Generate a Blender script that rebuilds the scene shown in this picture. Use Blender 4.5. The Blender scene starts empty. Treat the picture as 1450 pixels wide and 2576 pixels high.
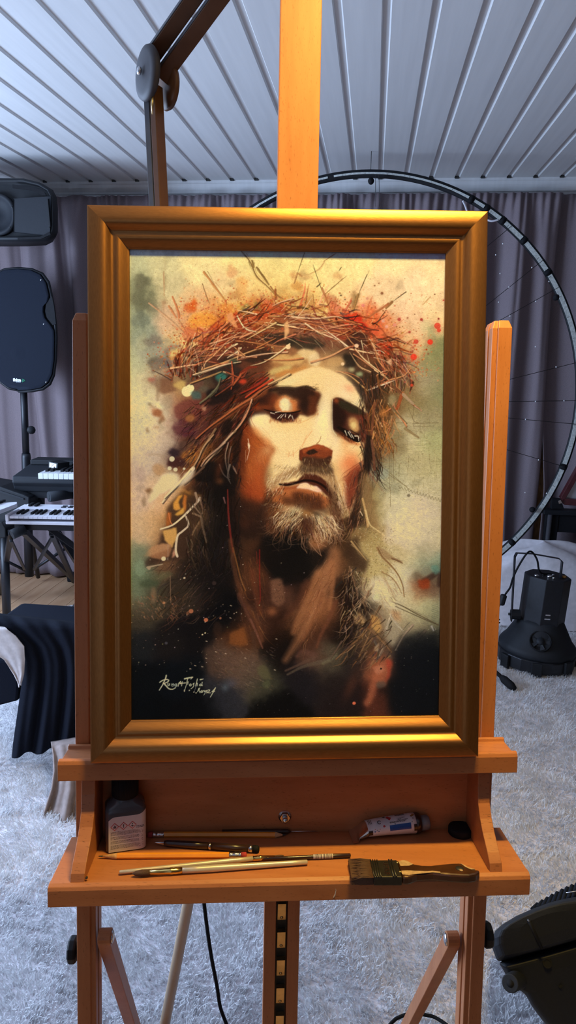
import bpy, bmesh, math, random
import numpy as np
from mathutils import Vector, Matrix
random.seed(7); RNG = np.random.default_rng(7)
SC = bpy.context.scene; COL = SC.collection; D = bpy.data
PI = math.pi

# ------------------------------------------------------------------ camera and measuring frame
FPX = 1786.0
def nrm(v):
    v = np.array(v, float); return v / np.linalg.norm(v)
_d = nrm([215, -389, FPX]); _c = nrm([16062, 678, -1786.0]); _r = nrm(_c - _d * (_c @ _d)); _dn = np.cross(_d, _r)
RM = np.array([_r, _d, -_dn])                 # camera axes (right, down, forward) -> room axes
CAMH = 1.32
CAM = np.array([0, 0, CAMH])
def at(px, py, Y=None, Z=None):
    v = RM @ np.array([px - 725.0, py - 1288.0, FPX])
    t = Y / v[1] if Y is not None else (Z - CAMH) / v[2]
    return CAM + v * t
cam = D.objects.new('camera', D.cameras.new('camera')); COL.objects.link(cam)
cam.data.sensor_fit = 'AUTO'; cam.data.sensor_width = 36.0; cam.data.lens = FPX / 2576 * 36.0
cam.data.clip_start = 0.02
_m = Matrix.Identity(4)
for i in range(3):
    _m[i][0] = RM[i][0]; _m[i][1] = -RM[i][1]; _m[i][2] = -RM[i][2]; _m[i][3] = CAM[i]
cam.matrix_world = _m
SC.camera = cam

# easel frame: u right, w up along the leaning masts, n towards the painter
EO = np.array([-0.1021, 0.8703, 1.1609])
ER = nrm([0.9871, 0.1595, 0.0107]); EU = nrm([-0.0137, 0.129, 0.9916]); EN = nrm([0.1568, -0.9791, 0.1295])
def E(u, w, n): return EO + ER * u + EU * w + EN * n
WT = -0.459                                    # tray floor
def T(u, n, h=0.0): return E(u, WT + h, n)
def ID(x, y, z): return np.array([x, y, z], float)

# ------------------------------------------------------------------ materials
def mat(name, col, rough=0.5, metal=0.0, var=0.12, scale=30.0, stretch=(1, 1, 1), bump=0.0, spec=0.5, col2=None, detail=4.0, trans=0.0, coat=0.0):
    m = D.materials.new(name); m.use_nodes = True
    nt = m.node_tree; b = nt.nodes['Principled BSDF']; L = nt.links.new
    b.inputs['Roughness'].default_value = rough; b.inputs['Metallic'].default_value = metal
    b.inputs['Specular IOR Level'].default_value = spec
    if trans: b.inputs['Transmission Weight'].default_value = trans
    if coat: b.inputs['Coat Weight'].default_value = coat
    tc = nt.nodes.new('ShaderNodeTexCoord'); mp = nt.nodes.new('ShaderNodeMapping')
    mp.inputs['Scale'].default_value = stretch
    L(tc.outputs['Object'], mp.inputs['Vector'])
    nz = nt.nodes.new('ShaderNodeTexNoise'); nz.inputs['Scale'].default_value = scale; nz.inputs['Detail'].default_value = detail
    L(mp.outputs['Vector'], nz.inputs['Vector'])
    rp = nt.nodes.new('ShaderNodeValToRGB')
    c = np.array(col, float); c2 = np.array(col2, float) if col2 is not None else c * (1 - 2 * var)
    rp.color_ramp.elements[0].position = 0.3; rp.color_ramp.elements[1].position = 0.7
    rp.color_ramp.elements[0].color = (*np.clip(c2, 0, 1), 1); rp.color_ramp.elements[1].color = (*np.clip(c * (1 + (var if col2 is None else 0)), 0, 1), 1)
    L(nz.outputs['Fac'], rp.inputs['Fac']); L(rp.outputs['Color'], b.inputs['Base Color'])
    if bump:
        bp = nt.nodes.new('ShaderNodeBump'); bp.inputs['Strength'].default_value = bump; bp.inputs['Distance'].default_value = 0.002
        L(nz.outputs['Fac'], bp.inputs['Height']); L(bp.outputs['Normal'], b.inputs['Normal'])
    return m

def wood(name, light, dark, along, rough=0.42, fleck=0.5, fine=140.0):
    """Beech-like: long soft grain along one axis plus the short dark flecks of the wood."""
    m = D.materials.new(name); m.use_nodes = True
    nt = m.node_tree; b = nt.nodes['Principled BSDF']; L = nt.links.new
    b.inputs['Roughness'].default_value = rough; b.inputs['Specular IOR Level'].default_value = 0.35
    tc = nt.nodes.new('ShaderNodeTexCoord')
    def nz(s_along, s_cross, detail, rough_=0.55):
        mp = nt.nodes.new('ShaderNodeMapping'); s = [s_cross] * 3; s[along] = s_along
        mp.inputs['Scale'].default_value = s; L(tc.outputs['Object'], mp.inputs['Vector'])
        n = nt.nodes.new('ShaderNodeTexNoise'); n.inputs['Scale'].default_value = 1.0; n.inputs['Detail'].default_value = detail
        n.inputs['Roughness'].default_value = rough_
        L(mp.outputs['Vector'], n.inputs['Vector']); return n
    g = nz(5.0, fine * 0.5, 5); rp = nt.nodes.new('ShaderNodeValToRGB')
    rp.color_ramp.elements[0].position = 0.28; rp.color_ramp.elements[1].position = 0.75
    rp.color_ramp.elements[0].color = (*dark, 1); rp.color_ramp.elements[1].color = (*light, 1)
    L(g.outputs['Fac'], rp.inputs['Fac'])
    f = nz(110.0, 900.0, 1.5); fr = nt.nodes.new('ShaderNodeValToRGB')
    fr.color_ramp.elements[0].position = 0.64; fr.color_ramp.elements[1].position = 0.72
    L(f.outputs['Fac'], fr.inputs['Fac'])
    mul = nt.nodes.new('ShaderNodeMath'); mul.operation = 'MULTIPLY'; mul.inputs[1].default_value = fleck
    L(fr.outputs['Color'], mul.inputs[0])
    mx = nt.nodes.new('ShaderNodeMix'); mx.data_type = 'RGBA'
    L(mul.outputs[0], mx.inputs['Factor']); L(rp.outputs['Color'], mx.inputs['A'])
    mx.inputs['B'].default_value = (*[d * 0.35 for d in dark], 1)
    L(mx.outputs['Result'], b.inputs['Base Color'])
    bp = nt.nodes.new('ShaderNodeBump'); bp.inputs['Strength'].default_value = 0.12; bp.inputs['Distance'].default_value = 0.001
    L(g.outputs['Fac'], bp.inputs['Height']); L(bp.outputs['Normal'], b.inputs['Normal'])
    return m

BL, BD = (0.50, 0.195, 0.080), (0.40, 0.140, 0.052)
M = {
 'beech_v': wood('beech vertical grain', BL, BD, 2),
 'beech_h': wood('beech horizontal grain', BL, BD, 0),
 'beech_d': wood('beech worn grain', (0.46, 0.175, 0.072), (0.36, 0.125, 0.050), 0, fleck=0.8),
 'pale_wood': wood('pale wood', (0.62, 0.47, 0.32), (0.52, 0.37, 0.23), 2, fleck=0.2),
 'pine': wood('pine', (0.55, 0.34, 0.20), (0.42, 0.23, 0.12), 1, rough=0.5, fleck=0.1, fine=60),
 'bronze': mat('brushed bronze', (0.30, 0.13, 0.04), 0.34, 0.85, 0.14, 12, (6, 6, 6), 0.05),
 'black_plastic': mat('black plastic', (0.009, 0.010, 0.013), 0.6, 0, 0.1, 300, bump=0.08, spec=0.3),
 'grey_plastic': mat('charcoal plastic', (0.014, 0.016, 0.021), 0.65, 0, 0.1, 500, bump=0.15, spec=0.28),
 'black_metal': mat('black metal', (0.016, 0.017, 0.022), 0.42, 0.3, 0.1, 80),
 'grille': mat('black grille', (0.008, 0.011, 0.020), 0.85, 0, 0.25, 900, spec=0.15),
 'steel': mat('steel', (0.62, 0.62, 0.64), 0.25, 1.0, 0.08, 60),
 'brass': mat('brass', (0.62, 0.46, 0.22), 0.35, 1.0, 0.12, 60),
 'gold': mat('gold ferrule', (0.85, 0.60, 0.20), 0.22, 1.0, 0.05, 60),
 'rubber': mat('black rubber', (0.009, 0.009, 0.011), 0.8, 0, 0.1, 80, spec=0.2),
 'white_key': mat('white keys', (0.74, 0.75, 0.78), 0.35, 0, 0.02, 40),
 'white_plastic': mat('white plastic', (0.72, 0.70, 0.76), 0.4, 0, 0.03, 40),
 'dim_wall': mat('brown wall panelling', (0.11, 0.075, 0.055), 0.7, 0, 0.15, 6, (8, 8, 0.6)),
 'curtain': mat('mauve grey curtain', (0.240, 0.190, 0.205), 0.85, 0, 0.12, 500, bump=0.2, spec=0.15),
 'white_paint': mat('white paint', (0.70, 0.70, 0.71), 0.45, 0, 0.03, 3, (14, 0.6, 1), 0.0),
 'navy_cloth': mat('dark navy cloth', (0.009, 0.011, 0.019), 0.95, 0, 0.15, 400, bump=0.2, spec=0.1),
 'offwhite_cloth': mat('off white cloth', (0.62, 0.56, 0.55), 0.9, 0, 0.08, 60, bump=0.2, spec=0.1),
 'beige_cloth': mat('beige cloth', (0.34, 0.27, 0.25), 0.9, 0, 0.1, 60, bump=0.2, spec=0.1),
 'lamp_metal': mat('brown lamp enamel', (0.105, 0.046, 0.022), 0.5, 0, 0.06, 60, spec=0.3),
 'lamp_grey': mat('grey lamp metal and painted sheen', (0.060, 0.057, 0.066), 0.6, 0, 0.06, 60, spec=0.3),  # also stands in for cool light on the brown arm faces
 'lamp_white': mat('lamp diffuser', (0.85, 0.82, 0.75), 0.6, 0, 0.01, 10),
 'pencil': mat('orange pencil lacquer', (0.85, 0.31, 0.02), 0.32, 0, 0.04, 60, coat=0.4),
 'eraser': mat('red eraser', (0.40, 0.035, 0.04), 0.8, 0, 0.1, 100),
 'graphite': mat('graphite', (0.03, 0.03, 0.03), 0.5, 0, 0.1, 100),
 'cone_wood': mat('sharpened cedar', (0.62, 0.36, 0.18), 0.7, 0, 0.1, 300),
 'champagne': mat('champagne lacquer', (0.66, 0.56, 0.42), 0.3, 0.35, 0.03, 60, coat=0.5),
 'bristle': mat('brown bristle', (0.095, 0.042, 0.024), 0.6, 0, 0.3, 50, (2, 60, 60), 0.4),
 'brush_dark': mat('dark brush lacquer', (0.030, 0.014, 0.012), 0.3, 0, 0.1, 60, coat=0.3),
 'tin': mat('blackened tin', (0.045, 0.043, 0.040), 0.38, 0.6, 0.1, 200),
 'varnish': mat('worn brown varnish', (0.055, 0.020, 0.008), 0.38, 0, 0.25, 60, coat=0.3),
 'bare_wood': mat('bare chipped wood', (0.50, 0.33, 0.19), 0.8, 0, 0.15, 200),
 'bottle': mat('smoky bottle plastic', (0.075, 0.07, 0.08), 0.22, 0, 0.05, 30),
 'label': mat('bottle label paper', (0.62, 0.55, 0.56), 0.6, 0, 0.02, 60),
 'ink': mat('label ink', (0.12, 0.08, 0.09), 0.7, 0, 0.05, 60),
 'red_ink': mat('red label ink', (0.55, 0.04, 0.035), 0.6, 0, 0.05, 60),
 'tube_white': mat('white tube print', (0.66, 0.66, 0.72), 0.35, 0, 0.04, 60),
 'tube_blue': mat('blue tube print', (0.01, 0.07, 0.32), 0.4, 0, 0.1, 60),
 'foil': mat('crimped foil', (0.70, 0.62, 0.58), 0.2, 1.0, 0.1, 60),
 'grey_cap': mat('grey translucent cap', (0.16, 0.165, 0.18), 0.4, 0, 0.05, 60),
 'maroon': mat('dark maroon lacquer', (0.085, 0.018, 0.022), 0.35, 0, 0.1, 40, coat=0.3),
 'silver': mat('silver panel', (0.60, 0.62, 0.66), 0.3, 0.5, 0.1, 6),
 'strip': mat('led strip tape', (0.62, 0.65, 0.62), 0.5, 0, 0.15, 120),
 'bead': mat('clear bead', (0.75, 0.75, 0.75), 0.1, 0, 0.0, 60),
 'green_ink': mat('green logo ink', (0.03, 0.28, 0.15), 0.6, 0, 0.05, 60),
 'logo_white': mat('white logo ink', (0.62, 0.66, 0.72), 0.6, 0, 0.05, 60),
 'ochre': mat('ochre stained board', (0.34, 0.17, 0.06), 0.7, 0, 0.2, 30, (4, 4, 1)),
 'fleece': mat('white fleece', (0.80, 0.75, 0.78), 0.95, 0, 0.06, 40, bump=0.3, spec=0.1),
 'copper_ink': mat('ochre spatter ink', (0.35, 0.17, 0.04), 0.6, 0, 0.2, 80),
}

# ------------------------------------------------------------------ mesh building
class MB:
    def __init__(s): s.v = []; s.f = []; s.mi = []; s.sm = []
    def add(s, vs, fs, mi=0, smooth=False):
        o = len(s.v); s.v += [tuple(map(float, p)) for p in vs]
        for f in fs: s.f.append([i + o for i in f]); s.mi.append(mi); s.sm.append(smooth)
        return s
    def box(s, Mp, a0, a1, b0, b1, c0, c1, mi=0):
        vs = [Mp(a, b, c) for a in (a0, a1) for b in (b0, b1) for c in (c0, c1)]
        return s.add(vs, [(0, 1, 3, 2), (4, 6, 7, 5), (0, 4, 5, 1), (2, 3, 7, 6), (0, 2, 6, 4), (1, 5, 7, 3)], mi)
    def loft(s, rings, mi=0, smooth=False, cap=True, closed=True):
        n = len(rings[0]); o = len(s.v)
        vs = [p for r in rings for p in r]; fs = []
        for i in range(len(rings) - 1):
            for j in range(n if closed else n - 1):
                k = (j + 1) % n
                fs.append((i * n + j, i * n + k, (i + 1) * n + k, (i + 1) * n + j))
        s.add(vs, fs, mi, smooth)
        if cap:
            for base in (0, (len(rings) - 1) * n):
                s.f.append([o + base + j for j in range(n)]); s.mi.append(mi); s.sm.append(False)
        return s
    def tube(s, pts, rad, seg=12, mi=0, smooth=True, cap=True, twist=0.0):
        pts = [np.array(p, float) for p in pts]
        if np.isscalar(rad): rad = [rad] * len(pts)
        rings = []; ref = None
        for i, p in enumerate(pts):
            t = nrm(pts[min(i + 1, len(pts) - 1)] - pts[max(i - 1, 0)])
            if ref is None: ref = np.array([0, 0, 1.0]) if abs(t[2]) < 0.9 else np.array([1.0, 0, 0])
            x = nrm(np.cross(ref, t)); y = np.cross(t, x); ref = y if abs(y @ t) < 0.5 else ref
            ref = np.cross(t, x)
            rings.append([p + rad[i] * (math.cos(2 * PI * k / seg + twist) * x + math.sin(2 * PI * k / seg + twist) * y) for k in range(seg)])
        return s.loft(rings, mi, smooth, cap)
    def lathe(s, prof, o, ax, seg=24, mi=0, smooth=True, twist=0.0, ell=1.0, x=None):
        ax = nrm(ax); ref = np.array([0, 0, 1.0]) if abs(ax[2]) < 0.9 else np.array([1.0, 0, 0])
        x = nrm(np.cross(ref, ax)) if x is None else nrm(x); y = np.cross(ax, x)
        rings = [[np.array(o) + ax * h + r * (math.cos(2 * PI * k / seg + twist) * x + ell * math.sin(2 * PI * k / seg + twist) * y) for k in range(seg)] for r, h in prof]
        return s.loft(rings, mi, smooth)
    def prism(s, poly, fn, c0, c1, mi=0):
        return s.loft([[fn(a, b, c0) for a, b in poly], [fn(a, b, c1) for a, b in poly]], mi)
    def grid(s, fn, nu, nv, mi=0, smooth=True):
        vs = [fn(i / nu, j / nv) for j in range(nv + 1) for i in range(nu + 1)]
        fs = [(j * (nu + 1) + i, j * (nu + 1) + i + 1, (j + 1) * (nu + 1) + i + 1, (j + 1) * (nu + 1) + i) for j in range(nv) for i in range(nu)]
        return s.add(vs, fs, mi, smooth)
    def build(s, name, mats, parent=None, bevel=0.0, seg=2, solid=0.0, subs=0):
        me = D.meshes.new(name); o = D.objects.new(name, me); COL.objects.link(o)
        V = np.array(s.v)
        if parent is not None:
            base = np.array(parent.get('_base', parent.location)); o.parent = parent
            V = V - base; o['_base'] = list(base)
        else:
            base = np.array([(V[:, 0].min() + V[:, 0].max()) / 2, (V[:, 1].min() + V[:, 1].max()) / 2, V[:, 2].min()])
            V = V - base; o.location = base; o['_base'] = list(base)
        me.from_pydata(V.tolist(), [], s.f)
        for m in (mats if isinstance(mats, (list, tuple)) else [mats]): me.materials.append(M[m] if isinstance(m, str) else m)
        me.polygons.foreach_set('material_index', s.mi); me.polygons.foreach_set('use_smooth', s.sm)
        bm = bmesh.new(); bm.from_mesh(me); bmesh.ops.recalc_face_normals(bm, faces=bm.faces); bm.to_mesh(me); bm.free()
        if solid:
            md = o.modifiers.new('thickness', 'SOLIDIFY'); md.thickness = solid; md.offset = 0
        if bevel:
            md = o.modifiers.new('bevel', 'BEVEL'); md.width = bevel; md.segments = seg; md.limit_method = 'ANGLE'; md.angle_limit = 0.6
        if subs:
            md = o.modifiers.new('subdivision', 'SUBSURF'); md.levels = subs; md.render_levels = subs
        return o

def thing(name, label, cat, loc, group=None):
    o = D.objects.new(name, None); COL.objects.link(o); o.empty_display_size = 0.05
    o.location = [float(x) for x in loc]; o['_base'] = [float(x) for x in loc]
    o['label'] = label; o['category'] = cat
    if group: o['group'] = group
    return o
def tag(o, label, cat, group=None, kind=None):
    o['label'] = label; o['category'] = cat
    if group: o['group'] = group
    if kind: o['kind'] = kind
    return o
def struct(o): o['kind'] = 'structure'; return o
def text_mb(body, size, fn, mb, mi=0, bold=0.0, spacing=1.0):
    """Lettering as a mesh: fn maps the flat text (x, y) onto its surface."""
    cu = D.curves.new('t', 'FONT'); cu.body = body; cu.size = size; cu.offset = bold; cu.space_character = spacing
    cu.align_x = 'CENTER'; cu.align_y = 'CENTER'; cu.resolution_u = 3
    ob = D.objects.new('t', cu); COL.objects.link(ob)
    dg = bpy.context.evaluated_depsgraph_get(); dg.update()
    me = ob.evaluated_get(dg).to_mesh()
    mb.add([fn(v.co.x, v.co.y) for v in me.vertices], [list(p.vertices) for p in me.polygons], mi)
    ob.evaluated_get(dg).to_mesh_clear(); D.objects.remove(ob); D.curves.remove(cu)

# ------------------------------------------------------------------ the room
WY, CZ = 4.0, 2.215
XL, XR, YB = -2.75, 2.6, -1.6
mb = MB()
pw = 0.098
x = XL; k = 0
while x < XR:                                   # pine planks, bevelled joints
    mb.box(ID, x + 0.0008, x + pw - 0.0008, YB, WY, -0.03, 0.0); x += pw
mb.box(ID, XL, XR, YB, WY, -0.06, -0.028)
fl = struct(mb.build('floor', 'pine', bevel=0.001))
# tongue-and-groove ceiling boards running away from the camera
prof = []
BW = 0.1285
x = -2.60; x0 = at(958, 430, Z=CZ)[0]
first = x0 - BW * 18
pts = []
k = 0
xs = first
while xs < XR + 0.1:
    # groove: narrow steep step on its left, wide bevel on its right
    pts += [(xs - 0.013, CZ), (xs - 0.0095, CZ + 0.0075), (xs + 0.009, CZ + 0.0075), (xs + 0.0135, CZ)]
    xs += BW
poly = pts
rings = [[(p[0], YB, p[1]) for p in poly], [(p[0], WY, p[1]) for p in poly]]
mb = MB(); mb.loft(rings, 0, False, cap=False, closed=False)
mb.box(ID, XL, XR, YB, WY, CZ + 0.012, CZ + 0.05)
ce = struct(mb.build('ceiling', 'white_paint'))
mb = MB(); mb.box(ID, XL, XR, WY, WY + 0.08, 0, CZ + 0.02); struct(mb.build('wall_back', 'ochre'))
mb = MB(); mb.box(ID, XL - 0.08, XL, YB, WY, 0, CZ + 0.02)
wl = struct(mb.build('wall_left', 'white_paint'))
mb = MB(); mb.box(ID, XR, XR + 0.08, YB, WY, 0, CZ + 0.02); struct(mb.build('wall_right', 'dim_wall'))
# cornice moulding under the ceiling
cor = [(WY, CZ), (WY - 0.052, CZ), (WY - 0.052, CZ - 0.012), (WY - 0.047, CZ - 0.016), (WY - 0.046, CZ - 0.03), (WY - 0.036, CZ - 0.05), (WY - 0.034, CZ - 0.06), (WY - 0.028, CZ - 0.064), (WY - 0.028, CZ - 0.078), (WY, CZ - 0.078)]
mb = MB(); mb.prism(cor, lambda a, b, c: np.array([c, a, b]), XL, XR); struct(mb.build('trim_1', 'white_paint'))
# small dark ends of the grooves above the cornice
mb = MB(); xs = first
while xs < XR:
    mb.box(ID, xs - 0.010, xs + 0.010, WY - 0.060, WY - 0.053, CZ - 0.004, CZ + 0.007); xs += BW
struct(mb.build('trim_2', 'graphite'))
sx0, sx1 = at(1346, 1250, Y=3.93)[0], at(1366, 1250, Y=3.93)[0]
mb = MB(); mb.box(ID, sx0 - 0.01, sx1 + 0.012, 3.958, 3.985, 0.0, 2.0); struct(mb.build('trim_3', 'ochre'))

def curtain(name, x0, x1, seed, label, slant=0.0, back=0.0):
    r = np.random.default_rng(seed)
    ph = r.uniform(0, 6.28, 12); nu = int((x1 - x0) / 0.006); nv = 44
    ks = r.uniform(18, 46, 6); am = r.uniform(0.006, 0.019, 6)
    kt = r.uniform(110, 190, 4)
    lean = r.uniform(-0.05, 0.05, 5)
    def fn(s, t):
        X = x0 + (x1 - x0) * s; z = 0.012 + (CZ - 0.082 - 0.012) * t
        top = min(1.0, max(0.0, (1 - t) / 0.09))
        y = 3.90 + back
        sh = 0.06 * math.sin(2.3 * X + ph[6]) * (1 - t)
        for a, k, p in zip(am, ks, ph): y -= a * math.sin(k * (X + sh) + p + 0.9 * math.sin(1.7 * X + p)) * (0.35 + 0.65 * top)
        y -= (0.020 * abs(math.sin(9.5 * (X + sh) + ph[7])) ** 3 - 0.016 * (1 - abs(math.sin(14.3 * (X + sh) + ph[5]))) ** 4) * top; y = min(y, 3.945 + back)
        g = (1 - top) ** 1.0
        for k, p in zip(kt, ph[8:]): y -= 0.0035 * math.sin(k * X + p) * (0.15 + g)
        return (X + 0.01 * math.sin(7 * t + 20 * X) - slant * (1 - s) ** 6 * min(1.0, max(0.0, (t - 0.30) / 0.45)), y, z)
    mb = MB(); mb.grid(fn, nu, nv)
    return tag(mb.build(name, 'curtain', solid=0.003), label, 'curtain')
gx = at(1352, 1200, Y=3.9)[0]
curtain('curtain', XL + 0.03, gx, 3, 'wide mauve-grey gathered curtain behind the easel and ring')
curtain('curtain', gx + 0.030, XR - 0.03, 5, 'mauve-grey curtain right of the narrow brown gap, behind the maroon panel', slant=0.085, back=0.034)

# shaggy white rug
mb = MB()
A = at(188, 1488, Z=0); 
rug_poly = [(-1.62, 3.34), (-1.60, 0.62), (1.75, 0.62), (1.75, 3.62), (-1.12, 3.75)]
def in_rug(x, y):
    ok = (y > 0.62) & (x < 1.75) & (y < 3.62 + 0.1 * np.sin(3 * x)) & (x > -1.60 - 0.02 * (y - 0.6) / 2.7)
    ok &= (y - 3.34) < (x + 1.62) * 0.62 + 0.0
    return ok
mb.loft([[(a, b, 0.001) for a, b in rug_poly], [(a, b, 0.010) for a, b in rug_poly]])
rug = thing('shaggy_rug', 'white long-pile shaggy rug covering the floor under the easel', 'rug', (0.07, 2.1, 0.0))
mb.build('rug_backing', 'fleece', rug)
def pile(n_t):
    r = np.random.default_rng(11)
    # denser near the viewer, where tufts show large
    y = 0.64 + (3.64 - 0.64) * r.power(0.62, n_t * 2); x = r.uniform(-1.64, 1.74, n_t * 2)
    vis = (np.abs(x - 0.05) < 0.35 + 0.52 * y) & in_rug(x, y)
    x, y = x[vis][:n_t], y[vis][:n_t]; n = len(x)
    cl = np.sin(x * 31 + 2.0 * np.sin(y * 23)) * np.sin(y * 37 + 2.1 * np.sin(x * 19)) + 0.6 * np.sin(x * 71 + y * 57)
    ang = 2.2 * np.sin(x * 13 + 1.3 * np.sin(y * 9)) + 2.0 * np.sin(y * 15 + x * 4) + r.normal(0, 0.8, n)
    h = (0.021 + 0.0035 * cl + r.normal(0, 0.003, n)).clip(0.012, 0.034); reach = r.uniform(0.003, 0.014, n)
    wd = r.uniform(0.0009, 0.0019, n)
    dx, dy = np.cos(ang), np.sin(ang); px, py = -dy, dx
    K = 4; V = np.zeros((n, K, 2, 3))
    curl = r.normal(0, 0.006, n)
    for k in range(K):
        t = k / (K - 1)
        ox = dx * reach * t ** 1.6 + px * curl * math.sin(t * 3.0); oy = dy * reach * t ** 1.6 + py * curl * math.sin(t * 3.0)
        z = 0.006 + h * (t - 0.22 * t * t * t)
        w = wd * (1.0 - 0.55 * t ** 2)
        tw = 0.9 * t
        for q, sgn in enumerate((-1, 1)):
            V[:, k, q, 0] = x + ox + sgn * w * (px * math.cos(tw) + dx * math.sin(tw)); V[:, k, q, 1] = y + oy + sgn * w * (py * math.cos(tw) + dy * math.sin(tw)); V[:, k, q, 2] = z
    base = (np.arange(n) * K * 2)[:, None]
    F = np.concatenate([base + np.array([[2 * k, 2 * k + 1, 2 * k + 3, 2 * k + 2]]) for k in range(K - 1)], 0)
    return V.reshape(-1, 3), F
V, F = pile(330000)
me = D.meshes.new('pile'); ob = D.objects.new('pile', me); COL.objects.link(ob)
V = V - np.array([0.07, 2.1, 0.0])
me.vertices.add(len(V)); me.vertices.foreach_set('co', V.astype(np.float32).ravel())
me.loops.add(F.size); me.loops.foreach_set('vertex_index', F.astype(np.int32).ravel())
me.polygons.add(len(F)); me.polygons.foreach_set('loop_start', np.arange(0, F.size, 4, dtype=np.int32)); me.polygons.foreach_set('loop_total', np.full(len(F), 4, np.int32))
me.polygons.foreach_set('use_smooth', np.ones(len(F), bool)); me.update(calc_edges=True)
pm = mat('rug pile', (0.80, 0.79, 0.80), 0.95, 0, 0.03, 9, spec=0.0)
tl_ = pm.node_tree.nodes.new('ShaderNodeBsdfTranslucent'); tl_.inputs['Color'].default_value = (0.80, 0.80, 0.81, 1); ms_ = pm.node_tree.nodes.new('ShaderNodeMixShader'); ms_.inputs['Fac'].default_value = 0.42
pm.node_tree.links.new(pm.node_tree.nodes['Principled BSDF'].outputs[0], ms_.inputs[1]); pm.node_tree.links.new(tl_.outputs[0], ms_.inputs[2]); pm.node_tree.links.new(ms_.outputs[0], pm.node_tree.nodes['Material Output'].inputs['Surface'])
me.materials.append(pm); ob.parent = rug; ob['kind'] = 'stuff'
# ------------------------------------------------------------------ the easel
def Euw(u, w, n): return E(u, w, n)
easel = thing('easel', 'beech H-frame easel with tray, leaning back and holding the framed portrait', 'easel', E(0.008, -1.17, -0.03))
def post(ua, ub, top, inner):
    n0, n1 = -0.050, -0.010
    gi = inner; o = ua if inner == ub else ub; s = 1 if inner == ub else -1
    prof = [(o, n0), (o, n1), (gi - s * 0.0065, n1), (gi - s * 0.0065, n1 - 0.004), (gi, n1 - 0.004), (gi, n1 - 0.017), (gi - s * 0.005, n1 - 0.017), (gi - s * 0.005, n1 - 0.022), (gi, n1 - 0.022), (gi, n0)]
    cu, cn = (ua + ub) / 2, (n0 + n1) / 2
    rings = [[E(a, w, b) for a, b in prof] for w in (-1.17, top - 0.010)]
    rings.append([E(cu + (a - cu) * 0.72, top, cn + (b - cn) * 0.80) for a, b in prof])
    return MB().loft(rings).build('side_post', 'beech_v', easel, bevel=0.0012)
lp = post(-0.2662, -0.2420, 0.2130, -0.2420); rp_ = post(0.2585, 0.2828, 0.2085, 0.2585)
MB().box(E, 0.2515, 0.2580, -0.0185, 0.0275, -0.046, -0.0285).build('slide_block', 'beech_d', easel, bevel=0.001)
MB().box(E, -0.0170, 0.0338, -0.30, 0.70, -0.044, -0.0185).build('center_mast', 'beech_v', easel, bevel=0.0015)
prof = [(-0.0180, -0.050), (-0.0180, -0.0185), (-0.0020, -0.0185), (-0.0020, -0.034), (0.0140, -0.034), (0.0140, -0.0185), (0.0300, -0.0185), (0.0300, -0.050)]
MB().loft([[E(a, w, b) for a, b in prof] for w in (-1.17, -0.302)]).build('center_rail', 'beech_v', easel, bevel=0.001)
mb = MB(); mb.box(E, -0.0012, 0.0132, -1.12, -0.47, -0.0335, -0.031)
rs = mb.build('ratchet_strip', 'tin', easel)
w = -0.556
for k in range(14):                              # brass steps of the height ratchet, all one strip
    mbt = MB(); a = w - 0.0405 * k
    mbt.loft([[E(q, a + 0.0285, -0.0305) for q in (0.0005, 0.0115)] + [E(q, a + 0.0285, -0.0222) for q in (0.0115, 0.0005)],
              [E(q, a + 0.002, -0.0305) for q in (0.0005, 0.0115)] + [E(q, a + 0.002, -0.0282) for q in (0.0115, 0.0005)]])
    mbt.lathe([(0.0022, 0), (0.0022, 0.0012), (0.001, 0.0018)], E(0.006, a + 0.006, -0.0281), EN, 10)
    t_ = mbt.build('ratchet_step', 'brass', rs)
# shelf that carries the picture
sh = [(-0.0095, -0.357), (0.0465, -0.357), (0.0465, -0.3365), (0.0445, -0.3325), (0.0405, -0.3312), (0.0365, -0.3325), (0.0345, -0.3375), (-0.0015, -0.3375), (-0.0030, -0.3335), (-0.0062, -0.3325), (-0.0095, -0.3345)]
MB().prism(sh, lambda n, w, u: E(u, w, n), -0.2735, 0.2940).build('canvas_shelf', 'beech_h', easel, bevel=0.0008)
# tray
tr = [(-0.0094, -0.484), (0.0980, -0.484), (0.0985, -0.4640), (0.0968, -0.4602), (0.0925, -0.4580), (0.0870, -0.4580), (0.0855, -0.4590), (-0.0094, -0.4590)]
tray = MB().prism(tr, lambda n, w, u: E(u, w, n), -0.2718, 0.2960).build('tray_board', 'beech_h', easel, bevel=0.0008)
# a pale scuff on the tray edge
mb = MB()
pp_ = [(0.0575, -0.4800), (0.0590, -0.4765), (0.0602, -0.4715), (0.0600, -0.4690), (0.0608, -0.4712), (0.0600, -0.4770), (0.0582, -0.4803)]
mb.prism([(a + 0.003, b) for a, b in pp_], lambda a, b, c: E(a, b, c), 0.0980, 0.0990)
o = mb.build('scuff_flake', 'offwhite_cloth', tray); o['label'] = 'pale peeling flake on the front edge'
MB().box(E, -0.2415, 0.2580, -0.484, -0.345, -0.0178, -0.0096).build('back_panel', 'beech_h', easel)
def bracket(u0, u1):
    pr = [(-0.0094, -0.4588), (-0.0094, -0.3575), (0.0330, -0.3575), (0.0345, -0.380), (0.0385, -0.4000), (0.0480, -0.4150), (0.0600, -0.4265), (0.0800, -0.4405), (0.0890, -0.4490), (0.0920, -0.4588)]
    MB().prism(pr, lambda n, w, u: E(u, w, n), u0, u1).build('side_panel', 'beech_d', easel, bevel=0.0008)
bracket(-0.2475, -0.2310); bracket(0.2490, 0.2640)
mb = MB(); c0 = E(0.0069, -0.4373, -0.0105)
mb.lathe([(0.0085, 0), (0.0085, 0.0012), (0.0, 0.0013)], c0, EN, 20)
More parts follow.
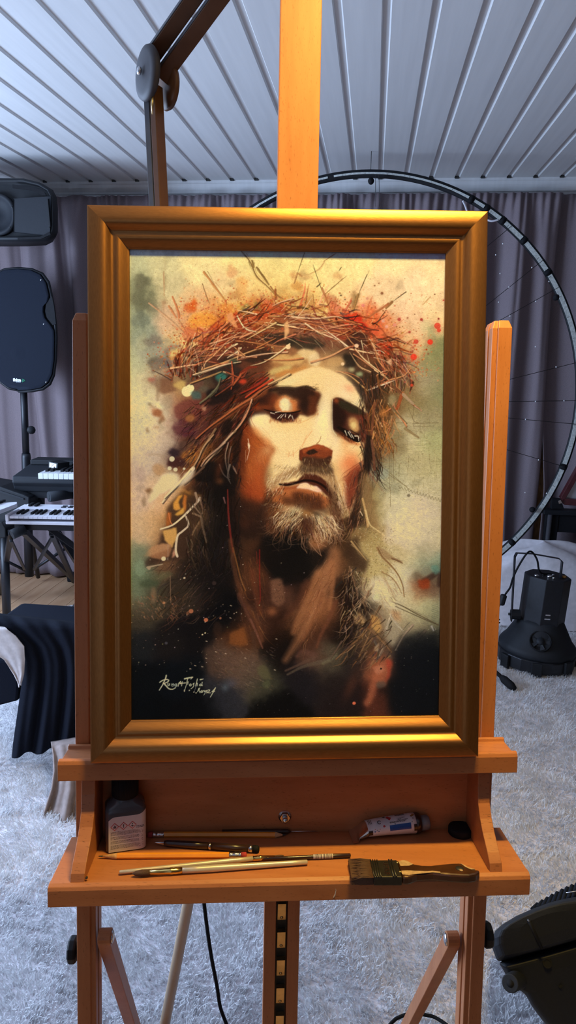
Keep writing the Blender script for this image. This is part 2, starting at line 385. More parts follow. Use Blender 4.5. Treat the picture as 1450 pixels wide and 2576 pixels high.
mb.lathe([(0.0066, 0.0012), (0.0066, 0.0062), (0.0, 0.0063)], c0, EN, 6, smooth=False)
mb.lathe([(0.0036, 0.006), (0.0036, 0.0125), (0.0026, 0.0135), (0.0, 0.0136)], c0, EN, 14)
mb.build('carriage_bolt', 'steel', easel)
# braces, knobs
def brace(uc, p0, p1, inw):
    d = nrm(np.array(p1) - np.array(p0)); q = np.array([-d[1], d[0]])
    hw = 0.0105; pl = []
    for k in range(9):
        a = PI / 2 + PI * k / 8
        pl.append(np.array(p0) + hw * (math.cos(a) * d + math.sin(a) * q))
    pl += [np.array(p1) - hw * q, np.array(p1) + hw * q]
    b = MB().prism(pl, lambda w, n, u: E(u, w, n), uc - 0.0085, uc + 0.0085).build('brace', 'beech_v', easel, bevel=0.001)
    mb = MB(); mb.lathe([(0.0085, 0), (0.0078, 0.0018), (0.004, 0.003), (0.0, 0.0032)], E(uc + inw * 0.0086, *p0), ER * inw, 18)
    o = mb.build('bolt_head', 'steel', b); o['label'] = 'round steel bolt head'
brace(-0.2290, (-0.600, -0.012), (-1.02, -0.300), 1); brace(0.2450, (-0.6340, -0.034), (-1.06, -0.335), -1)
for uo, s, w_, n_ in ((-0.2662, -1, -0.6300, -0.030), (0.2828, 1, -0.6260, -0.030)):
    mb = MB(); mb.lathe([(0.007, 0), (0.007, 0.004), (0.016, 0.0045), (0.0175, 0.007), (0.0175, 0.013), (0.0150, 0.0155), (0.0, 0.016)], E(uo, w_, n_), ER * s, 9, smooth=False)
    mb.build('tightening_knob', 'black_plastic', easel, bevel=0.001)
for u0, u1 in ((-0.275, -0.240), (0.255, 0.290)):  # floor runners
    a, b = E(u0, -1.165, 0.10), E(u1, -1.165, -0.30)
    mb = MB(); mb.box(lambda x, y, z: np.array([a[0] + (b[0] - a[0]) * x, 0.59 + 0.50 * y, z]), 0, 1, 0, 1, 0.003, 0.042); mb.build('floor_runner', 'beech_h', easel, bevel=0.002)
mb = MB(); mb.box(lambda x, y, z: np.array([x, y, z]), -0.33, 0.17, 1.02, 1.06, 0.043, 0.075); mb.build('cross_bar', 'beech_h', easel, bevel=0.002)

# ------------------------------------------------------------------ framed portrait
FU0, FU1T, FU1B, FU0B = -0.2393, 0.2343, 0.2409, -0.2316
FWT, FWB = 0.3290, -0.3312
FH = 0.023                                       # height of the outer edge above the back
def FP(s, t, h):
    """s across 0..1, t up 0..1, h above the back of the frame (m)"""
    u = (FU0B + (FU0 - FU0B) * t) * (1 - s) + (FU1B + (FU1T - FU1B) * t) * s
    w = FWB + (FWT - FWB) * t
    nb = (0.0545 - FH) + (0.0240 - 0.0545) * t
    return E(u, w, nb + h)
frame = thing('framed_portrait', 'portrait painting in a wide bronze frame, standing on the easel shelf', 'painting', FP(0.5, 0, 0.01))
SW, SH = 0.4730, 0.661
PROF = [(0.0, 0.0), (0.0, FH), (0.0010, FH + 0.0006), (0.007, FH + 0.0022), (0.014, FH + 0.0030), (0.0195, FH + 0.0018), (0.0235, FH - 0.0018), (0.0262, FH - 0.0050), (0.0290, FH - 0.0062), (0.0320, FH - 0.0056), (0.0350, FH - 0.0060), (0.0385, FH - 0.0082), (0.0420, FH - 0.0110), (0.0445, FH - 0.0130), (0.0456, FH - 0.0136), (0.0462, FH - 0.0142), (0.0462, 0.004)]
def smoothprof(p):
    out = [p[0], p[1]]
    for i in range(1, len(p) - 2):
        a, b, c, d = [np.array(q) for q in (p[i - 1], p[i], p[i + 1], p[i + 2])]
        if i < 2 or i > len(p) - 5: out.append(p[i + 1]); continue
        for k in (1, 2, 3):
            t = k / 3; out.append(tuple(0.5 * ((2 * b) + (-a + c) * t + (2 * a - 5 * b + 4 * c - d) * t * t + (-a + 3 * b - 3 * c + d) * t ** 3)))
    out.append(p[-1]); return out
PR = smoothprof(PROF)
def rail(side):
    rings = []
    for end in (0, 1):
        ring = []
        for dd, h in PR:
            ds, dt = dd / SW, dd / SH
            if side == 'l': p = FP(ds, dt if end == 0 else 1 - dt, h)
            if side == 'r': p = FP(1 - ds, dt if end == 0 else 1 - dt, h)
            if side == 'b': p = FP(ds if end == 0 else 1 - ds, dt, h)
            if side == 't': p = FP(ds if end == 0 else 1 - ds, 1 - dt, h)
            ring.append(p)
        rings.append(ring)
    mb = MB(); n = len(PR)
    vs = [p for r in rings for p in r]
    for j in range(n):
        k = (j + 1) % n
        mb.add([rings[0][j], rings[0][k], rings[1][k], rings[1][j]], [(0, 1, 2, 3)], 0, True)
    o = mb.build('frame_rail', 'bronze_' + ('v' if side in 'lr' else 'h'), frame)
    bm = bmesh.new(); bm.from_mesh(o.data); bmesh.ops.remove_doubles(bm, verts=bm.verts, dist=1e-6); bmesh.ops.recalc_face_normals(bm, faces=bm.faces); bm.to_mesh(o.data); bm.free()
    o.data.set_sharp_from_angle(angle=0.7)
def bronze(name, st):
    m = mat(name, (0.35, 0.155, 0.052), 0.36, 0.92, 0.07, 1.0, st, 0.03, detail=6)
    return m
M['bronze_v'] = bronze('bronze leaf brushed upright', (900, 900, 14)); M['bronze_h'] = bronze('bronze leaf brushed across', (14, 900, 900))
for s_ in 'lrbt': rail(s_)
MB().box(lambda s, t, h: FP(s, t, h), 0.06, 0.94, 0.045, 0.955, -0.001, 0.0035).build('backing_board', 'beech_d', frame)

# ------------------------------------------------------------------ lamp clamped behind the easel
lamp = thing('arm_lamp', 'brown jointed arm lamp rising behind the picture frame, clamped to the easel', 'lamp', at(440, 1500, Y=0.985))
J = at(383, 186, Y=1.16)
Lo = at(447, 1480, Y=1.02)
def bar(p0, p1, wd, face, name, m, parent, twist=PI / 4):
    mb = MB(); mb.tube([p0, p1], wd * 0.7071, 4, 0, False, True, twist); return mb.build(name, m, parent, bevel=0.0012)
dl = nrm(J - Lo)
sidev = nrm(np.cross(dl, np.array([0.35, -0.94, 0.0])))
fwd = np.cross(sidev, dl); fwd = fwd if fwd[1] < 0 else -fwd
def prism_bar(p0, p1, x, y, hx, hy, name, m, parent):
    mb = MB(); mb.loft([[p + a * x + b * y for a, b in ((-hx, -hy), (hx, -hy), (hx, hy), (-hx, hy))] for p in (np.array(p0), np.array(p1))]); return mb.build(name, m, parent, bevel=0.001)
cx = nrm(np.array([1, -0.06, 0])); cx = nrm(cx - dl * (cx @ dl)); cy = np.cross(dl, cx); cy = cy if cy[1] < 0 else -cy
ca, sa = math.cos(0.38), math.sin(0.38)
ax = ca * cx + sa * cy; ay = -sa * cx + ca * cy     # the square bar is turned on its axis so two faces show
prism_bar(Lo + ax * 0.0062, J - dl * 0.02 + ax * 0.0062, ax, ay, 0.0054, 0.0098, 'lower_arm', 'lamp_metal', lamp)
prism_bar(Lo - ax * 0.0062, J - dl * 0.02 - ax * 0.0062, ax, ay, 0.0054, 0.0092, 'lower_sheen_bar', 'lamp_grey', lamp)  # grey half paints in the cool reflection on the arm's left face
P2 = at(700, -255, Y=1.03)
du = nrm(P2 - J)
vx = nrm(np.cross(du, np.array([0, 1.0, 0]))); vy = np.cross(du, vx); vy = vy if vy[1] < 0 else -vy
c2, s2 = math.cos(0.62), math.sin(0.62)
bx = c2 * vx + s2 * vy; by = -s2 * vx + c2 * vy
if bx[0] < 0: bx = -bx
off = vx * 0.0150
prism_bar(J + off * -1 + du * 0.012, P2 - off, bx, by, 0.0105, 0.0105, 'upper_bar', 'lamp_metal', lamp)
prism_bar(J + off + du * 0.0, P2 + off, bx, by, 0.0105, 0.0105, 'upper_bar', 'lamp_metal', lamp)
for sg_ in (-1, 1): prism_bar(J + off * sg_ - bx * 0.0112 + du * 0.012, P2 + off * sg_ - bx * 0.0112, bx, by, 0.0008, 0.0098, 'upper_sheen_plate', 'lamp_grey', lamp)  # thin grey plates colour in the cool light on each bar's upper-left face
nrmd = nrm(np.array([-0.76, -0.65, 0.02]))
Dc = at(371, 184, Y=1.135)
mb = MB(); mb.lathe([(0.0, -0.006), (0.034, -0.006), (0.0375, -0.002), (0.0378, 0.001), (0.0365, 0.004), (0.028, 0.0065), (0.0, 0.0075)], Dc, nrmd, 40)
dsk = mb.build('joint_disc', 'lamp_grey', lamp)
mb = MB(); mb.lathe([(0.0058, 0.0), (0.0058, 0.003), (0.0035, 0.0045), (0.0, 0.005)], Dc + nrmd * 0.0072 + np.array([-0.004, 0, 0.001]), nrmd, 16)
o = mb.build('screw', 'steel', dsk); o['label'] = 'bright steel screw'
mb = MB(); mb.lathe([(0.0, -0.004), (0.030, -0.004), (0.032, 0.0), (0.030, 0.004), (0.0, 0.004)], Dc - nrmd * 0.034 + np.array([0, 0, -0.012]), nrmd, 36)
mb.build('joint_disc', 'lamp_metal', lamp)
mb = MB(); p0 = at(384, 236, Y=1.128); p1 = at(383.5, 288, Y=1.128); mb.tube([p0, p0 * 0.5 + p1 * 0.5, p1], [0.0020, 0.0022, 0.0006], 8); mb.build('pointer_pin', 'brass', lamp)
HD = E(0.08, 0.86, 0.32)
LX = ER; LDIR = nrm(E(0.0, -0.05, 0.02) - HD); LY = nrm(np.cross(LDIR, LX))
prism_bar(P2, HD - LDIR * 0.03, vx, vy, 0.009, 0.009, 'head_arm', 'lamp_metal', lamp)
mb = MB(); mb.box(lambda a, b, c: HD + LX * a + LY * b - LDIR * c, -0.30, 0.30, -0.035, 0.035, 0.006, 0.034); hd = mb.build('lamp_head', 'lamp_metal', lamp, bevel=0.004)
mb = MB(); mb.box(lambda a, b, c: HD + LX * a + LY * b - LDIR * c, -0.29, 0.29, -0.028, 0.028, 0.002, 0.006); mb.build('diffuser', 'lamp_white', hd)
# clamp that holds the lower arm to the side post (behind the picture)
mb = MB(); mb.tube([Lo - dl * 0.02, Lo + dl * 0.02], 0.014, 16); q0 = E(-0.254, -0.125, -0.070); mb.tube([Lo, q0], 0.009, 12)
mb.box(E, -0.272, -0.236, -0.15, -0.10, -0.082, -0.0505); mb.build('clamp', 'black_metal', lamp, bevel=0.001)
# mains cord hanging down from the lamp and lying on the rug
cp = [at(470, 1700, Y=1.03), at(495, 2000, Y=1.06), at(505, 2180, Y=1.07), at(517, 2300, Y=1.08), at(531, 2400, Y=1.085), at(546, 2480, Y=1.09), at(555, 2535, Y=1.095), at(573, 2585, Y=1.10), np.array([-0.21, 1.08, 0.035]), np.array([-0.10, 1.05, 0.03]), np.array([0.03, 1.10, 0.03]), at(985, 2574, Z=0.033), at(1005, 2559, Z=0.036), at(1035, 2550, Z=0.038), at(1070, 2553, Z=0.036), at(1110, 2568, Z=0.033), np.array([0.26, 1.14, 0.03]), np.array([0.42, 1.02, 0.03])]
def spline(P, n=6):
    P = [np.array(p, float) for p in P]; P = [2 * P[0] - P[1]] + P + [2 * P[-1] - P[-2]]; out = []
    for i in range(1, len(P) - 2):
        a, b, c, d = P[i - 1:i + 3]
        for k in range(n):
            t = k / n; out.append(0.5 * ((2 * b) + (-a + c) * t + (2 * a - 5 * b + 4 * c - d) * t * t + (-a + 3 * b - 3 * c + d) * t ** 3))
    out.append(P[-2]); return out
mb = MB(); mb.tube(spline(cp), 0.0034, 10); mb.build('cord', 'rubber', lamp)
L_ = D.lights.new('lamp light', 'AREA'); L_.shape = 'RECTANGLE'; L_.size = 0.56; L_.size_y = 0.05; L_.energy = 13.0; L_.spread = math.radians(105); L_.color = (1.0, 0.68, 0.155)
lo = D.objects.new('lamp_light', L_); COL.objects.link(lo)
mw = Matrix.Identity(4)
for i in range(3): mw[i][0] = LX[i]; mw[i][1] = LY[i]; mw[i][2] = -LDIR[i]; mw[i][3] = HD[i]
lo.matrix_world = mw

# pale pole leaning behind the easel
mb = MB(); b0 = at(404, 2632, Z=0.012); b1 = at(470, 2290, Y=1.045); dd = nrm(b1 - b0)
t_end = (0.955 - b0[1]) / dd[1]; mb.tube([b0, b0 + dd * min(t_end, 1.15)], 0.0098, 18)
tag(mb.build('wooden_pole', 'pale_wood'), 'pale round wooden pole slanting down to the rug behind the easel', 'pole')
# ------------------------------------------------------------------ the portrait, painted stroke by stroke into the canvas colours
PW, PH, PX0, PY0 = 826, 1214, 308, 616           # paint grid: the picture's own units
PR_ = np.random.default_rng(21)
YY, XX = np.mgrid[0:PH, 0:PW].astype(np.float32); XX += PX0; YY += PY0
def vnoise(s, seed, oct_=3):
    out = np.zeros((PH, PW), np.float32); amp = 1.0; tot = 0
    for o in range(oct_):
        r = np.random.default_rng(seed + o); g = r.random((int(PH / s) + 3, int(PW / s) + 3)).astype(np.float32)
        y = (YY - PY0) / s; x = (XX - PX0) / s; yi = y.astype(int); xi = x.astype(int); fy = y - yi; fx = x - xi
        fy = fy * fy * (3 - 2 * fy); fx = fx * fx * (3 - 2 * fx)
        out += amp * ((g[yi, xi] * (1 - fx) + g[yi, xi + 1] * fx) * (1 - fy) + (g[yi + 1, xi] * (1 - fx) + g[yi + 1, xi + 1] * fx) * fy)
        tot += amp; amp *= 0.55; s = max(1.5, s / 2.1)
    return out / tot - 0.5
N1, N2, N3 = vnoise(46, 1), vnoise(17, 9), vnoise(5, 30)
def blur(a, s):
    if s < 0.4: return a
    r = int(2.5 * s + 1); k = np.exp(-np.arange(-r, r + 1) ** 2 / (2 * s * s)); k = (k / k.sum()).astype(np.float32)
    p = np.pad(a, r, mode='edge'); o = np.zeros((p.shape[0], a.shape[1]), np.float32)
    for i, w in enumerate(k): o += w * p[:, i:i + a.shape[1]]
    q = np.zeros_like(a)
    for i, w in enumerate(k): q += w * o[i:i + a.shape[0]]
    return q
# first lay in the ground: measured colour notes blended into one another
NOTES = """330,650,200,192,140;400,655,220,202,142;330,715,150,147,108;345,745,118,112,80;420,720,215,192,136;500,660,240,212,142;600,650,250,222,140;700,650,252,226,140;800,650,253,228,142;900,660,254,230,146;1000,650,253,228,155;1100,650,250,224,155;330,800,165,165,125;350,830,146,146,118;420,800,215,172,128;330,900,186,180,135;380,880,150,138,112;455,860,232,190,120;480,760,236,185,125;520,790,228,145,80;600,725,250,208,132;620,780,222,140,62;560,720,245,205,140;700,755,205,150,75;760,700,250,215,130;850,720,250,218,138;960,720,251,214,152;1040,720,252,218,158;1110,740,248,214,152;1040,800,248,204,148;1110,800,236,204,138;1112,870,130,130,80;1105,910,140,132,84;1050,860,238,194,130;1000,850,225,165,100;1010,890,160,110,65;
335,960,205,190,140;380,950,190,165,125;412,960,140,95,65;335,1010,215,195,150;390,1010,226,206,162;430,1000,172,122,90;335,1060,210,190,150;400,1060,215,186,146;452,1060,98,54,50;335,1120,205,180,150;400,1120,210,180,146;335,1180,184,154,130;395,1195,196,158,116;460,1170,120,70,40;435,1145,45,24,28;485,1140,160,92,38;360,1150,190,165,140;
1080,960,172,152,112;1025,980,150,120,76;1112,980,130,126,82;1060,1010,142,122,76;1090,1050,152,136,96;1040,1080,190,170,125;1100,1110,166,160,106;1000,1100,150,130,86;1060,1150,190,170,120;1110,1160,175,160,110;980,1180,160,146,104;1000,1220,196,180,136;1100,1230,190,172,128;960,1200,158,148,114;1000,1280,206,186,146;1080,1290,212,186,160;1110,1280,186,166,126;950,1270,170,146,92;1010,1340,206,182,152;1080,1350,206,183,147;1112,1340,190,170,126;940,1350,170,136,82;1000,1400,192,166,116;1060,1420,200,178,130;1092,1395,165,146,112;1100,1438,92,124,104;1070,1440,150,152,122;1104,1468,58,34,24;1078,1482,118,46,20;1112,1495,112,98,78;1000,1470,210,192,156;960,1480,186,162,122;1030,1520,190,170,126;1080,1540,186,176,126;1112,1560,120,116,86;1000,1560,165,142,106;1060,1580,150,132,96;1100,1596,36,32,28;
1050,1660,12,14,18;1100,1700,8,10,14;1020,1690,18,16,18;1000,1640,70,56,46;960,1590,122,96,70;1040,1600,120,105,80;1000,1760,14,13,14;1100,1800,8,8,10;930,1620,70,48,32;900,1680,34,26,24;960,1690,140,74,46;950,1780,70,34,24;880,1780,26,18,18;
335,1250,200,166,136;390,1260,206,160,116;335,1330,196,160,120;380,1330,192,146,96;335,1395,134,128,98;335,1440,105,116,86;350,1470,70,80,56;335,1500,108,98,74;380,1500,60,50,36;335,1555,58,48,36;335,1620,24,24,25;335,1720,8,10,13;335,1805,6,8,11;
600,1000,60,25,18;560,950,42,30,24;520,1000,74,35,28;500,960,84,70,50;560,1050,45,22,18;500,1080,70,35,30;560,1150,40,18,12;520,1200,25,15,14;560,1250,22,16,15;600,1300,30,18,15;520,1350,30,24,20;480,1300,100,68,42;440,1290,180,116,52;440,1330,60,40,28;415,1375,140,95,60;390,1415,92,62,42;470,1400,30,22,18;560,1420,12,11,13;520,1480,30,22,20;450,1500,45,35,27;560,1550,7,8,12;480,1600,14,12,14;600,1600,54,30,19;420,1620,22,18,18;450,1700,8,11,15;565,1670,64,46,37;620,1705,78,62,50;550,1760,36,34,37;660,1720,52,48,36;500,1800,7,8,11;700,1800,10,9,10;600,1660,88,58,42;
600,1400,64,38,24;625,1450,86,48,28;645,1420,58,30,20;665,1500,44,22,16;700,1410,18,13,12;722,1480,56,30,23;695,1500,98,62,44;742,1450,22,15,13;782,1500,112,64,39;812,1450,152,97,61;832,1420,152,94,56;800,1530,142,87,52;750,1590,112,67,40;780,1625,56,30,20;715,1620,26,14,10;832,1560,92,52,31;690,1560,38,20,15;640,1570,72,42,29;600,1612,74,40,21;700,1665,18,13,13;780,1660,86,56,43;830,1670,72,62,46;860,1600,20,13,12;900,1560,28,19,16;860,1480,30,18,14;870,1400,40,24,16;892,1330,35,20,15;900,1380,82,52,29;905,1440,72,48,32;940,1440,190,166,100;930,1410,180,150,90;955,1400,185,160,108;760,1720,24,20,22;840,1730,30,22,21;
500,820,215,120,60;470,800,222,150,95;560,790,235,165,70;660,790,190,95,50;540,850,170,75,45;600,850,120,55,35;700,840,150,85,50;760,820,150,90,60;640,900,95,50,32;560,900,90,45,35;720,890,130,80,50;800,860,110,70,50;860,830,170,85,50;900,800,225,95,45;900,870,70,38,28;960,850,225,95,50;930,900,120,70,40;980,920,90,55,35;950,960,50,34,26;910,940,55,38,28;1000,980,110,75,40;960,1060,110,65,32;930,1040,48,28,20;930,1150,40,24,18;960,1120,125,85,50;920,1250,52,32,20;820,770,240,200,115;760,760,230,175,95;700,690,250,215,128;880,760,250,205,140;660,720,248,205,122;780,920,205,150,85;720,910,190,130,70;845,905,190,140,85;870,890,60,45,35;455,920,120,90,70;450,970,190,150,80;470,1010,120,60,40;480,1050,100,50,40"""
pts = np.array([[float(v) for v in q.split(',')] for q in NOTES.replace('\n', '').split(';')], np.float32)
num = np.zeros((PH, PW, 3), np.float32); den = np.zeros((PH, PW), np.float32)
WX = XX + 26 * N1 + 16 * N2; WY_ = YY + 26 * vnoise(46, 77) + 16 * vnoise(17, 50)
for x, y, r, g, b in pts:
    d2 = (WX - x) ** 2 + (WY_ - y) ** 2
    w = np.exp(-d2 / (2 * 24.0 ** 2)) + 1e-3 / (1 + d2 / 900.0) ** 2
    num += w[..., None] * np.array([r, g, b], np.float32); den += w
CV = num / den[..., None]
def put(mask, col, y0=0, x0=0):
    h, w = mask.shape; s = CV[y0:y0 + h, x0:x0 + w]; s += mask[..., None] * (np.array(col, np.float32) - s)
def poly(P, col, soft=2.0, al=1.0, rag=0.0):
    P = np.array(P, np.float32); m = 3 * soft + rag + 3
    x0 = int(max(0, P[:, 0].min() - m - PX0)); x1 = int(min(PW, P[:, 0].max() + m - PX0)); y0 = int(max(0, P[:, 1].min() - m - PY0)); y1 = int(min(PH, P[:, 1].max() + m - PY0))
    if x1 - x0 < 2 or y1 - y0 < 2: return
    X = XX[y0:y1, x0:x1]; Y = YY[y0:y1, x0:x1]
    if rag: X = X + rag * 2 * N2[y0:y1, x0:x1] + rag * N3[y0:y1, x0:x1]; Y = Y + rag * 2 * np.roll(N2, 99, 1)[y0:y1, x0:x1] + rag * np.roll(N3, 55, 0)[y0:y1, x0:x1]
    ins = np.zeros(X.shape, bool); n = len(P)
    for i in range(n):
        xa, ya = P[i]; xb, yb = P[(i + 1) % n]
        if ya == yb: continue
        c = ((ya > Y) != (yb > Y)) & (X < (xb - xa) * (Y - ya) / (yb - ya) + xa); ins ^= c
    put(blur(ins.astype(np.float32), soft) * al, col, y0, x0)
def cr(P, n):
    P = np.array(P, np.float32)
    if len(P) < 3: t = np.linspace(0, 1, n + 1)[:, None]; return P[0] * (1 - t) + P[-1] * t
    P = np.concatenate([[2 * P[0] - P[1]], P, [2 * P[-1] - P[-2]]]); o = []
    for i in range(1, len(P) - 2):
        a, b, c, d = P[i - 1:i + 3]
        for k in range(n): t = k / n; o.append(0.5 * (2 * b + (c - a) * t + (2 * a - 5 * b + 4 * c - d) * t * t + (3 * b - a - 3 * c + d) * t ** 3))
    return np.array(o + [P[-2]])
def stroke(P, w0, w1, col, al=1.0, n=5, soft=0.8, wm=None):
    C = cr(P, n); L = len(C) - 1; m = max(w0, w1, wm or 0) + 2 + soft
    x0 = int(max(0, C[:, 0].min() - m - PX0)); x1 = int(min(PW, C[:, 0].max() + m + 1 - PX0)); y0 = int(max(0, C[:, 1].min() - m - PY0)); y1 = int(min(PH, C[:, 1].max() + m + 1 - PY0))
    if x1 <= x0 or y1 <= y0: return
    X = XX[y0:y1, x0:x1]; Y = YY[y0:y1, x0:x1]; cov = np.zeros(X.shape, np.float32)
    for i in range(L):
        a, b = C[i], C[i + 1]; d = b - a; l2 = float(d @ d) + 1e-6
        t = np.clip(((X - a[0]) * d[0] + (Y - a[1]) * d[1]) / l2, 0, 1); f = (i + t) / L
        w = w0 + (w1 - w0) * f
        if wm is not None: w = np.where(f < 0.5, w0 + (wm - w0) * 2 * f, wm + (w1 - wm) * (2 * f - 1))
        dist = np.hypot(X - a[0] - t * d[0], Y - a[1] - t * d[1])
        cov = np.maximum(cov, np.clip((w * 0.5 - dist) / soft + 0.5, 0, 1) * np.clip(w, 0, 1))
    put(cov * al, col, y0, x0)
def fib(P, w, c, n=7):
    # ragged fibres along a stroke, so that it reads as dry brush and not as a solid bar
    C = cr(P, 6)
    for k in range(n):
        i0 = int(U(0, len(C) * .5)); i1 = min(len(C) - 1, i0 + int(U(len(C) * .3, len(C) * .8)) + 2); o = PR_.normal(0, w * .55, 2)
        stroke([tuple(C[i] + o * (1 + .3 * math.sin(i))) for i in range(i0, i1, 3)] + [tuple(C[i1] + o * .3)], U(.6, 1.6), .4, jit(np.array(c) * U(.6, 1.25), 10), U(.4, .85), 3)
U = PR_.uniform
def jit(c, k=14): return tuple(np.clip(np.array(c) + PR_.normal(0, k, 1) + PR_.normal(0, k * 0.3, 3), 0, 255))
def dot(x, y, r, col, al=1.0, soft=0.8): stroke([(x - 0.3, y), (x + 0.3, y)], 2 * r, 2 * r, col, al, 1, soft)
def glow(x, y, rx, ry, col, al=1.0, rot=0.0):
    m = 2.6 * max(rx, ry); x0 = int(max(0, x - m - PX0)); x1 = int(min(PW, x + m - PX0)); y0 = int(max(0, y - m - PY0)); y1 = int(min(PH, y + m - PY0))
    if x1 <= x0 or y1 <= y0: return
    X = XX[y0:y1, x0:x1] - x; Y = YY[y0:y1, x0:x1] - y; c, s = math.cos(rot), math.sin(rot)
    put(al * np.exp(-(((X * c + Y * s) / rx) ** 2 + ((Y * c - X * s) / ry) ** 2)), col, y0, x0)
def S(s): return [tuple(float(v) for v in q.split(',')) for q in s.split()]
def jit(c, k=14): return tuple(np.clip(np.array(c) + PR_.normal(0, k, 1) + PR_.normal(0, k * 0.3, 3), 0, 255))
U = PR_.uniform
# granulated pigment, blooms and specks of the ground
CV *= (1 + 0.10 * N1 + 0.10 * N2 + 0.10 * N3)[..., None]
def bloom(x, y, rx, ry, col, al, rag=10, rot=0.0):
    P = [(x + rx * math.cos(a) * math.cos(rot) - ry * math.sin(a) * math.sin(rot), y + rx * math.cos(a) * math.sin(rot) + ry * math.sin(a) * math.cos(rot)) for a in np.linspace(0, 6.28, 22)[:-1]]
    poly(P, col, 2.5, al, rag)
for a in """345,745,16,60,100,96,70,.55;345,705,14,20,112,104,76,.6;343,800,26,22,110,112,92,.55;405,690,4,60,170,145,100,.4;404,760,3,20,150,100,65,.6;395,950,30,16,130,95,75,.6;350,855,16,20,190,178,130,.4;375,855,24,14,110,92,78,.5;390,915,28,18,105,85,70,.6;430,900,30,40,95,80,80,.45;470,770,16,14,215,105,50,.9;478,762,10,12,220,95,35,.9;500,800,34,22,240,165,70,.8;540,805,26,18,205,95,35,.7;465,865,14,12,250,205,120,.9;435,885,16,12,238,195,110,.8;575,680,14,14,222,150,95,.6;600,720,16,30,232,160,80,.55;580,735,18,12,205,135,70,.6;560,850,26,18,190,80,45,.7;590,790,14,12,200,70,30,.8;660,770,26,22,195,70,30,.75;700,765,14,12,185,60,28,.8;640,760,12,12,110,105,55,.7;600,760,16,8,225,170,80,.7;745,715,16,10,208,140,65,.7;735,690,8,10,200,135,75,.6;765,690,16,6,205,150,90,.6;850,690,14,8,215,160,95,.6;735,755,10,10,180,150,85,.7;775,760,16,16,200,130,60,.8;840,770,14,14,225,110,70,.8;890,750,10,26,150,110,60,.6;900,745,8,12,130,105,60,.6;860,780,16,14,215,130,80,.8;886,795,26,16,222,62,32,.95;902,800,12,10,214,38,18,.9;930,820,18,14,222,110,60,.8;925,815,10,8,205,80,45,.7;968,860,24,20,222,84,46,.9;975,875,14,16,216,60,32,.9;940,845,16,14,225,140,80,.8;1000,900,24,14,150,100,65,.6;1030,910,24,10,165,145,105,.6;1010,880,20,10,170,120,75,.6;1080,815,18,14,200,190,130,.4;1095,840,12,26,150,155,100,.5""".split(';'):
    v = [float(q) for q in a.split(',')]; bloom(v[0], v[1], v[2], v[3], v[4:7], v[7])
for a in """410,965,26,20,122,78,52,.8;445,965,16,12,206,165,90,.8;360,950,14,5,150,115,85,.6;372,948,10,5,185,95,75,.6;390,975,5,30,150,120,88,.7;378,1015,10,8,120,90,58,.8;365,1012,5,3,100,78,45,.8;385,1035,14,12,150,85,50,.9;398,1050,6,10,140,85,50,.8;395,1060,6,5,110,78,48,.8;362,1076,4,8,120,88,50,.8;385,1070,8,3,170,130,90,.7;345,1090,5,5,160,140,100,.5;480,960,24,18,100,60,50,.7;470,1030,40,30,110,52,44,.7;455,1070,34,24,88,42,44,.8;470,1085,22,14,80,36,44,.7;470,1120,30,20,70,48,42,.7;430,1135,14,12,40,26,32,.9;440,1160,30,14,60,30,28,.9;470,1145,22,16,165,98,42,.8;480,1130,14,16,175,108,48,.8;380,1140,26,4,160,128,98,.5;390,1180,14,16,165,112,66,.5;345,1190,12,20,160,130,112,.4;370,1232,12,7,120,78,46,.9;352,1256,4,14,120,92,66,.6;460,1245,14,12,205,130,50,.9""".split(';'):
    v = [float(q) for q in a.split(',')]; bloom(v[0], v[1], v[2], v[3], v[4:7], v[7], 6)
glow(462, 980, 10, 10, (236, 216, 150), 1); dot(462, 980, 13, (236, 216, 150)); dot(470, 972, 10, (238, 220, 155))
bloom(388, 1015, 18, 8, (228, 208, 160), .9, 5, .3); bloom(372, 985, 14, 12, (218, 200, 152), .6, 5)
for k in range(1500):                             # dry granules of red and orange round the crown
    a = math.pi * U(-.02, 1.02); r_ = 1 + abs(PR_.normal(0, .13)); x, y = 735 + 290 * r_ * math.cos(a), 930 - 165 * r_ * math.sin(a)
    dot(x, y, U(.5, 2.2), jit([(214, 92, 44), (190, 66, 34), (226, 140, 62), (150, 96, 50)][int(U(0, 4))], 18), U(.3, .8))
for k in range(46):                               # splashes flung outwards
    a = math.pi * U(.02, .98); x, y = 735 + 285 * math.cos(a), 920 - 150 * math.sin(a); L = U(20, 70); a2 = a + PR_.normal(0, .25)
    P = [(x, y), (x + L * .6 * math.cos(a2), y - L * .6 * math.sin(a2)), (x + L * math.cos(a2) + U(-6, 6), y - L * math.sin(a2))]; c = jit([(205, 110, 60), (222, 140, 84), (190, 80, 44)][int(U(0, 3))], 14)
    stroke(P, U(3, 8), .8, c, U(.3, .6), soft=2); fib(P, 5, c, 5)
for k in range(2600): x, y = U(314, 1130), U(622, 1600); dot(x, y, U(.4, 1.3), CV[int(y - PY0), int(x - PX0)] * U(.72, 1.14), U(.4, .8))
for k in range(230):
    x, y = U(316, 1128), U(640, 1560)
    if 480 < x < 960 and y > 780: continue
    b_ = CV[int(y - PY0), int(x - PX0)].copy(); bloom(x, y, U(4, 22), U(3, 14), b_ * U(.72, 1.12), U(.25, .55), 8, U(0, 3))
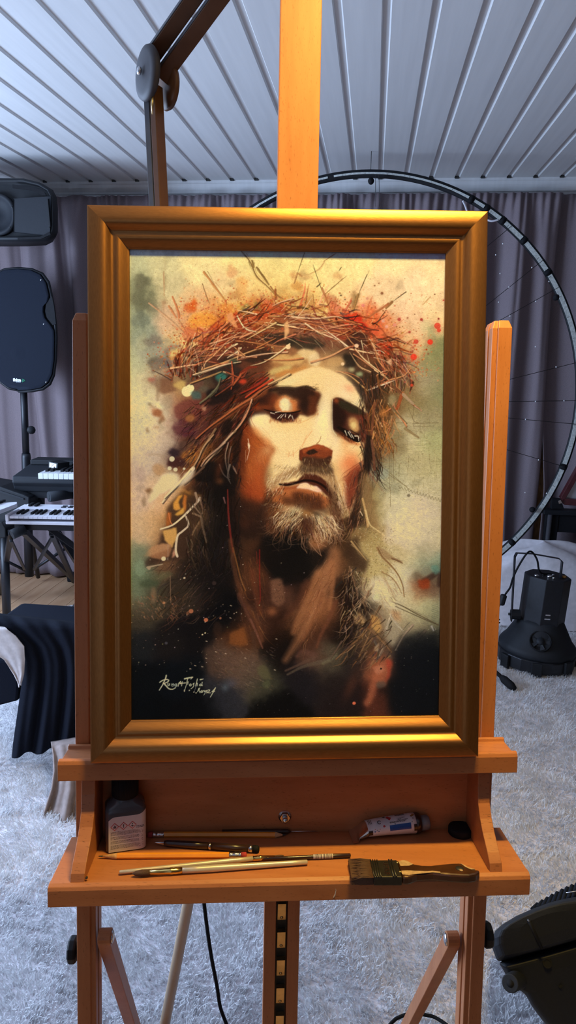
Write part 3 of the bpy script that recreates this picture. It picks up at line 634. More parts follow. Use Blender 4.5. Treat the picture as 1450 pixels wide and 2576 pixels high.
# architecture sketched behind on the right
for k in range(260):
    x, y = U(955, 1112), U(1040, 1240); v = U(0, 1)
    L = U(6, 34); c = jit((118, 98, 60), 14)
    if v < 0.5: stroke([(x, y), (x + U(-1, 1), y + L)], U(.6, 1.5), .5, c, U(.25, .6), 2)
    elif v < .85: stroke([(x, y), (x + L, y + U(-1, 3))], U(.6, 1.4), .5, c, U(.25, .55), 2)
    else: stroke([(x, y), (x + L * .5, y + L * U(.4, .9))], U(.6, 1.4), .5, c, U(.3, .6), 2)
for q in ("988,1060 988,1215", "994,1120 994,1212", "986,1225 986,1275", "1044,1062 1112,1060", "1046,1069 1100,1069", "1000,1060 1040,1060", "970,1185 1030,1225", "975,1180 1040,1235", "1033,1022 1048,1055 1060,1061", "1048,1015 1044,1050", "984,1150 984,1230"): stroke(S(q), 1.5, 1.2, (105, 85, 52), .75)
for k in range(420): dot(U(955, 1112), U(930, 1260), U(.4, 1.1), jit((110, 92, 58), 16), U(.25, .6))
for k in range(14): stroke([(1008 + k * 8, 1222 + k * 2.5), (1012 + k * 8, 1230 + k * 2.6), (1015 + k * 8, 1226 + k * 2.4)], 1.8, 1, (110, 95, 66), .65)
dot(1034, 1247, 4, (120, 104, 78), .9)
for y in (1105, 1112, 1122, 1130): stroke([(1048, y), (1085, y - 2)], 2.5, 1.5, (205, 190, 135), .6)
bloom(1035, 1103, 14, 10, (200, 182, 135), .7, 4); bloom(1000, 1105, 34, 30, (122, 102, 66), .35, 8); bloom(965, 1190, 18, 16, (150, 150, 125), .6, 5); bloom(958, 1180, 9, 8, (110, 104, 84), .6, 4)
stroke(S("1025,1075 1060,1098"), 8, 5, (120, 90, 52), .6)
for k in range(900):
    x, y = U(316, 1128), U(630, 1240)
    if 470 < x < 960 and y > 760: continue
    dot(x, y, U(.3, 1.0), jit((120, 85, 50), 20), U(.2, .6))
# long twigs thrown up by the crown
TW = [("600,628 622,652 640,690 668,716 692,742", 2, 3, 6, (120, 82, 40)), ("627,650 632,668", 4, 7, 0, (130, 95, 45)), ("640,668 655,688 672,712", 8, 4, 0, (125, 88, 42)), ("675,715 690,735 708,748", 5, 2, 0, (150, 95, 48)), ("688,722 688,765", 8, 4, 0, (158, 84, 42)), ("505,680 530,712 560,752", 9, 5, 0, (190, 120, 62)), ("560,752 568,790 588,820", 10, 4, 0, (215, 120, 65)), ("501,710 510,735 520,760", 1, 1.4, 0, (110, 70, 40)), ("425,742 440,780 442,795", 7, 9, 0, (200, 110, 62)), ("415,765 435,795", 5, 5, 0, (205, 120, 70)), ("403,680 404,740", 4, 5, 0, (195, 150, 100)), ("365,758 420,800 470,850", 5, 8, 0, (205, 150, 105)), ("440,800 465,840", 6, 6, 0, (205, 130, 85)),
      ("763,630 745,682", 1.2, 1.5, 0, (100, 80, 40)), ("745,682 736,708", 7, 6, 0, (185, 130, 72)), ("745,682 756,690", 6, 4, 0, (190, 135, 75)), ("760,690 795,675 812,655 815,650", 5, 3, 0, (225, 175, 105)), ("845,632 812,652", 2, 3, 0, (190, 140, 80)), ("785,660 802,708 812,735", 1.5, 1.8, 0, (95, 75, 42)), ("808,718 820,750 832,785", 7, 3, 0, (190, 120, 66)), ("793,716 806,706", 2.2, 1.5, 0, (90, 70, 42)), ("872,688 845,710 815,735", 1.5, 3, 0, (140, 100, 55)), ("931,674 902,735", 1, 1.6, 0, (110, 85, 48)), ("902,735 890,775", 10, 12, 0, (160, 115, 62)), ("1027,727 990,753", 1.2, 2, 0, (85, 65, 38)), ("990,753 975,768", 13, 12, 0, (148, 98, 52)), ("980,758 950,778 915,800", 11, 5, 0, (178, 102, 58)), ("975,773 955,800 940,830", 2.5, 1, 0, (110, 75, 42)), ("858,666 852,676", 1, 2, 0, (100, 80, 40)), ("785,735 790,770 800,780", 2, 2, 0, (150, 95, 50)), ("770,735 760,780", 2, 2, 0, (130, 95, 50)), ("1090,740 1070,760", 6, 2, 0, (210, 165, 105))]
for q, a, b, m_, c in TW:
    a, b, m_ = a * .62, b * .5, m_ * .62
    fib(S(q), max(a, b, m_), c)
    stroke(S(q), a, b, c, .8, wm=m_ or None)
    if max(a, b) > 2.5: stroke([(x + 1.5, y - 1) for x, y in S(q)], max(1, a * .25), 1, tuple(np.array(c) * .62), .55); stroke([(x - 1.5, y + 1) for x, y in S(q)], max(1, a * .22), 1, tuple(np.minimum(255, np.array(c) * 1.25)), .5)
poly(S("772,738 782,738 792,772 768,776 760,778"), (205, 150, 80), 2, .8, 3)
for a in """500,805,34,18,238,150,58,.8;545,825,22,14,204,78,38,.8;470,835,22,18,214,110,66,.7;600,800,24,14,196,66,34,.8;640,790,26,14,186,60,30,.8;560,770,20,14,226,132,56,.7;670,770,22,10,206,84,40,.8;700,778,18,10,170,60,30,.8;610,770,14,10,120,112,60,.7;520,860,24,14,176,66,40,.8;580,850,24,16,150,56,34,.8;880,800,22,14,226,58,30,.9;905,805,22,12,212,44,26,.9;940,830,20,16,216,84,48,.8;960,870,18,20,220,74,42,.8;840,790,18,12,216,96,50,.8;800,775,20,10,206,140,66,.7;740,770,18,8,196,120,56,.7;480,880,24,12,150,80,60,.7;500,930,40,18,64,40,34,.7;620,860,60,14,70,32,22,.6;700,845,60,14,60,36,26,.6;560,960,36,16,44,26,24,.7""".split(';'):
    v = [float(q) for q in a.split(',')]; bloom(v[0], v[1], v[2], v[3], v[4:7], v[7], 11, U(-.4, .4))
for k in range(900):
    x, y = U(440, 720), U(740, 880); dot(x, y, U(.5, 1.9), jit([(232, 150, 60), (206, 74, 36), (244, 190, 110), (150, 52, 30)][int(U(0, 4))], 16), U(.3, .8))
# --------------------------------------------------------------- crown of thorns
for k in range(420):                              # dark tangle underneath
    t = U(0, 1); a = math.pi * (1.02 - 1.05 * t); rx, ry = 285 + U(-40, 34), 150 + U(-44, 40)
    cx_, cy_ = 735, 945; x, y = cx_ + rx * math.cos(a), cy_ - ry * math.sin(a)
    tg = np.array([rx * math.sin(a), ry * math.cos(a)]); tg /= np.hypot(*tg); an = math.atan2(tg[1], tg[0]) + PR_.normal(0, .5); L = U(14, 55)
    c = jit([(70, 32, 22), (45, 28, 22), (120, 45, 25), (150, 62, 32)][int(U(0, 4))], 16)
    stroke([(x, y), (x + L * .5 * math.cos(an), y + L * .5 * math.sin(an) + U(-4, 4)), (x + L * math.cos(an), y + L * math.sin(an))], U(2, 7), U(1, 3), c, U(.4, .8))
for a in """700,850,46,16,44,32,26,.8;765,858,54,15,46,38,30,.8;640,890,44,18,46,30,24,.8;575,905,30,14,40,28,24,.7;600,865,20,14,70,35,26,.7;880,905,22,18,34,26,22,.9;900,850,30,20,60,32,28,.85;800,810,34,10,130,62,42,.8;845,835,30,12,150,60,40,.7;720,800,30,10,150,75,42,.7;560,930,40,20,44,32,30,.7;690,815,22,8,90,60,34,.7;610,820,30,10,165,60,35,.7;935,880,24,16,90,45,30,.8;960,930,24,30,60,38,28,.8""".split(';'):
    v = [float(q) for q in a.split(',')]; bloom(v[0], v[1], v[2], v[3], v[4:7], v[7], 9)
bloom(770, 885, 26, 14, (236, 196, 130), .9, 6); bloom(722, 900, 40, 14, (222, 170, 98), .85, 7); bloom(790, 900, 16, 18, (240, 205, 145), .8, 5); bloom(845, 905, 22, 12, (200, 150, 90), .8, 6); bloom(730, 930, 46, 10, (205, 130, 62), .8, 7, -.2); bloom(700, 925, 30, 8, (222, 190, 110), .7, 5, -.3); bloom(665, 955, 26, 7, (228, 180, 120), .7, 5, -.45)
CH = [(222, 160, 105), (236, 186, 130), (205, 130, 78), (180, 96, 56), (240, 200, 150), (196, 112, 66)]
STK = """478,892 560,888 600,886|500,898 540,890 575,880|420,922 470,914 500,910|500,925 560,905 620,880 660,868|508,932 570,905 650,888|585,852 640,858 700,866 725,866|597,845 640,825 665,806|660,806 700,812 740,818|615,848 655,826 690,806|480,915 510,905 560,912|565,895 590,880 600,870|590,902 595,870|560,875 600,890 640,893|600,895 660,885 720,880|625,915 660,905 700,880 725,860|640,870 670,855 690,845|575,862 610,890|480,900 520,870 545,850|520,890 550,872|660,900 720,900 760,895|670,790 700,790 735,787|690,785 745,800 800,815 835,825 868,832|712,788 760,800 830,808|718,815 780,825 830,833|740,835 700,850 680,862|790,830 850,815 900,808|800,812 860,800 910,810|720,790 790,795 845,790 870,800|850,838 870,830 900,812|765,808 800,830 850,850 870,868|870,835 885,855 905,872|800,815 840,840 880,870|780,905 830,890 870,870 900,863|880,872 920,880 945,884|905,862 890,864 870,872|880,880 905,915 935,930|925,885 935,915 950,925|890,885 920,905 950,928|935,850 950,880 970,905|940,845 955,900 975,925|945,905 960,930 975,935|955,880 965,905 972,930|895,872 920,900 965,935 985,955|815,935 860,930 905,945 925,975|840,925 880,940 915,968 925,978|925,977 960,962 990,950|930,976 975,960 1005,948|985,950 1020,940 1040,920|945,925 975,945|950,940 965,930 985,925|1000,965 1020,985 1045,1012|1018,985 1035,1002 1050,1017|1045,1012 1058,1022 1068,1030|985,970 1005,980 1015,990 1005,1020|1015,990 1008,1025|980,1010 1000,1035 1025,1060|985,1000 1010,1040 1028,1068|945,1000 950,1035 965,1070|955,1040 985,1025 1000,1005|965,1055 985,1070 975,1100|700,760 660,780 610,790|735,745 700,755 680,765|590,775 640,785|590,790 610,820 640,830|490,880 540,870|520,860 570,845 600,830|545,825 575,800 590,790|540,900 570,870 590,860|640,800 620,812 590,830|600,840 570,850 530,890|530,890 510,905"""
for q in STK.split('|'):
    P = S(q); w = U(2.2, 4.4); c = jit(CH[int(U(0, 6))], 10)
    if U(0, 1) < .5: P = P[::-1]
    stroke([(x + 1, y + 2.2) for x, y in P], w + 1, .8, (70, 30, 20), .6); fib(P, w, c, 3); stroke(P, w, U(.6, 1.4), c, .95); stroke([(x - .6, y - .9) for x, y in P], w * .35, .6, tuple(np.minimum(255, np.array(c) * 1.16)), .7)
for k in range(330):                              # thinner loose straw on top
    t = U(0, 1); a = math.pi * (1.0 - 1.03 * t); rx, ry = 275 + U(-46, 30), 140 + U(-46, 34)
    x, y = 735 + rx * math.cos(a), 945 - ry * math.sin(a); tg = np.array([rx * math.sin(a), ry * math.cos(a)]); an = math.atan2(tg[1], tg[0]) + PR_.normal(0, .42); L = U(10, 60)
    c = jit(CH[int(U(0, 6))] if U(0, 1) < .55 else [(110, 45, 28), (150, 60, 34), (90, 50, 30)][int(U(0, 3))], 14)
    stroke([(x, y), (x + L * .5 * math.cos(an) + U(-3, 3), y + L * .5 * math.sin(an) + U(-3, 3)), (x + L * math.cos(an), y + L * math.sin(an))], U(.8, 2.4), U(.6, 1.2), c, U(.5, .9))
poly(S("772,838 782,842 790,870 778,880 768,860"), (238, 170, 110), 1.5, .0); poly(S("564,786 576,780 592,820 584,818 566,800"), (232, 150, 90), 1.2, .9); poly(S("712,808 720,800 724,830 712,850"), (240, 175, 110), 1.5, .9); dot(721, 867, 6, (245, 200, 140)); dot(898, 864, 5, (240, 190, 140)); dot(862, 910, 4, (240, 195, 140)); poly(S("975,905 990,895 988,915"), (225, 170, 120), 1.2, .9)
stroke(S("600,935 620,920 640,918"), 10, 4, (140, 40, 24), .6); bloom(582, 905, 12, 8, (40, 62, 48), .7, 4); bloom(548, 942, 12, 12, (48, 110, 92), .85, 6); bloom(488, 992, 14, 12, (62, 92, 84), .75, 6); bloom(905, 935, 8, 7, (170, 180, 120), .8, 4); bloom(885, 925, 8, 6, (205, 190, 130), .7, 3)
for x, y, r, c in ((1090, 854, 7, (226, 58, 36)), (1047, 892, 8, (228, 62, 38)), (1109, 813, 8, (214, 74, 48)), (1113, 824, 5, (214, 74, 48)), (1053, 853, 6, (206, 72, 50)), (1067, 797, 3.6, (170, 62, 48)), (1009, 797, 4.2, (178, 74, 58)), (1036, 829, 3, (176, 78, 56)), (964, 731, 3.6, (150, 98, 60)), (1045, 868, 3, (180, 100, 66)), (1044, 877, 2.5, (160, 80, 56)), (926, 744, 3.4, (215, 150, 110)), (997, 811, 4, (225, 140, 110)), (976, 815, 4, (232, 160, 125)), (1112, 795, 2.4, (150, 60, 50)), (1031, 793, 2.2, (170, 110, 75)), (1085, 884, 2, (140, 90, 60)), (1102, 733, 1.6, (110, 80, 50)), (1125, 748, 2, (190, 70, 55)), (915, 762, 4, (225, 130, 105)), (857, 737, 1.8, (90, 70, 45)), (868, 747, 1.5, (110, 80, 50)), (945, 712, 1.8, (140, 95, 60)), (956, 706, 1.6, (150, 100, 60)), (967, 801, 4, (225, 160, 125)), (1042, 964, 3.5, (196, 66, 40))):
    glow(x, y, r * 1.9, r * 1.9, c, .22); dot(x, y, r, c, .95); dot(x - r * .25, y - r * .3, r * .35, tuple(np.minimum(255, np.array(c) * 1.12)), .5)
for k in range(150): dot(U(900, 1115), U(720, 960), U(.4, 1.6), jit((190, 105, 70), 22), U(.3, .8))
for k in range(90): dot(U(450, 700), U(690, 830), U(.5, 2.2), jit((200, 100, 50), 24), U(.3, .7))
# --------------------------------------------------------------- face
SK = (247, 206, 138)
poly(S("687,968 702,953 722,940 750,928 778,920 800,917 830,924 855,936 872,948 890,966 905,986 915,1008 926,1032 920,1060 922,1085 915,1112 920,1142 916,1160 909,1190 903,1225 896,1262 880,1300 846,1310 800,1290 740,1270 690,1250 660,1215 652,1160 660,1125 640,1095 626,1068 622,1048 640,1038 668,1040 684,1028 664,1000 676,980"), SK, 2.0, 1, 2)
for a in """780,945,60,18,248,206,134,.8,-.3;720,958,30,9,236,208,140,.9,-.35;850,960,30,26,249,206,142,.9,.5;870,990,24,22,252,214,158,.8,.6;800,1000,20,40,243,200,130,.7,0;812,1060,20,60,250,226,178,.95,.08;800,1130,30,40,247,212,150,.8,0;650,1056,26,20,250,226,172,1,.5;690,1090,40,26,249,214,150,.9,.5;720,1060,50,24,245,200,126,.7,-.1;740,1110,40,30,247,206,140,.8,0;700,1150,34,26,243,204,140,.9,0;690,1180,28,24,236,196,130,.9,0;735,1165,30,24,244,208,146,.9,0;850,1150,14,40,246,196,128,.9,.1;840,1110,16,40,248,212,158,.8,0;905,1140,14,22,236,204,132,.95,.2;885,1165,20,30,234,130,72,.75,.4;870,1120,10,34,240,176,110,.8,-.2;860,1180,16,26,238,170,108,.8,0;900,1060,8,12,120,60,35,.4,0;880,1215,18,40,196,104,60,.9,.25;850,1230,16,30,214,150,92,.7,.1;893,1190,16,26,160,70,40,.9,.3;760,975,40,10,238,186,116,.6,-.1;880,972,14,9,238,160,112,.7,.3;900,1010,12,18,246,218,160,.8,.6""".split(';'):
    v = [float(q) for q in a.split(',')]; glow(v[0], v[1], v[2], v[3], v[4:7], v[7], v[8])
# left cheek in warm shade
poly(S("628,1072 645,1092 668,1108 690,1128 676,1150 668,1180 676,1205 664,1240 640,1290 616,1330 590,1320 572,1250 566,1180 572,1120 590,1080 610,1060"), (150, 66, 28), 5, .95, 3)
for a in """640,1110,24,20,178,86,36,.8,.6;650,1150,20,24,196,112,58,.8,0;630,1180,30,28,168,82,36,.8,0;600,1120,20,36,104,42,20,.9,.3;585,1180,20,50,66,28,17,.9,0;620,1240,26,30,150,58,26,.8,0;600,1280,24,36,66,30,20,.9,0;645,1250,18,26,158,64,30,.7,0;668,1130,14,14,214,150,92,.7,0;665,1200,12,26,140,84,50,.7,0;580,1240,16,40,40,22,16,.9,0;630,1300,20,26,58,30,20,.9,0;612,1080,12,12,128,52,24,.9,0""".split(';'):
    v = [float(q) for q in a.split(',')]; glow(v[0], v[1], v[2], v[3], v[4:7], v[7], v[8])
for k in range(420):
    x, y = U(572, 690), U(1070, 1310); d_ = (x - 620) / 70
    c = jit((196, 104, 46) if U(0, 1) < .5 else (112, 44, 20), 18); an = 1.2 + .5 * d_ + PR_.normal(0, .18) if y > 1130 else .75 + PR_.normal(0, .2)
    if x > 628 + (y - 1072) * 1.1 and y < 1130: continue
    if x > 668 and y < 1230: continue
    L = U(8, 22); stroke([(x, y), (x + L * math.cos(an), y + L * math.sin(an))], U(.7, 1.5), .5, c, U(.2, .5), 2)
stroke(S("618,1100 622,1125 615,1155"), 1.5, 1.2, (250, 210, 170), .8); stroke(S("612,1130 612,1160"), 1.5, 1, (230, 170, 120), .7); poly(S("617,1108 624,1118 619,1128"), (252, 220, 180), .8, .9)
# left eye
poly(S("690,962 668,972 640,985 612,1005 596,1030 590,1060 606,1064 622,1046 640,1034 662,1030 676,1000"), (44, 22, 18), 5, .9, 4)
EY = S("686,968 698,972 714,972 735,975 764,967 781,971 796,981 803,990 800,1004 794,1022 790,1037 777,1045 758,1042 748,1041 737,1052 728,1056 706,1056 684,1050 672,1038 662,1026 640,1022 630,1010 638,990 660,974")
poly(EY, (66, 28, 18), 3.0, .97, 5)
for a in """645,1000,24,18,46,22,18,.9,0;668,985,18,10,52,24,20,.8,0;725,983,34,9,104,82,54,.8,.05;700,980,18,6,96,76,50,.7,0;775,1000,22,18,34,18,17,.95,.2;765,1016,14,12,24,14,16,.95,0;784,1025,12,14,120,54,26,.85,0;792,990,9,12,128,60,30,.8,0;740,1000,16,8,80,44,26,.7,.2;684,1002,12,18,110,44,22,.8,.4;746,1030,14,8,140,72,34,.7,0;665,1020,20,7,120,52,26,.8,0;640,1022,14,8,136,58,28,.8,0;712,1012,19,21,214,118,56,.95,0;714,1013,14,17,236,216,160,1,.1;724,1018,9,13,214,190,140,.9,0;716,1004,9,8,238,220,168,.9,0;738,1012,9,12,190,110,60,.6,0""".split(';'):
    v = [float(q) for q in a.split(',')]; glow(v[0], v[1], v[2], v[3], v[4:7], v[7], v[8])
stroke(S("664,980 690,974 715,972 740,974 768,968 790,976"), 6, 4, (40, 25, 19), .8, wm=11, soft=2.5); stroke(S("690,966 720,965 750,968 775,964"), 2, 1.5, (128, 100, 60), .6)
for k in range(90):
    t = U(0, 1); x = 676 + 118 * t; y = 972 + 5 * math.sin(t * 5) + U(-3, 10); stroke([(x, y), (x + U(4, 12), y + U(-7, 2))], U(.8, 1.8), .5, jit((62, 40, 26), 18), U(.4, .8), 2)
for k in range(110):
    x, y = U(735, 802), U(978, 1042); stroke([(x, y), (x + U(-6, 8), y + U(-8, 8))], U(.7, 1.4), .5, jit((150, 78, 38) if x > 770 else (62, 30, 22), 20), U(.3, .7), 2)
for k in range(40):
    a = U(-2.6, 2.6); x, y = 714 + 20 * math.cos(a), 1012 + 22 * math.sin(a); stroke([(x, y), (714 + 12 * math.cos(a), 1012 + 14 * math.sin(a))], 1.2, .5, jit((205, 120, 62), 16), .6, 2)
poly(S("674,1030 690,1034 710,1036 735,1034 746,1034 742,1044 730,1052 708,1053 690,1048 678,1040"), (70, 28, 22), 2.4, .9, 2)
stroke(S("662,1026 680,1031 705,1035 730,1034 752,1030"), 2, 3, (28, 12, 14), .95, wm=4.5); stroke(S("676,1030 690,1042 715,1044 738,1042"), 2, 2, (44, 18, 18), .8, wm=6)
for q in ("690,1034 702,1032", "676,1033 686,1036", "696,1047 706,1038", "703,1046 712,1036", "713,1044 714,1036", "722,1046 726,1038", "731,1041 734,1052", "728,1040 722,1042"): stroke(S(q), 1.5, .9, (235, 205, 185), .9)
for k in range(70): x = U(676, 748); stroke([(x, U(1046, 1054)), (x + U(-5, 5), U(1056, 1062))], 1.2, .5, jit((190, 110, 60), 16), .5, 2)
stroke(S("800,1035 775,1050 745,1063"), 1.6, 1, (214, 140, 80), .7)
# right eye
poly(S("836,1001 846,995 858,997 874,1006 894,1017 916,1030 927,1041 929,1072 925,1098 914,1112 903,1100 893,1111 880,1110 862,1098 845,1083 837,1076 836,1037"), (58, 24, 17), 1.4, .98, 1.5)
for a in """850,1050,14,30,40,18,15,.95,0;868,1012,22,9,48,40,26,.95,.35;895,1025,18,8,46,36,24,.9,.45;845,1005,7,8,150,66,34,.9,0;866,1030,14,12,84,34,26,.8,0;905,1050,16,20,104,40,28,.8,.2;918,1080,7,24,96,38,26,.8,0;870,1060,12,18,66,28,22,.8,0;890,1062,13,17,170,110,64,.95,-.3;891,1066,10,13,220,180,108,1,-.3;886,1052,8,6,190,140,84,.8,0;896,1076,8,7,206,150,84,.8,0;852,1090,12,6,120,62,30,.7,.6;890,1112,22,5,190,104,54,.6,.1""".split(';'):
    v = [float(q) for q in a.split(',')]; glow(v[0], v[1], v[2], v[3], v[4:7], v[7], v[8])
stroke(S("848,1070 866,1080 884,1094 900,1104 912,1098"), 8, 5, (24, 10, 12), .95, wm=15); stroke(S("882,1078 896,1086 912,1094 920,1100"), 2.5, 2, (26, 12, 12), .9)
for q in ("868,1079 872,1090", "876,1082 884,1096", "884,1088 890,1098", "893,1093 902,1094 903,1104", "880,1081 884,1088"): stroke(S(q), 1.8, 1, (228, 200, 190), .9)
for k in range(100):
    t = U(0, 1); x, y = 850 + 70 * t, 1004 + 28 * t + U(-5, 9); stroke([(x, y), (x + U(4, 11), y + U(0, 7))], U(.8, 1.8), .5, jit((40, 32, 22), 12), U(.5, .9), 2)
for k in range(60): x = U(850, 920); y = 1085 + (x - 850) * .45; stroke([(x, y + U(0, 8)), (x + U(2, 8), y + U(8, 18))], 1.1, .5, jit((196, 108, 56), 18), .5, 2)
stroke(S("836,1001 835,1037 836,1076 846,1092"), 1.6, 1.4, (255, 236, 190), .8); stroke(S("885,1008 905,1020 925,1034"), 2, 1.5, (246, 214, 150), .8)
# nose
poly(S("758,1158 790,1166 826,1164 838,1180 842,1204 815,1192 785,1188 752,1188 748,1172"), (104, 70, 42), 4, .9, 3)
poly(S("752,1130 763,1124 781,1120 795,1114 808,1117 824,1124 836,1131 834,1149 829,1163 815,1170 790,1172 768,1165 751,1153 750,1140"), (120, 50, 26), 1.2, 1, 1.2)
poly(S("754,1131 781,1121 795,1115 810,1118 835,1131 820,1134 806,1128 790,1126 772,1130 760,1138"), (172, 76, 36), 1.6, .9, 1.5)
poly(S("752,1152 770,1146 795,1146 815,1150 830,1146 826,1162 806,1172 778,1170 760,1162"), (84, 46, 30), 2.5, .85, 2)
poly(S("767,1137 775,1130 787,1127 799,1134 790,1139 776,1142"), (38, 24, 18), .9, .95, .8); poly(S("818,1150 826,1143 833,1146 830,1156 822,1160"), (48, 24, 18), 1, .9, .8)
glow(800, 1142, 10, 5, (150, 68, 34), .7); glow(756, 1143, 4, 7, (140, 60, 30), .7)
for k in range(130): x, y = U(752, 834), U(1120, 1166); stroke([(x, y), (x + U(-5, 5), y + U(2, 7))], 1, .5, jit((176, 88, 46) if U(0, 1) < .5 else (78, 36, 22), 18), .45, 2)
stroke(S("806,1094 802,1106 795,1113"), 1.2, 2, (146, 84, 36), .85); stroke(S("783,1080 765,1105 755,1128"), 2, 1.5, (232, 164, 104), .7); stroke(S("770,1090 758,1115 740,1135 722,1146"), 2, 1.2, (226, 156, 98), .6)
for k in range(16): x = U(716, 735); stroke([(x, U(1128, 1142)), (x + U(-3, 3), U(1142, 1150))], 1, .6, (214, 140, 84), .6, 2)
stroke(S("655,1072 668,1085 676,1098"), 1, .8, (205, 150, 92), .7); stroke(S("660,1110 690,1120 700,1138"), 2, 1, (226, 160, 98), .5)
# blush, cuts on the right cheek
for q in ("916,1156 890,1172 864,1190 856,1204", "914,1160 880,1188 858,1208", "868,1196 854,1208 866,1206"): stroke(S(q), 1.6, 1, (120, 42, 26), .75)
poly(S("918,1158 912,1190 904,1222 892,1262 884,1280 874,1262 872,1224 862,1206 890,1180"), (138, 58, 34), 5, .75, 2)
poly(S("834,1158 846,1160 858,1180 866,1215 862,1245 850,1240 842,1205"), (226, 176, 112), 4, .7, 2)
# moustache, mouth, chin, beard
poly(S("700,1188 720,1180 750,1172 760,1160 812,1168 826,1170 834,1190 850,1215 858,1250 866,1290 850,1280 830,1240 815,1205 780,1190 740,1196 700,1214 680,1236 668,1240 672,1214"), (150, 106, 66), 4, .8, 3)
poly(S("698,1215 714,1213 744,1208 764,1189 781,1190 800,1195 818,1208 826,1222 836,1250 830,1256 816,1242 796,1225 778,1218 764,1213 740,1218 718,1223 702,1222"), (70, 28, 18), 1.6, .97, 1)
stroke(S("698,1216 716,1219 742,1213 764,1207 790,1210 812,1221 826,1236 836,1252"), 3.5, 6, (24, 9, 9), .95, wm=6)
poly(S("690,1224 720,1226 745,1226 770,1228 800,1236 828,1254 836,1266 820,1280 780,1284 735,1278 700,1268 680,1256"), (164, 80, 38), 3, .9, 2)
poly(S("702,1220 720,1223 742,1219 752,1216 742,1230 716,1231 700,1229"), (150, 72, 36), 1.5, .9, 1)
poly(S("741,1227 754,1216 768,1213 776,1217 778,1224 794,1221 808,1234 796,1237 774,1229 756,1227"), (242, 196, 172), 1.4, .97)
glow(800, 1232, 9, 4, (236, 170, 140), .6, .4); stroke(S("776,1217 780,1223"), 1.2, 1, (150, 60, 40), .7)
poly(S("728,1240 745,1236 770,1240 800,1250 815,1262 805,1276 785,1272 760,1262 736,1256"), (74, 36, 21), 4, .9, 2)
for a in """700,1255,22,16,184,104,52,.9,0;680,1290,24,18,176,104,56,.9,0;720,1278,22,12,196,140,84,.8,0;748,1278,26,12,204,180,130,.85,-.2;730,1300,26,12,198,176,128,.8,-.4;770,1290,18,14,170,112,58,.8,0;812,1308,20,18,206,186,138,.9,.5;830,1280,16,26,120,76,44,.8,.3;850,1262,9,30,196,164,110,.7,-.2;700,1320,26,12,140,100,62,.7,-.4;760,1320,18,16,110,66,38,.8,0;800,1335,26,16,140,102,66,.7,0;840,1320,16,26,96,60,36,.8,0;690,1240,14,14,140,66,34,.7,0;870,1290,9,26,110,76,44,.7,0""".split(';'):
    v = [float(q) for q in a.split(',')]; glow(v[0], v[1], v[2], v[3], v[4:7], v[7], v[8])
def hairs(n, xr, yr, ang, L, cols, w=(.7, 1.6), al=(.4, .9), curl=.3, test=None):
    for k in range(n):
        x, y = U(*xr), U(*yr)
        if test and not test(x, y): continue
        a = ang(x, y) + PR_.normal(0, .16); l = U(*L); cb = PR_.normal(0, curl); c = jit(cols[int(U(0, len(cols)))], 12)
        stroke([(x, y), (x + .5 * l * math.cos(a), y + .5 * l * math.sin(a)), (x + l * math.cos(a + cb), y + l * math.sin(a + cb))], U(*w), .5, c, U(*al), 3)
LH = [(228, 192, 140), (206, 160, 108), (236, 206, 160)]; DH = [(70, 36, 22), (104, 60, 36), (52, 26, 17)]
hairs(170, (690, 765), (1165, 1205), lambda x, y: 2.0 + (760 - x) / 160, (8, 20), LH + [(120, 86, 54)], test=lambda x, y: y < 1216 - (x - 690) * .3)
hairs(80, (668, 712), (1195, 1240), lambda x, y: 2.1, (10, 22), LH)
hairs(130, (756, 832), (1158, 1190), lambda x, y: 1.9 - (x - 756) / 70, (6, 15), DH + [(150, 110, 72)] + LH[:1])
hairs(150, (815, 868), (1180, 1285), lambda x, y: 1.15 + (868 - x) / 160, (12, 30), LH + [(130, 92, 58)], test=lambda x, y: abs(x - (824 + (y - 1180) * .36)) < 16)
hairs(120, (735, 815), (1236, 1275), lambda x, y: 1.5, (8, 20), DH + [(150, 84, 44)])
hairs(170, (665, 760), (1262, 1325), lambda x, y: 2.2 + (740 - x) / 180, (12, 34), LH + [(176, 120, 70), (150, 92, 50)], test=lambda x, y: y < 1330 - (760 - x) * .1)
hairs(150, (765, 850), (1290, 1345), lambda x, y: 1.25 - (x - 790) / 220, (16, 44), LH + [(190, 140, 92), (140, 88, 52)])
hairs(150, (668, 860), (1300, 1350), lambda x, y: 1.75 + (765 - x) / 140, (20, 46), [(170, 112, 76), (120, 74, 46), (200, 150, 104)], curl=.6)
hairs(90, (660, 700), (1230, 1320), lambda x, y: 1.9, (10, 28), DH + [(150, 84, 44)])
hairs(90, (840, 884), (1250, 1340), lambda x, y: 1.5, (14, 36), DH + [(160, 110, 66)])
poly(S("655,1345 690,1352 740,1345 755,1365 775,1375 800,1390 835,1372 832,1410 790,1440 770,1470 700,1480 664,1440 640,1400"), (13, 11, 12), 6, .9, 5)
hairs(60, (690, 850), (1335, 1352), lambda x, y: 1.5 + (770 - x) / 200, (24, 60), [(150, 98, 66), (110, 66, 42), (190, 140, 100)], curl=.7)
for q in ("752,1335 758,1365 770,1395", "790,1350 800,1380 806,1400", "775,1365 795,1390 808,1402", "760,1350 755,1375 770,1392", "700,1335 690,1350", "820,1345 836,1362 828,1372", "782,1345 800,1368 820,1378"): stroke(S(q), 1.6, 1, (176, 124, 88), .85)
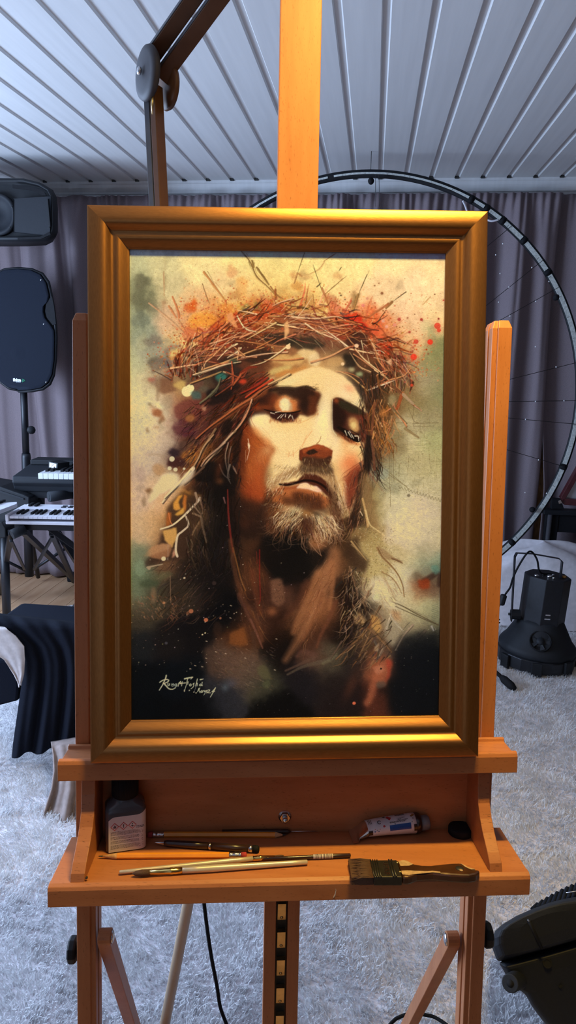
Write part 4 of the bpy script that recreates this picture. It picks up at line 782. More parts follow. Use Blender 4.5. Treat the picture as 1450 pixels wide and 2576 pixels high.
# second pass over the face: deepen and sharpen
poly(S("575,1235 600,1250 640,1262 668,1258 676,1300 668,1345 640,1350 600,1350 570,1330"), (40, 23, 18), 9, .8, 6)
poly(S("700,1246 730,1250 770,1258 812,1270 830,1290 800,1292 760,1284 738,1270 712,1268"), (62, 32, 20), 5, .75, 4)
poly(S("818,1205 836,1228 852,1258 862,1300 850,1320 836,1296 826,1262"), (78, 44, 28), 4, .75, 3)
poly(S("664,1262 690,1280 700,1310 690,1345 668,1340 656,1300"), (70, 38, 24), 6, .6, 5)
poly(S("752,1312 768,1300 786,1312 782,1348 760,1350"), (60, 32, 22), 5, .7, 4)
hairs(120, (690, 760), (1285, 1350), lambda x, y: 2.0 + (740 - x) / 180, (10, 26), DH, w=(1, 2.2)); hairs(120, (760, 850), (1300, 1350), lambda x, y: 1.2 - (x - 790) / 220, (10, 28), DH, w=(1, 2.2)); hairs(90, (820, 866), (1215, 1330), lambda x, y: 1.3, (10, 24), DH, w=(1, 2.2)); hairs(80, (665, 715), (1225, 1330), lambda x, y: 2.0, (10, 22), DH + [(128, 66, 34)], w=(1, 2))
hairs(60, (690, 760), (1285, 1320), lambda x, y: 2.3, (16, 34), LH, w=(.8, 1.6)); hairs(80, (795, 845), (1295, 1335), lambda x, y: 1.1, (18, 40), LH, w=(.8, 1.6)); hairs(50, (848, 872), (1200, 1280), lambda x, y: 1.25, (14, 30), LH, w=(.8, 1.6))
poly(S("752,1144 768,1148 792,1150 812,1152 834,1146 830,1162 826,1174 800,1176 770,1172 753,1160"), (64, 37, 25), 2, .85, 2)
poly(S("756,1166 792,1172 828,1170 838,1186 818,1192 785,1186 750,1186"), (78, 54, 36), 3, .8, 3)
hairs(110, (752, 838), (1150, 1188), lambda x, y: 1.9 - (x - 752) / 90, (6, 14), [(140, 96, 58), (58, 34, 24), (176, 140, 92)], w=(.7, 1.5))
poly(S("751,1130 757,1127 760,1140 756,1158 751,1154"), (104, 42, 24), 1, .9, 1); stroke(S("751,1128 751,1154"), 1.2, 1, (80, 34, 22), .8)
poly(S("806,1120 834,1132 832,1146 812,1150 800,1140"), (130, 58, 30), 2, .6, 2)
# eyes again
poly(S("688,978 712,974 740,976 770,970 790,980 798,994 792,1018 782,1036 766,1040 752,1028 756,1008 748,996 725,990 700,988"), (40, 20, 17), 3, .8, 4)
poly(S("776,990 797,992 796,1012 786,1036 772,1042 774,1018"), (104, 46, 24), 4, .7, 4)
poly(S("690,1004 700,996 716,994 730,998 742,1008 746,1022 738,1032 712,1034 694,1030 684,1020"), (206, 112, 54), 3, .85, 4)
poly(S("700,1003 712,997 724,1001 728,1014 724,1030 706,1030 699,1018"), (240, 220, 166), 2.2, .95, 2.5); poly(S("722,1004 732,1012 734,1028 724,1030"), (196, 168, 124), 2, .7, 2)
for k in range(60):
    x = U(690, 744); y = U(1000, 1030); stroke([(x, y), (x + (714 - x) * .3, y + U(-3, 3))], 1.3, .5, jit((222, 140, 80) if abs(x - 714) > 12 else (238, 206, 150), 14), .5, 2)
poly(S("674,1032 700,1036 730,1036 750,1032 746,1046 732,1056 706,1058 686,1052 676,1044"), (52, 22, 20), 2, .9, 2); stroke(S("660,1026 680,1031 706,1035 732,1034 752,1029"), 2.5, 3, (24, 10, 12), 1, wm=5)
for q in ("688,1033 702,1031", "676,1034 687,1037", "694,1048 705,1038", "702,1047 711,1037", "714,1045 715,1036", "722,1047 727,1038", "731,1042 735,1053", "728,1041 723,1043"): stroke(S(q), 1.8, .8, (238, 208, 190), .95)
hairs(70, (672, 756), (1048, 1056), lambda x, y: 1.6, (4, 9), [(150, 78, 44), (190, 116, 66)], w=(.7, 1.3))
poly(S("837,1004 850,1012 866,1022 874,1040 866,1062 858,1078 846,1084 838,1074"), (30, 13, 13), 4, .85, 3); poly(S("850,1008 872,1010 896,1022 914,1034 920,1042 900,1040 878,1032 858,1024"), (44, 36, 24), 2.5, .9, 3)
poly(S("880,1052 892,1048 900,1058 904,1074 898,1082 886,1074 878,1064"), (196, 142, 84), 2, .9, 2.5); poly(S("884,1058 893,1056 898,1070 892,1076 883,1068"), (226, 190, 116), 1.6, .9, 2)
stroke(S("852,1072 868,1082 886,1096 902,1106 914,1098"), 6, 3, (18, 8, 10), .95, wm=13)
for q in ("868,1080 873,1092", "876,1083 885,1098", "885,1090 891,1100", "894,1094 903,1095 904,1106"): stroke(S(q), 2, 1, (232, 206, 196), .95)
poly(S("905,1040 926,1040 928,1085 918,1108 910,1100 912,1070"), (112, 44, 28), 4, .7, 4)
# cheek shadow on the far side, blush rim on the near cheek
poly(S("918,1160 912,1195 902,1230 890,1268 878,1290 868,1262 872,1228 884,1195"), (112, 44, 28), 5, .75, 4); glow(876, 1160, 16, 22, (226, 118, 66), .6, .5)
for a in """640,1082,16,8,222,140,76,.7,.8;668,1108,14,8,226,146,84,.7,.8;604,1150,10,50,84,34,18,.7,0;646,1200,14,36,178,78,36,.6,0""".split(';'):
    v = [float(q) for q in a.split(',')]; glow(v[0], v[1], v[2], v[3], v[4:7], v[7], v[8])
poly(S("672,1160 684,1180 676,1205 668,1230 662,1210 664,1180"), (176, 150, 98), 4, .5, 3)
# --------------------------------------------------------------- hair on both sides
hairs(420, (560, 680), (930, 1080), lambda x, y: 2.55 - (y - 930) / 420, (24, 70), [(48, 22, 18), (30, 18, 17), (96, 38, 24), (140, 52, 28), (70, 40, 26)], w=(1, 3.4), test=lambda x, y: x < 690 - (y - 930) * .55)
hairs(300, (470, 600), (1000, 1180), lambda x, y: 2.45 - (y - 1000) / 500, (24, 70), [(36, 20, 18), (58, 28, 22), (104, 50, 34), (26, 16, 16), (120, 76, 46)], w=(1, 3))
hairs(300, (500, 600), (1150, 1420), lambda x, y: 1.75, (30, 90), [(24, 16, 15), (16, 12, 13), (48, 30, 22), (34, 24, 20)], w=(1, 4))
bloom(545, 1000, 34, 12, (22, 15, 17), .8, 5, -.45); bloom(530, 985, 20, 14, (18, 14, 17), .8, 5); bloom(575, 975, 30, 10, (24, 16, 18), .7, 4, -.4); bloom(562, 1070, 14, 24, (20, 13, 14), .8, 4, .4); bloom(590, 1110, 12, 60, (18, 12, 13), .7, 4, .1); bloom(515, 1185, 36, 24, (14, 11, 13), .8, 6, -.5); bloom(555, 1210, 34, 50, (14, 11, 13), .7, 8)
poly(S("672,965 640,985 605,1005 572,1030 540,1050 520,1068 528,1072 560,1052 600,1024 640,1000 668,985"), (120, 58, 30), 2.5, .85, 2)
for q, a, b, c in (("690,955 655,975 625,998 590,1020 555,1045 520,1070 485,1100", 7, 4, (176, 92, 52)), ("680,950 640,975 612,995", 8, 6, (196, 62, 34)), ("668,945 640,965 600,985", 6, 5, (150, 40, 26)), ("725,935 700,948 670,962", 6, 5, (228, 178, 118)), ("628,1000 618,1030 600,1062 585,1080", 5, 6, (222, 160, 118)), ("625,1010 612,1045 590,1075", 2, 2, (180, 110, 70)), ("585,1080 562,1105 545,1130 522,1150 505,1172", 7, 6, (150, 112, 78)), ("580,1085 555,1112 530,1140 500,1172", 4, 4, (200, 158, 120)), ("560,1110 535,1130 512,1150 498,1170", 3, 3, (188, 140, 108)), ("535,1075 512,1110 495,1140 480,1175", 8, 6, (130, 92, 60)), ("530,1090 505,1120 492,1150 478,1172", 3, 3, (176, 132, 92)), ("478,1175 450,1205 420,1235 400,1262", 14, 8, (222, 186, 142)), ("470,1180 440,1215 405,1250", 5, 3, (240, 210, 170)), ("505,1172 480,1195 455,1215", 8, 5, (90, 62, 46)), ("495,1010 520,990 540,968 548,945", 5, 4, (110, 100, 70)), ("478,938 520,925 560,912 600,905", 4, 3, (234, 190, 140)), ("470,960 510,945 550,930", 3, 2, (200, 140, 80)), ("555,930 585,940", 3, 2, (210, 170, 120)), ("576,905 580,945 575,975", 4, 3, (186, 80, 46)), ("610,930 585,955 560,975 535,992", 3, 2, (140, 60, 36)), ("560,930 600,945 615,930", 2, 2, (150, 62, 38)), ("600,935 580,965", 3, 2, (196, 92, 52)), ("568,1110 560,1150 570,1200", 2, 1.5, (190, 150, 120)), ("575,1120 568,1160 572,1200", 1.6, 1.2, (150, 112, 90)), ("545,1165 555,1190 572,1205", 2, 1.5, (226, 180, 150)), ("572,1165 566,1195 574,1215", 1.8, 1, (220, 180, 150)), ("580,1170 590,1190", 1.4, 1, (190, 140, 110))):
    a, b = a * .72, b * .45
    stroke([(x + 2, y + 2.5) for x, y in S(q)], a + 2, b + 1, (22, 13, 12), .6); fib(S(q), a * 1.3, c, 10); stroke(S(q), a, b, c, .85); stroke([(x - .8, y - 1) for x, y in S(q)], max(1, a * .3), 1, tuple(np.minimum(255, np.array(c) * 1.18)), .6)
bloom(605, 955, 8, 6, (206, 60, 34), .9, 3); bloom(505, 1023, 6, 6, (190, 120, 80), .7, 3); poly(S("500,1022 512,1018 508,1030"), (170, 120, 90), 1, .7); bloom(470, 1047, 13, 10, (150, 90, 50), .9, 3); glow(545, 1180, 10, 26, (130, 56, 26), .7, .2); glow(548, 1208, 9, 8, (176, 92, 42), .9); bloom(505, 975, 12, 8, (92, 88, 70), .5, 4)
for x, y, r in ((424, 1151, 6.5), (418, 1175, 5), (433, 1178, 5), (455, 1176, 3)): dot(x, y, r, (206, 186, 156), .95)
poly(S("400,1190 420,1182 438,1188 445,1205 430,1225 395,1240 372,1260 360,1262 372,1235"), (232, 210, 162), 4, .8, 4); poly(S("455,1190 472,1182 484,1178 476,1196 458,1215 440,1222"), (224, 200, 164), 3, .8, 3)
# left locks, leaves and branches
poly(S("470,1240 455,1232 440,1242 418,1262 410,1285 416,1320 402,1335 388,1372 372,1400 352,1410 345,1430 390,1418 440,1408 475,1400 480,1330 500,1290 495,1250"), (52, 34, 25), 4, .85, 5)
for q, c in (("428,1262 440,1244 452,1240 440,1262 446,1278 436,1282 428,1278", (210, 140, 56)), ("448,1278 458,1268 454,1290 440,1296 432,1292", (206, 146, 62)), ("400,1335 436,1326 437,1350 425,1378 406,1360", (200, 146, 76)), ("352,1400 372,1375 400,1366 425,1370 412,1390 380,1400", (168, 118, 78)), ("365,1400 405,1385 425,1375 418,1400 395,1408", (140, 92, 60)), ("428,1380 436,1395 425,1405", (176, 120, 90)), ("455,1240 462,1245 458,1290 450,1262", (180, 100, 40)), ("410,1300 414,1285 424,1288 420,1320 408,1325", (150, 80, 34))): poly(S(q), c, 1.6, .92, 2)
stroke(S("395,1330 425,1320 450,1300 475,1275 490,1260 495,1250"), 4, 5, (210, 182, 150), .95); stroke(S("425,1320 455,1298 490,1262"), 2, 2, (240, 214, 180), .7); stroke(S("460,1298 466,1320 452,1335 440,1345 436,1360 434,1385 438,1400"), 4, 6, (204, 176, 144), .95, wm=5); stroke(S("484,1238 488,1258 480,1275"), 6, 4, (150, 118, 90), .9); stroke(S("495,1250 502,1280 498,1292 478,1268"), 4, 3, (140, 108, 82), .85); stroke(S("498,1295 504,1330 512,1365"), 7, 4, (120, 92, 68), .9); stroke(S("478,1290 500,1300"), 5, 4, (150, 116, 86), .8); stroke(S("494,1312 480,1335 476,1345"), 4, 4, (130, 96, 66), .9); stroke(S("416,1290 420,1310 425,1318"), 3, 2, (200, 110, 60), .8)
hairs(120, (460, 520), (1260, 1420), lambda x, y: 1.3, (20, 60), [(96, 68, 46), (70, 48, 34), (40, 28, 22)], w=(1, 2.6))
hairs(200, (400, 560), (1400, 1560), lambda x, y: 2.2 + (y - 1400) / 500, (20, 70), [(70, 44, 32), (40, 28, 24), (100, 64, 44), (22, 16, 16)], w=(.8, 2.6), al=(.3, .7))
poly(S("325,1380 345,1365 362,1375 372,1400 350,1420 345,1470 360,1500 340,1515 322,1500"), (96, 104, 78), 6, .6, 8); bloom(342, 1430, 12, 24, (120, 132, 100), .6, 6); bloom(365, 1470, 26, 10, (60, 66, 46), .7, 7); bloom(400, 1450, 26, 10, (84, 80, 54), .6, 6, -.3); bloom(378, 1500, 6, 20, (120, 92, 66), .7, 4)
dot(403, 1406, 5.5, (214, 196, 176)); dot(404, 1520, 3, (170, 120, 86)); dot(532, 1470, 5, (120, 84, 74), .8); dot(456, 1456, 2.2, (220, 190, 160)); stroke(S("362,1428 375,1425 400,1420"), 5, 3, (150, 126, 96), .9); dot(366, 1430, 4, (150, 126, 96)); stroke(S("414,1370 414,1410"), 1.2, 1, (170, 150, 130), .6); stroke(S("420,1450 421,1520"), 2, 1.5, (130, 96, 70), .7)
dot(473, 1542, 5.5, (150, 88, 58)); dot(511, 1565, 5, (170, 94, 62)); dot(548, 1561, 2.6, (150, 90, 62)); poly(S("460,1546 466,1541 468,1550 462,1553"), (110, 66, 44), .8, .9); dot(502, 1603, 1.6, (220, 190, 170)); dot(509, 1599, 1.6, (230, 200, 180)); dot(410, 1624, 3.5, (70, 64, 66), .7)
for k in range(150): dot(U(320, 640), U(1380, 1700), U(.3, 1.2), jit((170, 140, 115), 26), U(.3, .8))
hairs(110, (330, 440), (1500, 1560), lambda x, y: .9, (4, 14), [(150, 96, 62), (110, 76, 54)], w=(1, 3), al=(.3, .7))
for a in """560,1200,30,60,14,11,13,.7;545,1330,44,90,15,12,13,.65;520,1440,50,50,17,13,14,.6;580,1330,16,80,18,12,13,.6;560,1500,50,50,8,8,11,.7;640,1395,24,20,40,24,18,.5;735,1400,40,40,12,10,12,.6;745,1500,16,50,24,15,13,.5;870,1520,24,60,20,13,12,.55;720,1640,30,40,16,11,11,.6;690,1400,26,30,18,12,12,.5""".split(';'):
    v = [float(q) for q in a.split(',')]; glow(v[0], v[1], v[2], v[3], v[4:7], v[7])
# ear drop of blood, neck
stroke(S("566,1230 568,1290 574,1350 580,1390"), 3, 4, (120, 36, 30), .75, wm=5); stroke(S("556,1250 560,1265"), 4, 2, (140, 90, 84), .7)
for q, a, b, c in (("580,1380 590,1420 600,1460 612,1490", 4, 3, (150, 92, 44)), ("574,1360 582,1420 592,1470 612,1520 640,1570 655,1620", 12, 10, (92, 52, 32)), ("648,1385 648,1450 650,1510 646,1525", 3, 2, (140, 24, 22)), ("640,1390 642,1420", 2, 2, (130, 40, 28)), ("630,1440 640,1500 650,1550", 16, 12, (92, 46, 28)), ("595,1500 612,1540 640,1600 650,1625", 10, 4, (96, 56, 40)), ("840,1395 830,1440 812,1490 790,1540 765,1590 735,1640 715,1672", 34, 12, (152, 96, 60)), ("835,1420 836,1480 828,1540", 14, 10, (150, 92, 56)), ("800,1450 776,1510 752,1560 736,1600", 20, 14, (140, 88, 54)), ("845,1520 825,1570 805,1610 795,1640", 12, 5, (104, 58, 38)), ("810,1500 790,1560 760,1620", 10, 6, (120, 70, 42)), ("770,1470 745,1520 715,1560", 18, 10, (70, 38, 26)), ("715,1700 760,1680 790,1665", 5, 10, (88, 62, 48)), ("720,1710 760,1690 800,1680 830,1672", 5, 14, (86, 70, 54)), ("790,1660 760,1650 745,1662", 14, 10, (88, 56, 44)), ("845,1660 830,1672 812,1682", 10, 8, (96, 86, 62))):
    stroke(S(q), a, b, c, .6, soft=max(2.0, a * .5))
hairs(160, (735, 850), (1390, 1640), lambda x, y: 2.0 + (1500 - y) / 900, (20, 60), [(176, 116, 74), (120, 70, 42), (90, 50, 30)], w=(.8, 2), al=(.2, .5), test=lambda x, y: abs(x - (842 - (y - 1390) * .42)) < 36)
hairs(80, (585, 660), (1400, 1600), lambda x, y: 1.25, (20, 60), [(120, 70, 40), (70, 38, 26), (150, 92, 50)], w=(.8, 1.8), al=(.2, .5))
poly(S("676,1462 700,1458 712,1480 710,1520 696,1532 682,1520 678,1490"), (108, 70, 50), 3, .85, 4)
for k in range(60): x, y = U(672, 712), U(1455, 1525); stroke([(x, y), (x + U(-8, 8), y + U(-8, 8))], 1, .6, (48, 28, 22), .6, 2)
poly(S("572,1600 610,1582 618,1632 600,1635 570,1628"), (112, 62, 30), 2.5, .8, 3); glow(600, 1610, 14, 20, (120, 66, 32), .5); glow(680, 1545, 14, 12, (130, 74, 44), .8); bloom(540, 1590, 10, 20, (48, 30, 22), .6, 4); stroke(S("625,1565 640,1600 656,1640"), 5, 4, (104, 62, 46), .7); stroke(S("632,1600 636,1655"), 12, 10, (66, 42, 30), .6, soft=5)
poly(S("545,1640 590,1648 640,1650 660,1680 650,1720 620,1715 585,1740 560,1700 530,1660"), (88, 64, 50), 8, .55, 8)
for k in range(300): x, y = U(530, 680), U(1635, 1750); stroke([(x, y), (x + U(4, 14), y + U(1, 8))], U(.6, 1.6), .5, jit((120, 90, 66) if U(0, 1) < .5 else (44, 36, 30), 16), U(.25, .6), 2)
glow(575, 1730, 16, 12, (66, 62, 68), .7); glow(560, 1742, 9, 10, (72, 76, 80), .7); bloom(660, 1705, 14, 22, (82, 74, 48), .7, 6, -.5); bloom(665, 1735, 10, 10, (72, 70, 46), .7, 5)
for x, y in ((535, 1648), (511, 1620), (482, 1683), (470, 1691), (510, 1664), (500, 1686), (610, 1665), (560, 1653), (572, 1560), (573, 1528), (690, 1616), (686, 1697)): stroke([(x, y), (x + 4, y + 1.5)], 1.8, 1, (190, 160, 130), .85)
# right locks
hairs(260, (905, 960), (930, 1200), lambda x, y: 1.5 - (y - 930) / 1500, (24, 80), [(42, 26, 20), (28, 18, 17), (90, 52, 32), (140, 78, 44), (64, 40, 30)], w=(1, 4))
hairs(160, (940, 1000), (1000, 1130), lambda x, y: 1.9 if U(0, 1) < .5 else 1.2, (16, 50), [(176, 104, 46), (120, 66, 32), (200, 130, 70), (70, 40, 26)], w=(1, 3.4))
poly(S("925,1090 935,1095 940,1150 930,1190 918,1180 915,1140"), (20, 14, 15), 2, .8, 2); stroke(S("938,1105 944,1160 946,1180"), 7, 5, (110, 64, 44), .8); stroke(S("945,1010 940,1060 938,1090"), 8, 5, (130, 72, 44), .7)
bloom(968, 1035, 12, 10, (190, 116, 54), .6, 5); bloom(990, 1003, 10, 14, (150, 130, 88), .8, 4)
stroke(S("1015,990 1008,1012 1003,1024"), 9, 7, (150, 70, 36), .9); stroke(S("992,968 1012,982"), 8, 8, (110, 66, 40), .9); stroke(S("1020,988 1046,1012"), 8, 6, (170, 140, 104), .9); stroke(S("1050,1017 1068,1030"), 3, 1.5, (190, 150, 116), .9); stroke(S("985,1015 1010,1042 1030,1062"), 7, 2, (110, 84, 50), .85)
poly(S("905,1185 925,1180 918,1230 905,1290 890,1330 878,1345 880,1310 892,1270"), (44, 26, 20), 3, .85, 3)
hairs(140, (880, 940), (1180, 1340), lambda x, y: 1.85, (20, 60), [(120, 72, 46), (60, 36, 26), (170, 116, 76), (30, 20, 17)], w=(.8, 2.6))
poly(S("915,1180 932,1200 945,1240 950,1290 958,1320 948,1340 925,1330 915,1290 908,1250"), (140, 104, 62), 5, .7, 6); bloom(950, 1240, 10, 26, (170, 146, 92), .6, 6)
stroke(S("914,1255 922,1290 928,1325"), 5, 6, (196, 150, 92), .85); stroke(S("922,1285 932,1320 950,1335 970,1350"), 4, 3, (216, 180, 120), .8); stroke(S("908,1288 914,1298"), 2, 1.5, (240, 200, 160), .9)
poly(S("880,1345 915,1325 940,1335 965,1365 985,1400 990,1440 970,1470 945,1450 925,1420 905,1400 890,1380"), (166, 138, 84), 6, .75, 7)
for a in """920,1400,26,40,176,146,90,.8,-.4;945,1440,26,30,186,160,104,.8,0;905,1350,20,16,120,84,48,.7,0;960,1490,26,24,206,184,146,.8,0;990,1500,16,40,200,180,140,.6,-.3;975,1400,24,18,190,166,120,.7,0;1000,1445,14,24,206,186,146,.7,0""".split(';'):
    v = [float(q) for q in a.split(',')]; glow(v[0], v[1], v[2], v[3], v[4:7], v[7], v[8])
for k in range(700):
    x, y = U(885, 1000), U(1330, 1470); dot(x, y, U(.4, 1.2), jit((110, 84, 46) if U(0, 1) < .6 else (214, 190, 140), 18), U(.3, .7))
poly(S("870,1370 900,1350 905,1385 930,1420 920,1450 890,1430 872,1400"), (52, 32, 22), 5, .8, 6)
poly(S("955,1380 985,1395 1000,1420 980,1425 962,1408"), (186, 160, 112), 3, .7, 4); poly(S("952,1378 975,1390 1000,1410 1018,1418 1016,1424 1000,1416 975,1412 958,1395"), (150, 116, 76), 1.6, .85, 1.5)
for q, a, b, c in (("952,1382 965,1405 985,1425 1005,1450 1018,1480 1022,1510", 8, 4, (132, 94, 56)), ("885,1365 905,1390 925,1415", 6, 3, (176, 136, 84)), ("965,1445 990,1460 1005,1480 1015,1500", 4, 3, (150, 112, 70)), ("968,1460 985,1490 1000,1520", 4, 2, (170, 134, 90)), ("880,1430 890,1460 900,1500", 5, 4, (120, 84, 58)), ("990,1410 1010,1418 1018,1422", 5, 4, (110, 76, 48)), ("935,1500 915,1520 905,1535", 6, 5, (110, 88, 66)), ("945,1475 920,1510 890,1540", 5, 4, (130, 100, 74)), ("985,1520 1020,1535 1055,1555 1105,1580", 3, 3, (84, 66, 44)), ("985,1555 1000,1580 1020,1600", 4, 3, (200, 180, 150)), ("988,1555 978,1590 972,1610", 3, 2, (196, 170, 140)), ("1045,1585 1020,1615 1000,1650", 10, 6, (140, 116, 92)), ("935,1585 915,1610 880,1640 845,1672", 12, 6, (112, 76, 48)), ("940,1590 925,1625 905,1665", 10, 8, (110, 78, 50)), ("935,1595 960,1620 990,1655", 10, 5, (120, 84, 54)), ("940,1560 930,1590", 8, 8, (110, 66, 40)), ("960,1535 945,1560", 10, 8, (100, 72, 48)), ("860,1625 845,1650 830,1672", 6, 4, (84, 62, 48)), ("970,1640 955,1670", 9, 7, (130, 104, 82)), ("945,1625 955,1650 950,1680", 7, 5, (84, 70, 58)), ("1080,1600 1055,1625", 6, 4, (90, 74, 60)), ("1095,1588 1100,1600", 6, 4, (150, 140, 130))):
    a, b = a * .75, b * .5; fib(S(q), a * 1.6, c, 9)
    stroke(S(q), a, b, c, .8); stroke([(x + 1.5, y + 1.5) for x, y in S(q)], max(1, a * .3), 1, tuple(np.array(c) * .5), .6); stroke([(x - 1, y - 1) for x, y in S(q)], max(.8, a * .25), .8, tuple(np.minimum(255, np.array(c) * 1.3)), .5)
poly(S("935,1465 960,1455 975,1465 985,1490 1000,1520 1005,1545 975,1530 950,1510"), (210, 188, 150), 5, .7, 6); bloom(952, 1512, 12, 9, (196, 184, 160), .8, 4); bloom(950, 1460, 10, 6, (180, 160, 120), .7, 4)
poly(S("935,1555 955,1565 965,1590 955,1605 938,1590"), (184, 132, 70), 2.5, .85, 3); poly(S("890,1560 905,1550 920,1565 918,1580 895,1580"), (180, 138, 88), 3, .8, 4); poly(S("990,1540 1010,1550 1015,1575 995,1570"), (176, 130, 88), 3, .7, 4); poly(S("975,1565 1000,1575 1015,1605 995,1640 975,1620"), (150, 132, 104), 4, .8, 4); poly(S("945,1640 958,1628 955,1655 943,1650"), (150, 120, 90), 1.5, .8, 2)
hairs(170, (860, 930), (1430, 1600), lambda x, y: 1.75 if U(0, 1) < .6 else 2.3, (16, 50), [(120, 84, 56), (60, 40, 30), (30, 22, 20), (176, 136, 96)], w=(.8, 3), al=(.4, .8))
hairs(130, (880, 1000), (1440, 1560), lambda x, y: 1.0, (10, 36), [(150, 110, 70), (90, 62, 42), (190, 160, 116)], w=(.8, 2.2), al=(.3, .7))
hairs(120, (860, 990), (1560, 1680), lambda x, y: 2.3, (16, 50), [(130, 90, 58), (70, 48, 34), (36, 26, 22)], w=(1, 4), al=(.4, .8))
poly(S("945,1690 960,1678 985,1672 992,1690 985,1715 972,1745 955,1740 945,1770 930,1800 915,1790 928,1755 940,1720"), (150, 80, 52), 4, .75, 6); poly(S("975,1672 992,1680 985,1720 972,1740 980,1705"), (150, 50, 34), 3, .7, 4); bloom(955, 1700, 14, 12, (170, 104, 74), .7, 5); dot(962, 1698, 2.4, (30, 20, 18)); bloom(962, 1740, 12, 9, (80, 64, 52), .7, 4); dot(892, 1788, 4, (190, 90, 60)); glow(885, 1740, 14, 40, (74, 40, 28), .6, .4)
poly(S("1000,1640 1030,1610 1060,1600 1085,1610 1112,1600 1112,1822 990,1822 985,1760 1000,1700"), (11, 13, 17), 8, .75, 8)
stroke(S("1075,1470 1112,1450 1114,1480"), 16, 12, (52, 32, 26), .7, soft=6); bloom(1075, 1478, 16, 14, (136, 50, 22), .8, 6); bloom(1104, 1440, 12, 12, (84, 126, 108), .6, 6)
for y in range(1535, 1585, 5): stroke([(1095, y), (1112, y - 5)], 1.6, 1.2, (90, 92, 72), .6)
stroke(S("1000,1535 1050,1558 1095,1578 1112,1585"), 2, 3, (70, 56, 38), .8)
for k in range(120): dot(U(640, 1110), U(1560, 1815), U(.3, .9), jit((130, 110, 95), 26), U(.2, .7))
for k in range(60): dot(U(480, 960), U(1250, 1560), U(.4, 1.2), jit((200, 170, 140), 26), U(.3, .8))
# signature: white brush lettering, lower left
def sg(q, a=2.2, b=1.4, al=.85, c=(196, 196, 198)): stroke([(370 + x / 7.25, 1680 + y / 7.25) for x, y in S(q)], a, b, c, al, 5, .7)
sg("292,205 275,270 225,380 165,480", 3.2, 2.0); sg("172,332 230,295 300,280 338,300 310,330 262,352", 2.6, 2.4); sg("240,345 290,400 340,455 400,468 440,455 465,440", 3.4, 1.4)
sg("322,350 320,385 340,395 352,360 356,390", 1.8); sg("392,405 396,360 400,385 425,362 418,410 405,412", 1.6, al=.7); sg("470,365 445,380 450,400 478,390 484,365 482,410 450,432", 1.6, al=.75); sg("508,415 520,360 545,330 525,370", 1.8); sg("545,370 555,320 550,365 580,340", 1.8); sg("572,408 590,325", 1.8); sg("550,360 650,350", 2.4, 1.6)
sg("630,272 700,258 775,245", 3.4, 3.0); sg("770,250 745,280", 2.2, 1.2); sg("690,262 672,330 655,410 625,510", 2.0, 1.0); sg("625,485 625,515", 2.4, 1.6); sg("690,330 688,378", 2.4, 1.8); sg("735,370 722,395 735,412 755,395 750,375", 2.2); sg("805,360 785,375 800,390 790,425 750,465", 2.0, 1.4); sg("865,280 845,370 830,415", 2.0); sg("840,380 865,360 862,412", 1.8); sg("925,375 905,395 920,410 945,385 955,340 945,405", 2.0); sg("918,292 975,280", 2.8, 1.4); sg("960,395 955,410", 1.4); dot(370 + 716 / 7.25, 1680 + 493 / 7.25, 1.2, (190, 190, 192)); dot(370 + 802 / 7.25, 1680 + 525 / 7.25, 1.2, (190, 190, 192)); dot(370 + 842 / 7.25, 1680 + 542 / 7.25, 1.2, (190, 190, 192)); sg("850,390 830,450 805,530", 1.2, .7, .5)
sg("890,460 870,520", 2.0); sg("910,450 895,490 915,540", 1.8); sg("925,520 945,500 950,530 930,535", 1.8); sg("958,535 970,500 985,510", 1.6); sg("995,500 1000,525 1018,505 1010,540 985,585", 1.6, 1.0); sg("1025,505 1050,500 1035,520 1060,535 1030,545", 2.0); sg("1065,490 1095,495 1065,540 1110,545", 2.0); sg("1190,465 1150,510 1135,525 1185,520", 2.0); sg("1200,450 1160,530 1105,625", 2.4, 1.6)
N4 = vnoise(2.4, 70, 2)
LM = CV.mean(2) / 255; CV *= (1 + 0.05 * N3 + 0.16 * N4 * (1 - LM) ** .5)[..., None]
CV += PR_.normal(0, 3.0, (PH, PW, 1)) * (0.4 + CV.mean(2, keepdims=True) / 200)
CV = np.clip(CV, 0, 255)

# the notes above are as the picture is seen under the warm lamp: divide that light out to get the paint itself
ILL = np.array([[0.0438, 0.2862, -0.7072, -0.123, -0.1306, 0.0139, -0.0321, 0.0871, -0.0245, 0.0834], [-0.2859, 0.2553, -0.6523, -0.1097, -0.1641, 0.0453, -0.0256, 0.0554, 0.037, 0.0171], [-1.1498, 0.0907, -0.3947, -0.0819, -0.1249, 0.0364, 0.0158, 0.0165, 0.0457, 0.0012]])
gx_ = (XX - 720) / 400; gy_ = (YY - 1222) / 600
gx_ = np.clip(gx_, -.95, .95); gy_ = np.clip(gy_, -.93, .98)
TERMS = [np.ones_like(gx_), gx_, gy_, gx_ * gx_, gx_ * gy_, gy_ * gy_, gx_ ** 3, gx_ * gx_ * gy_, gx_ * gy_ * gy_, gy_ ** 3]
SR = np.clip(CV * 1.03, 0, 255) / 255.0; LIN = np.where(SR <= .04045, SR / 12.92, ((SR + .055) / 1.055) ** 2.4)
PAINT = np.stack([LIN[..., k] / np.exp(sum(c * t for c, t in zip(ILL[k], TERMS))) for k in range(3)], -1)
PAINT = np.clip(PAINT, 0.002, 0.92)
NX, NY = 700, 1030
sg_, tg_ = np.meshgrid(np.linspace(0.0905, 0.9095, NX + 1), np.linspace(0.0655, 0.9345, NY + 1))
P00, P10, P01, P11 = [FP(a, b, 0.0062) for a, b in ((0, 0), (1, 0), (0, 1), (1, 1))]
Vc = (P00 * ((1 - sg_) * (1 - tg_))[..., None] + P10 * (sg_ * (1 - tg_))[..., None] + P01 * ((1 - sg_) * tg_)[..., None] + P11 * (sg_ * tg_)[..., None]).reshape(-1, 3) - np.array(frame['_base'])
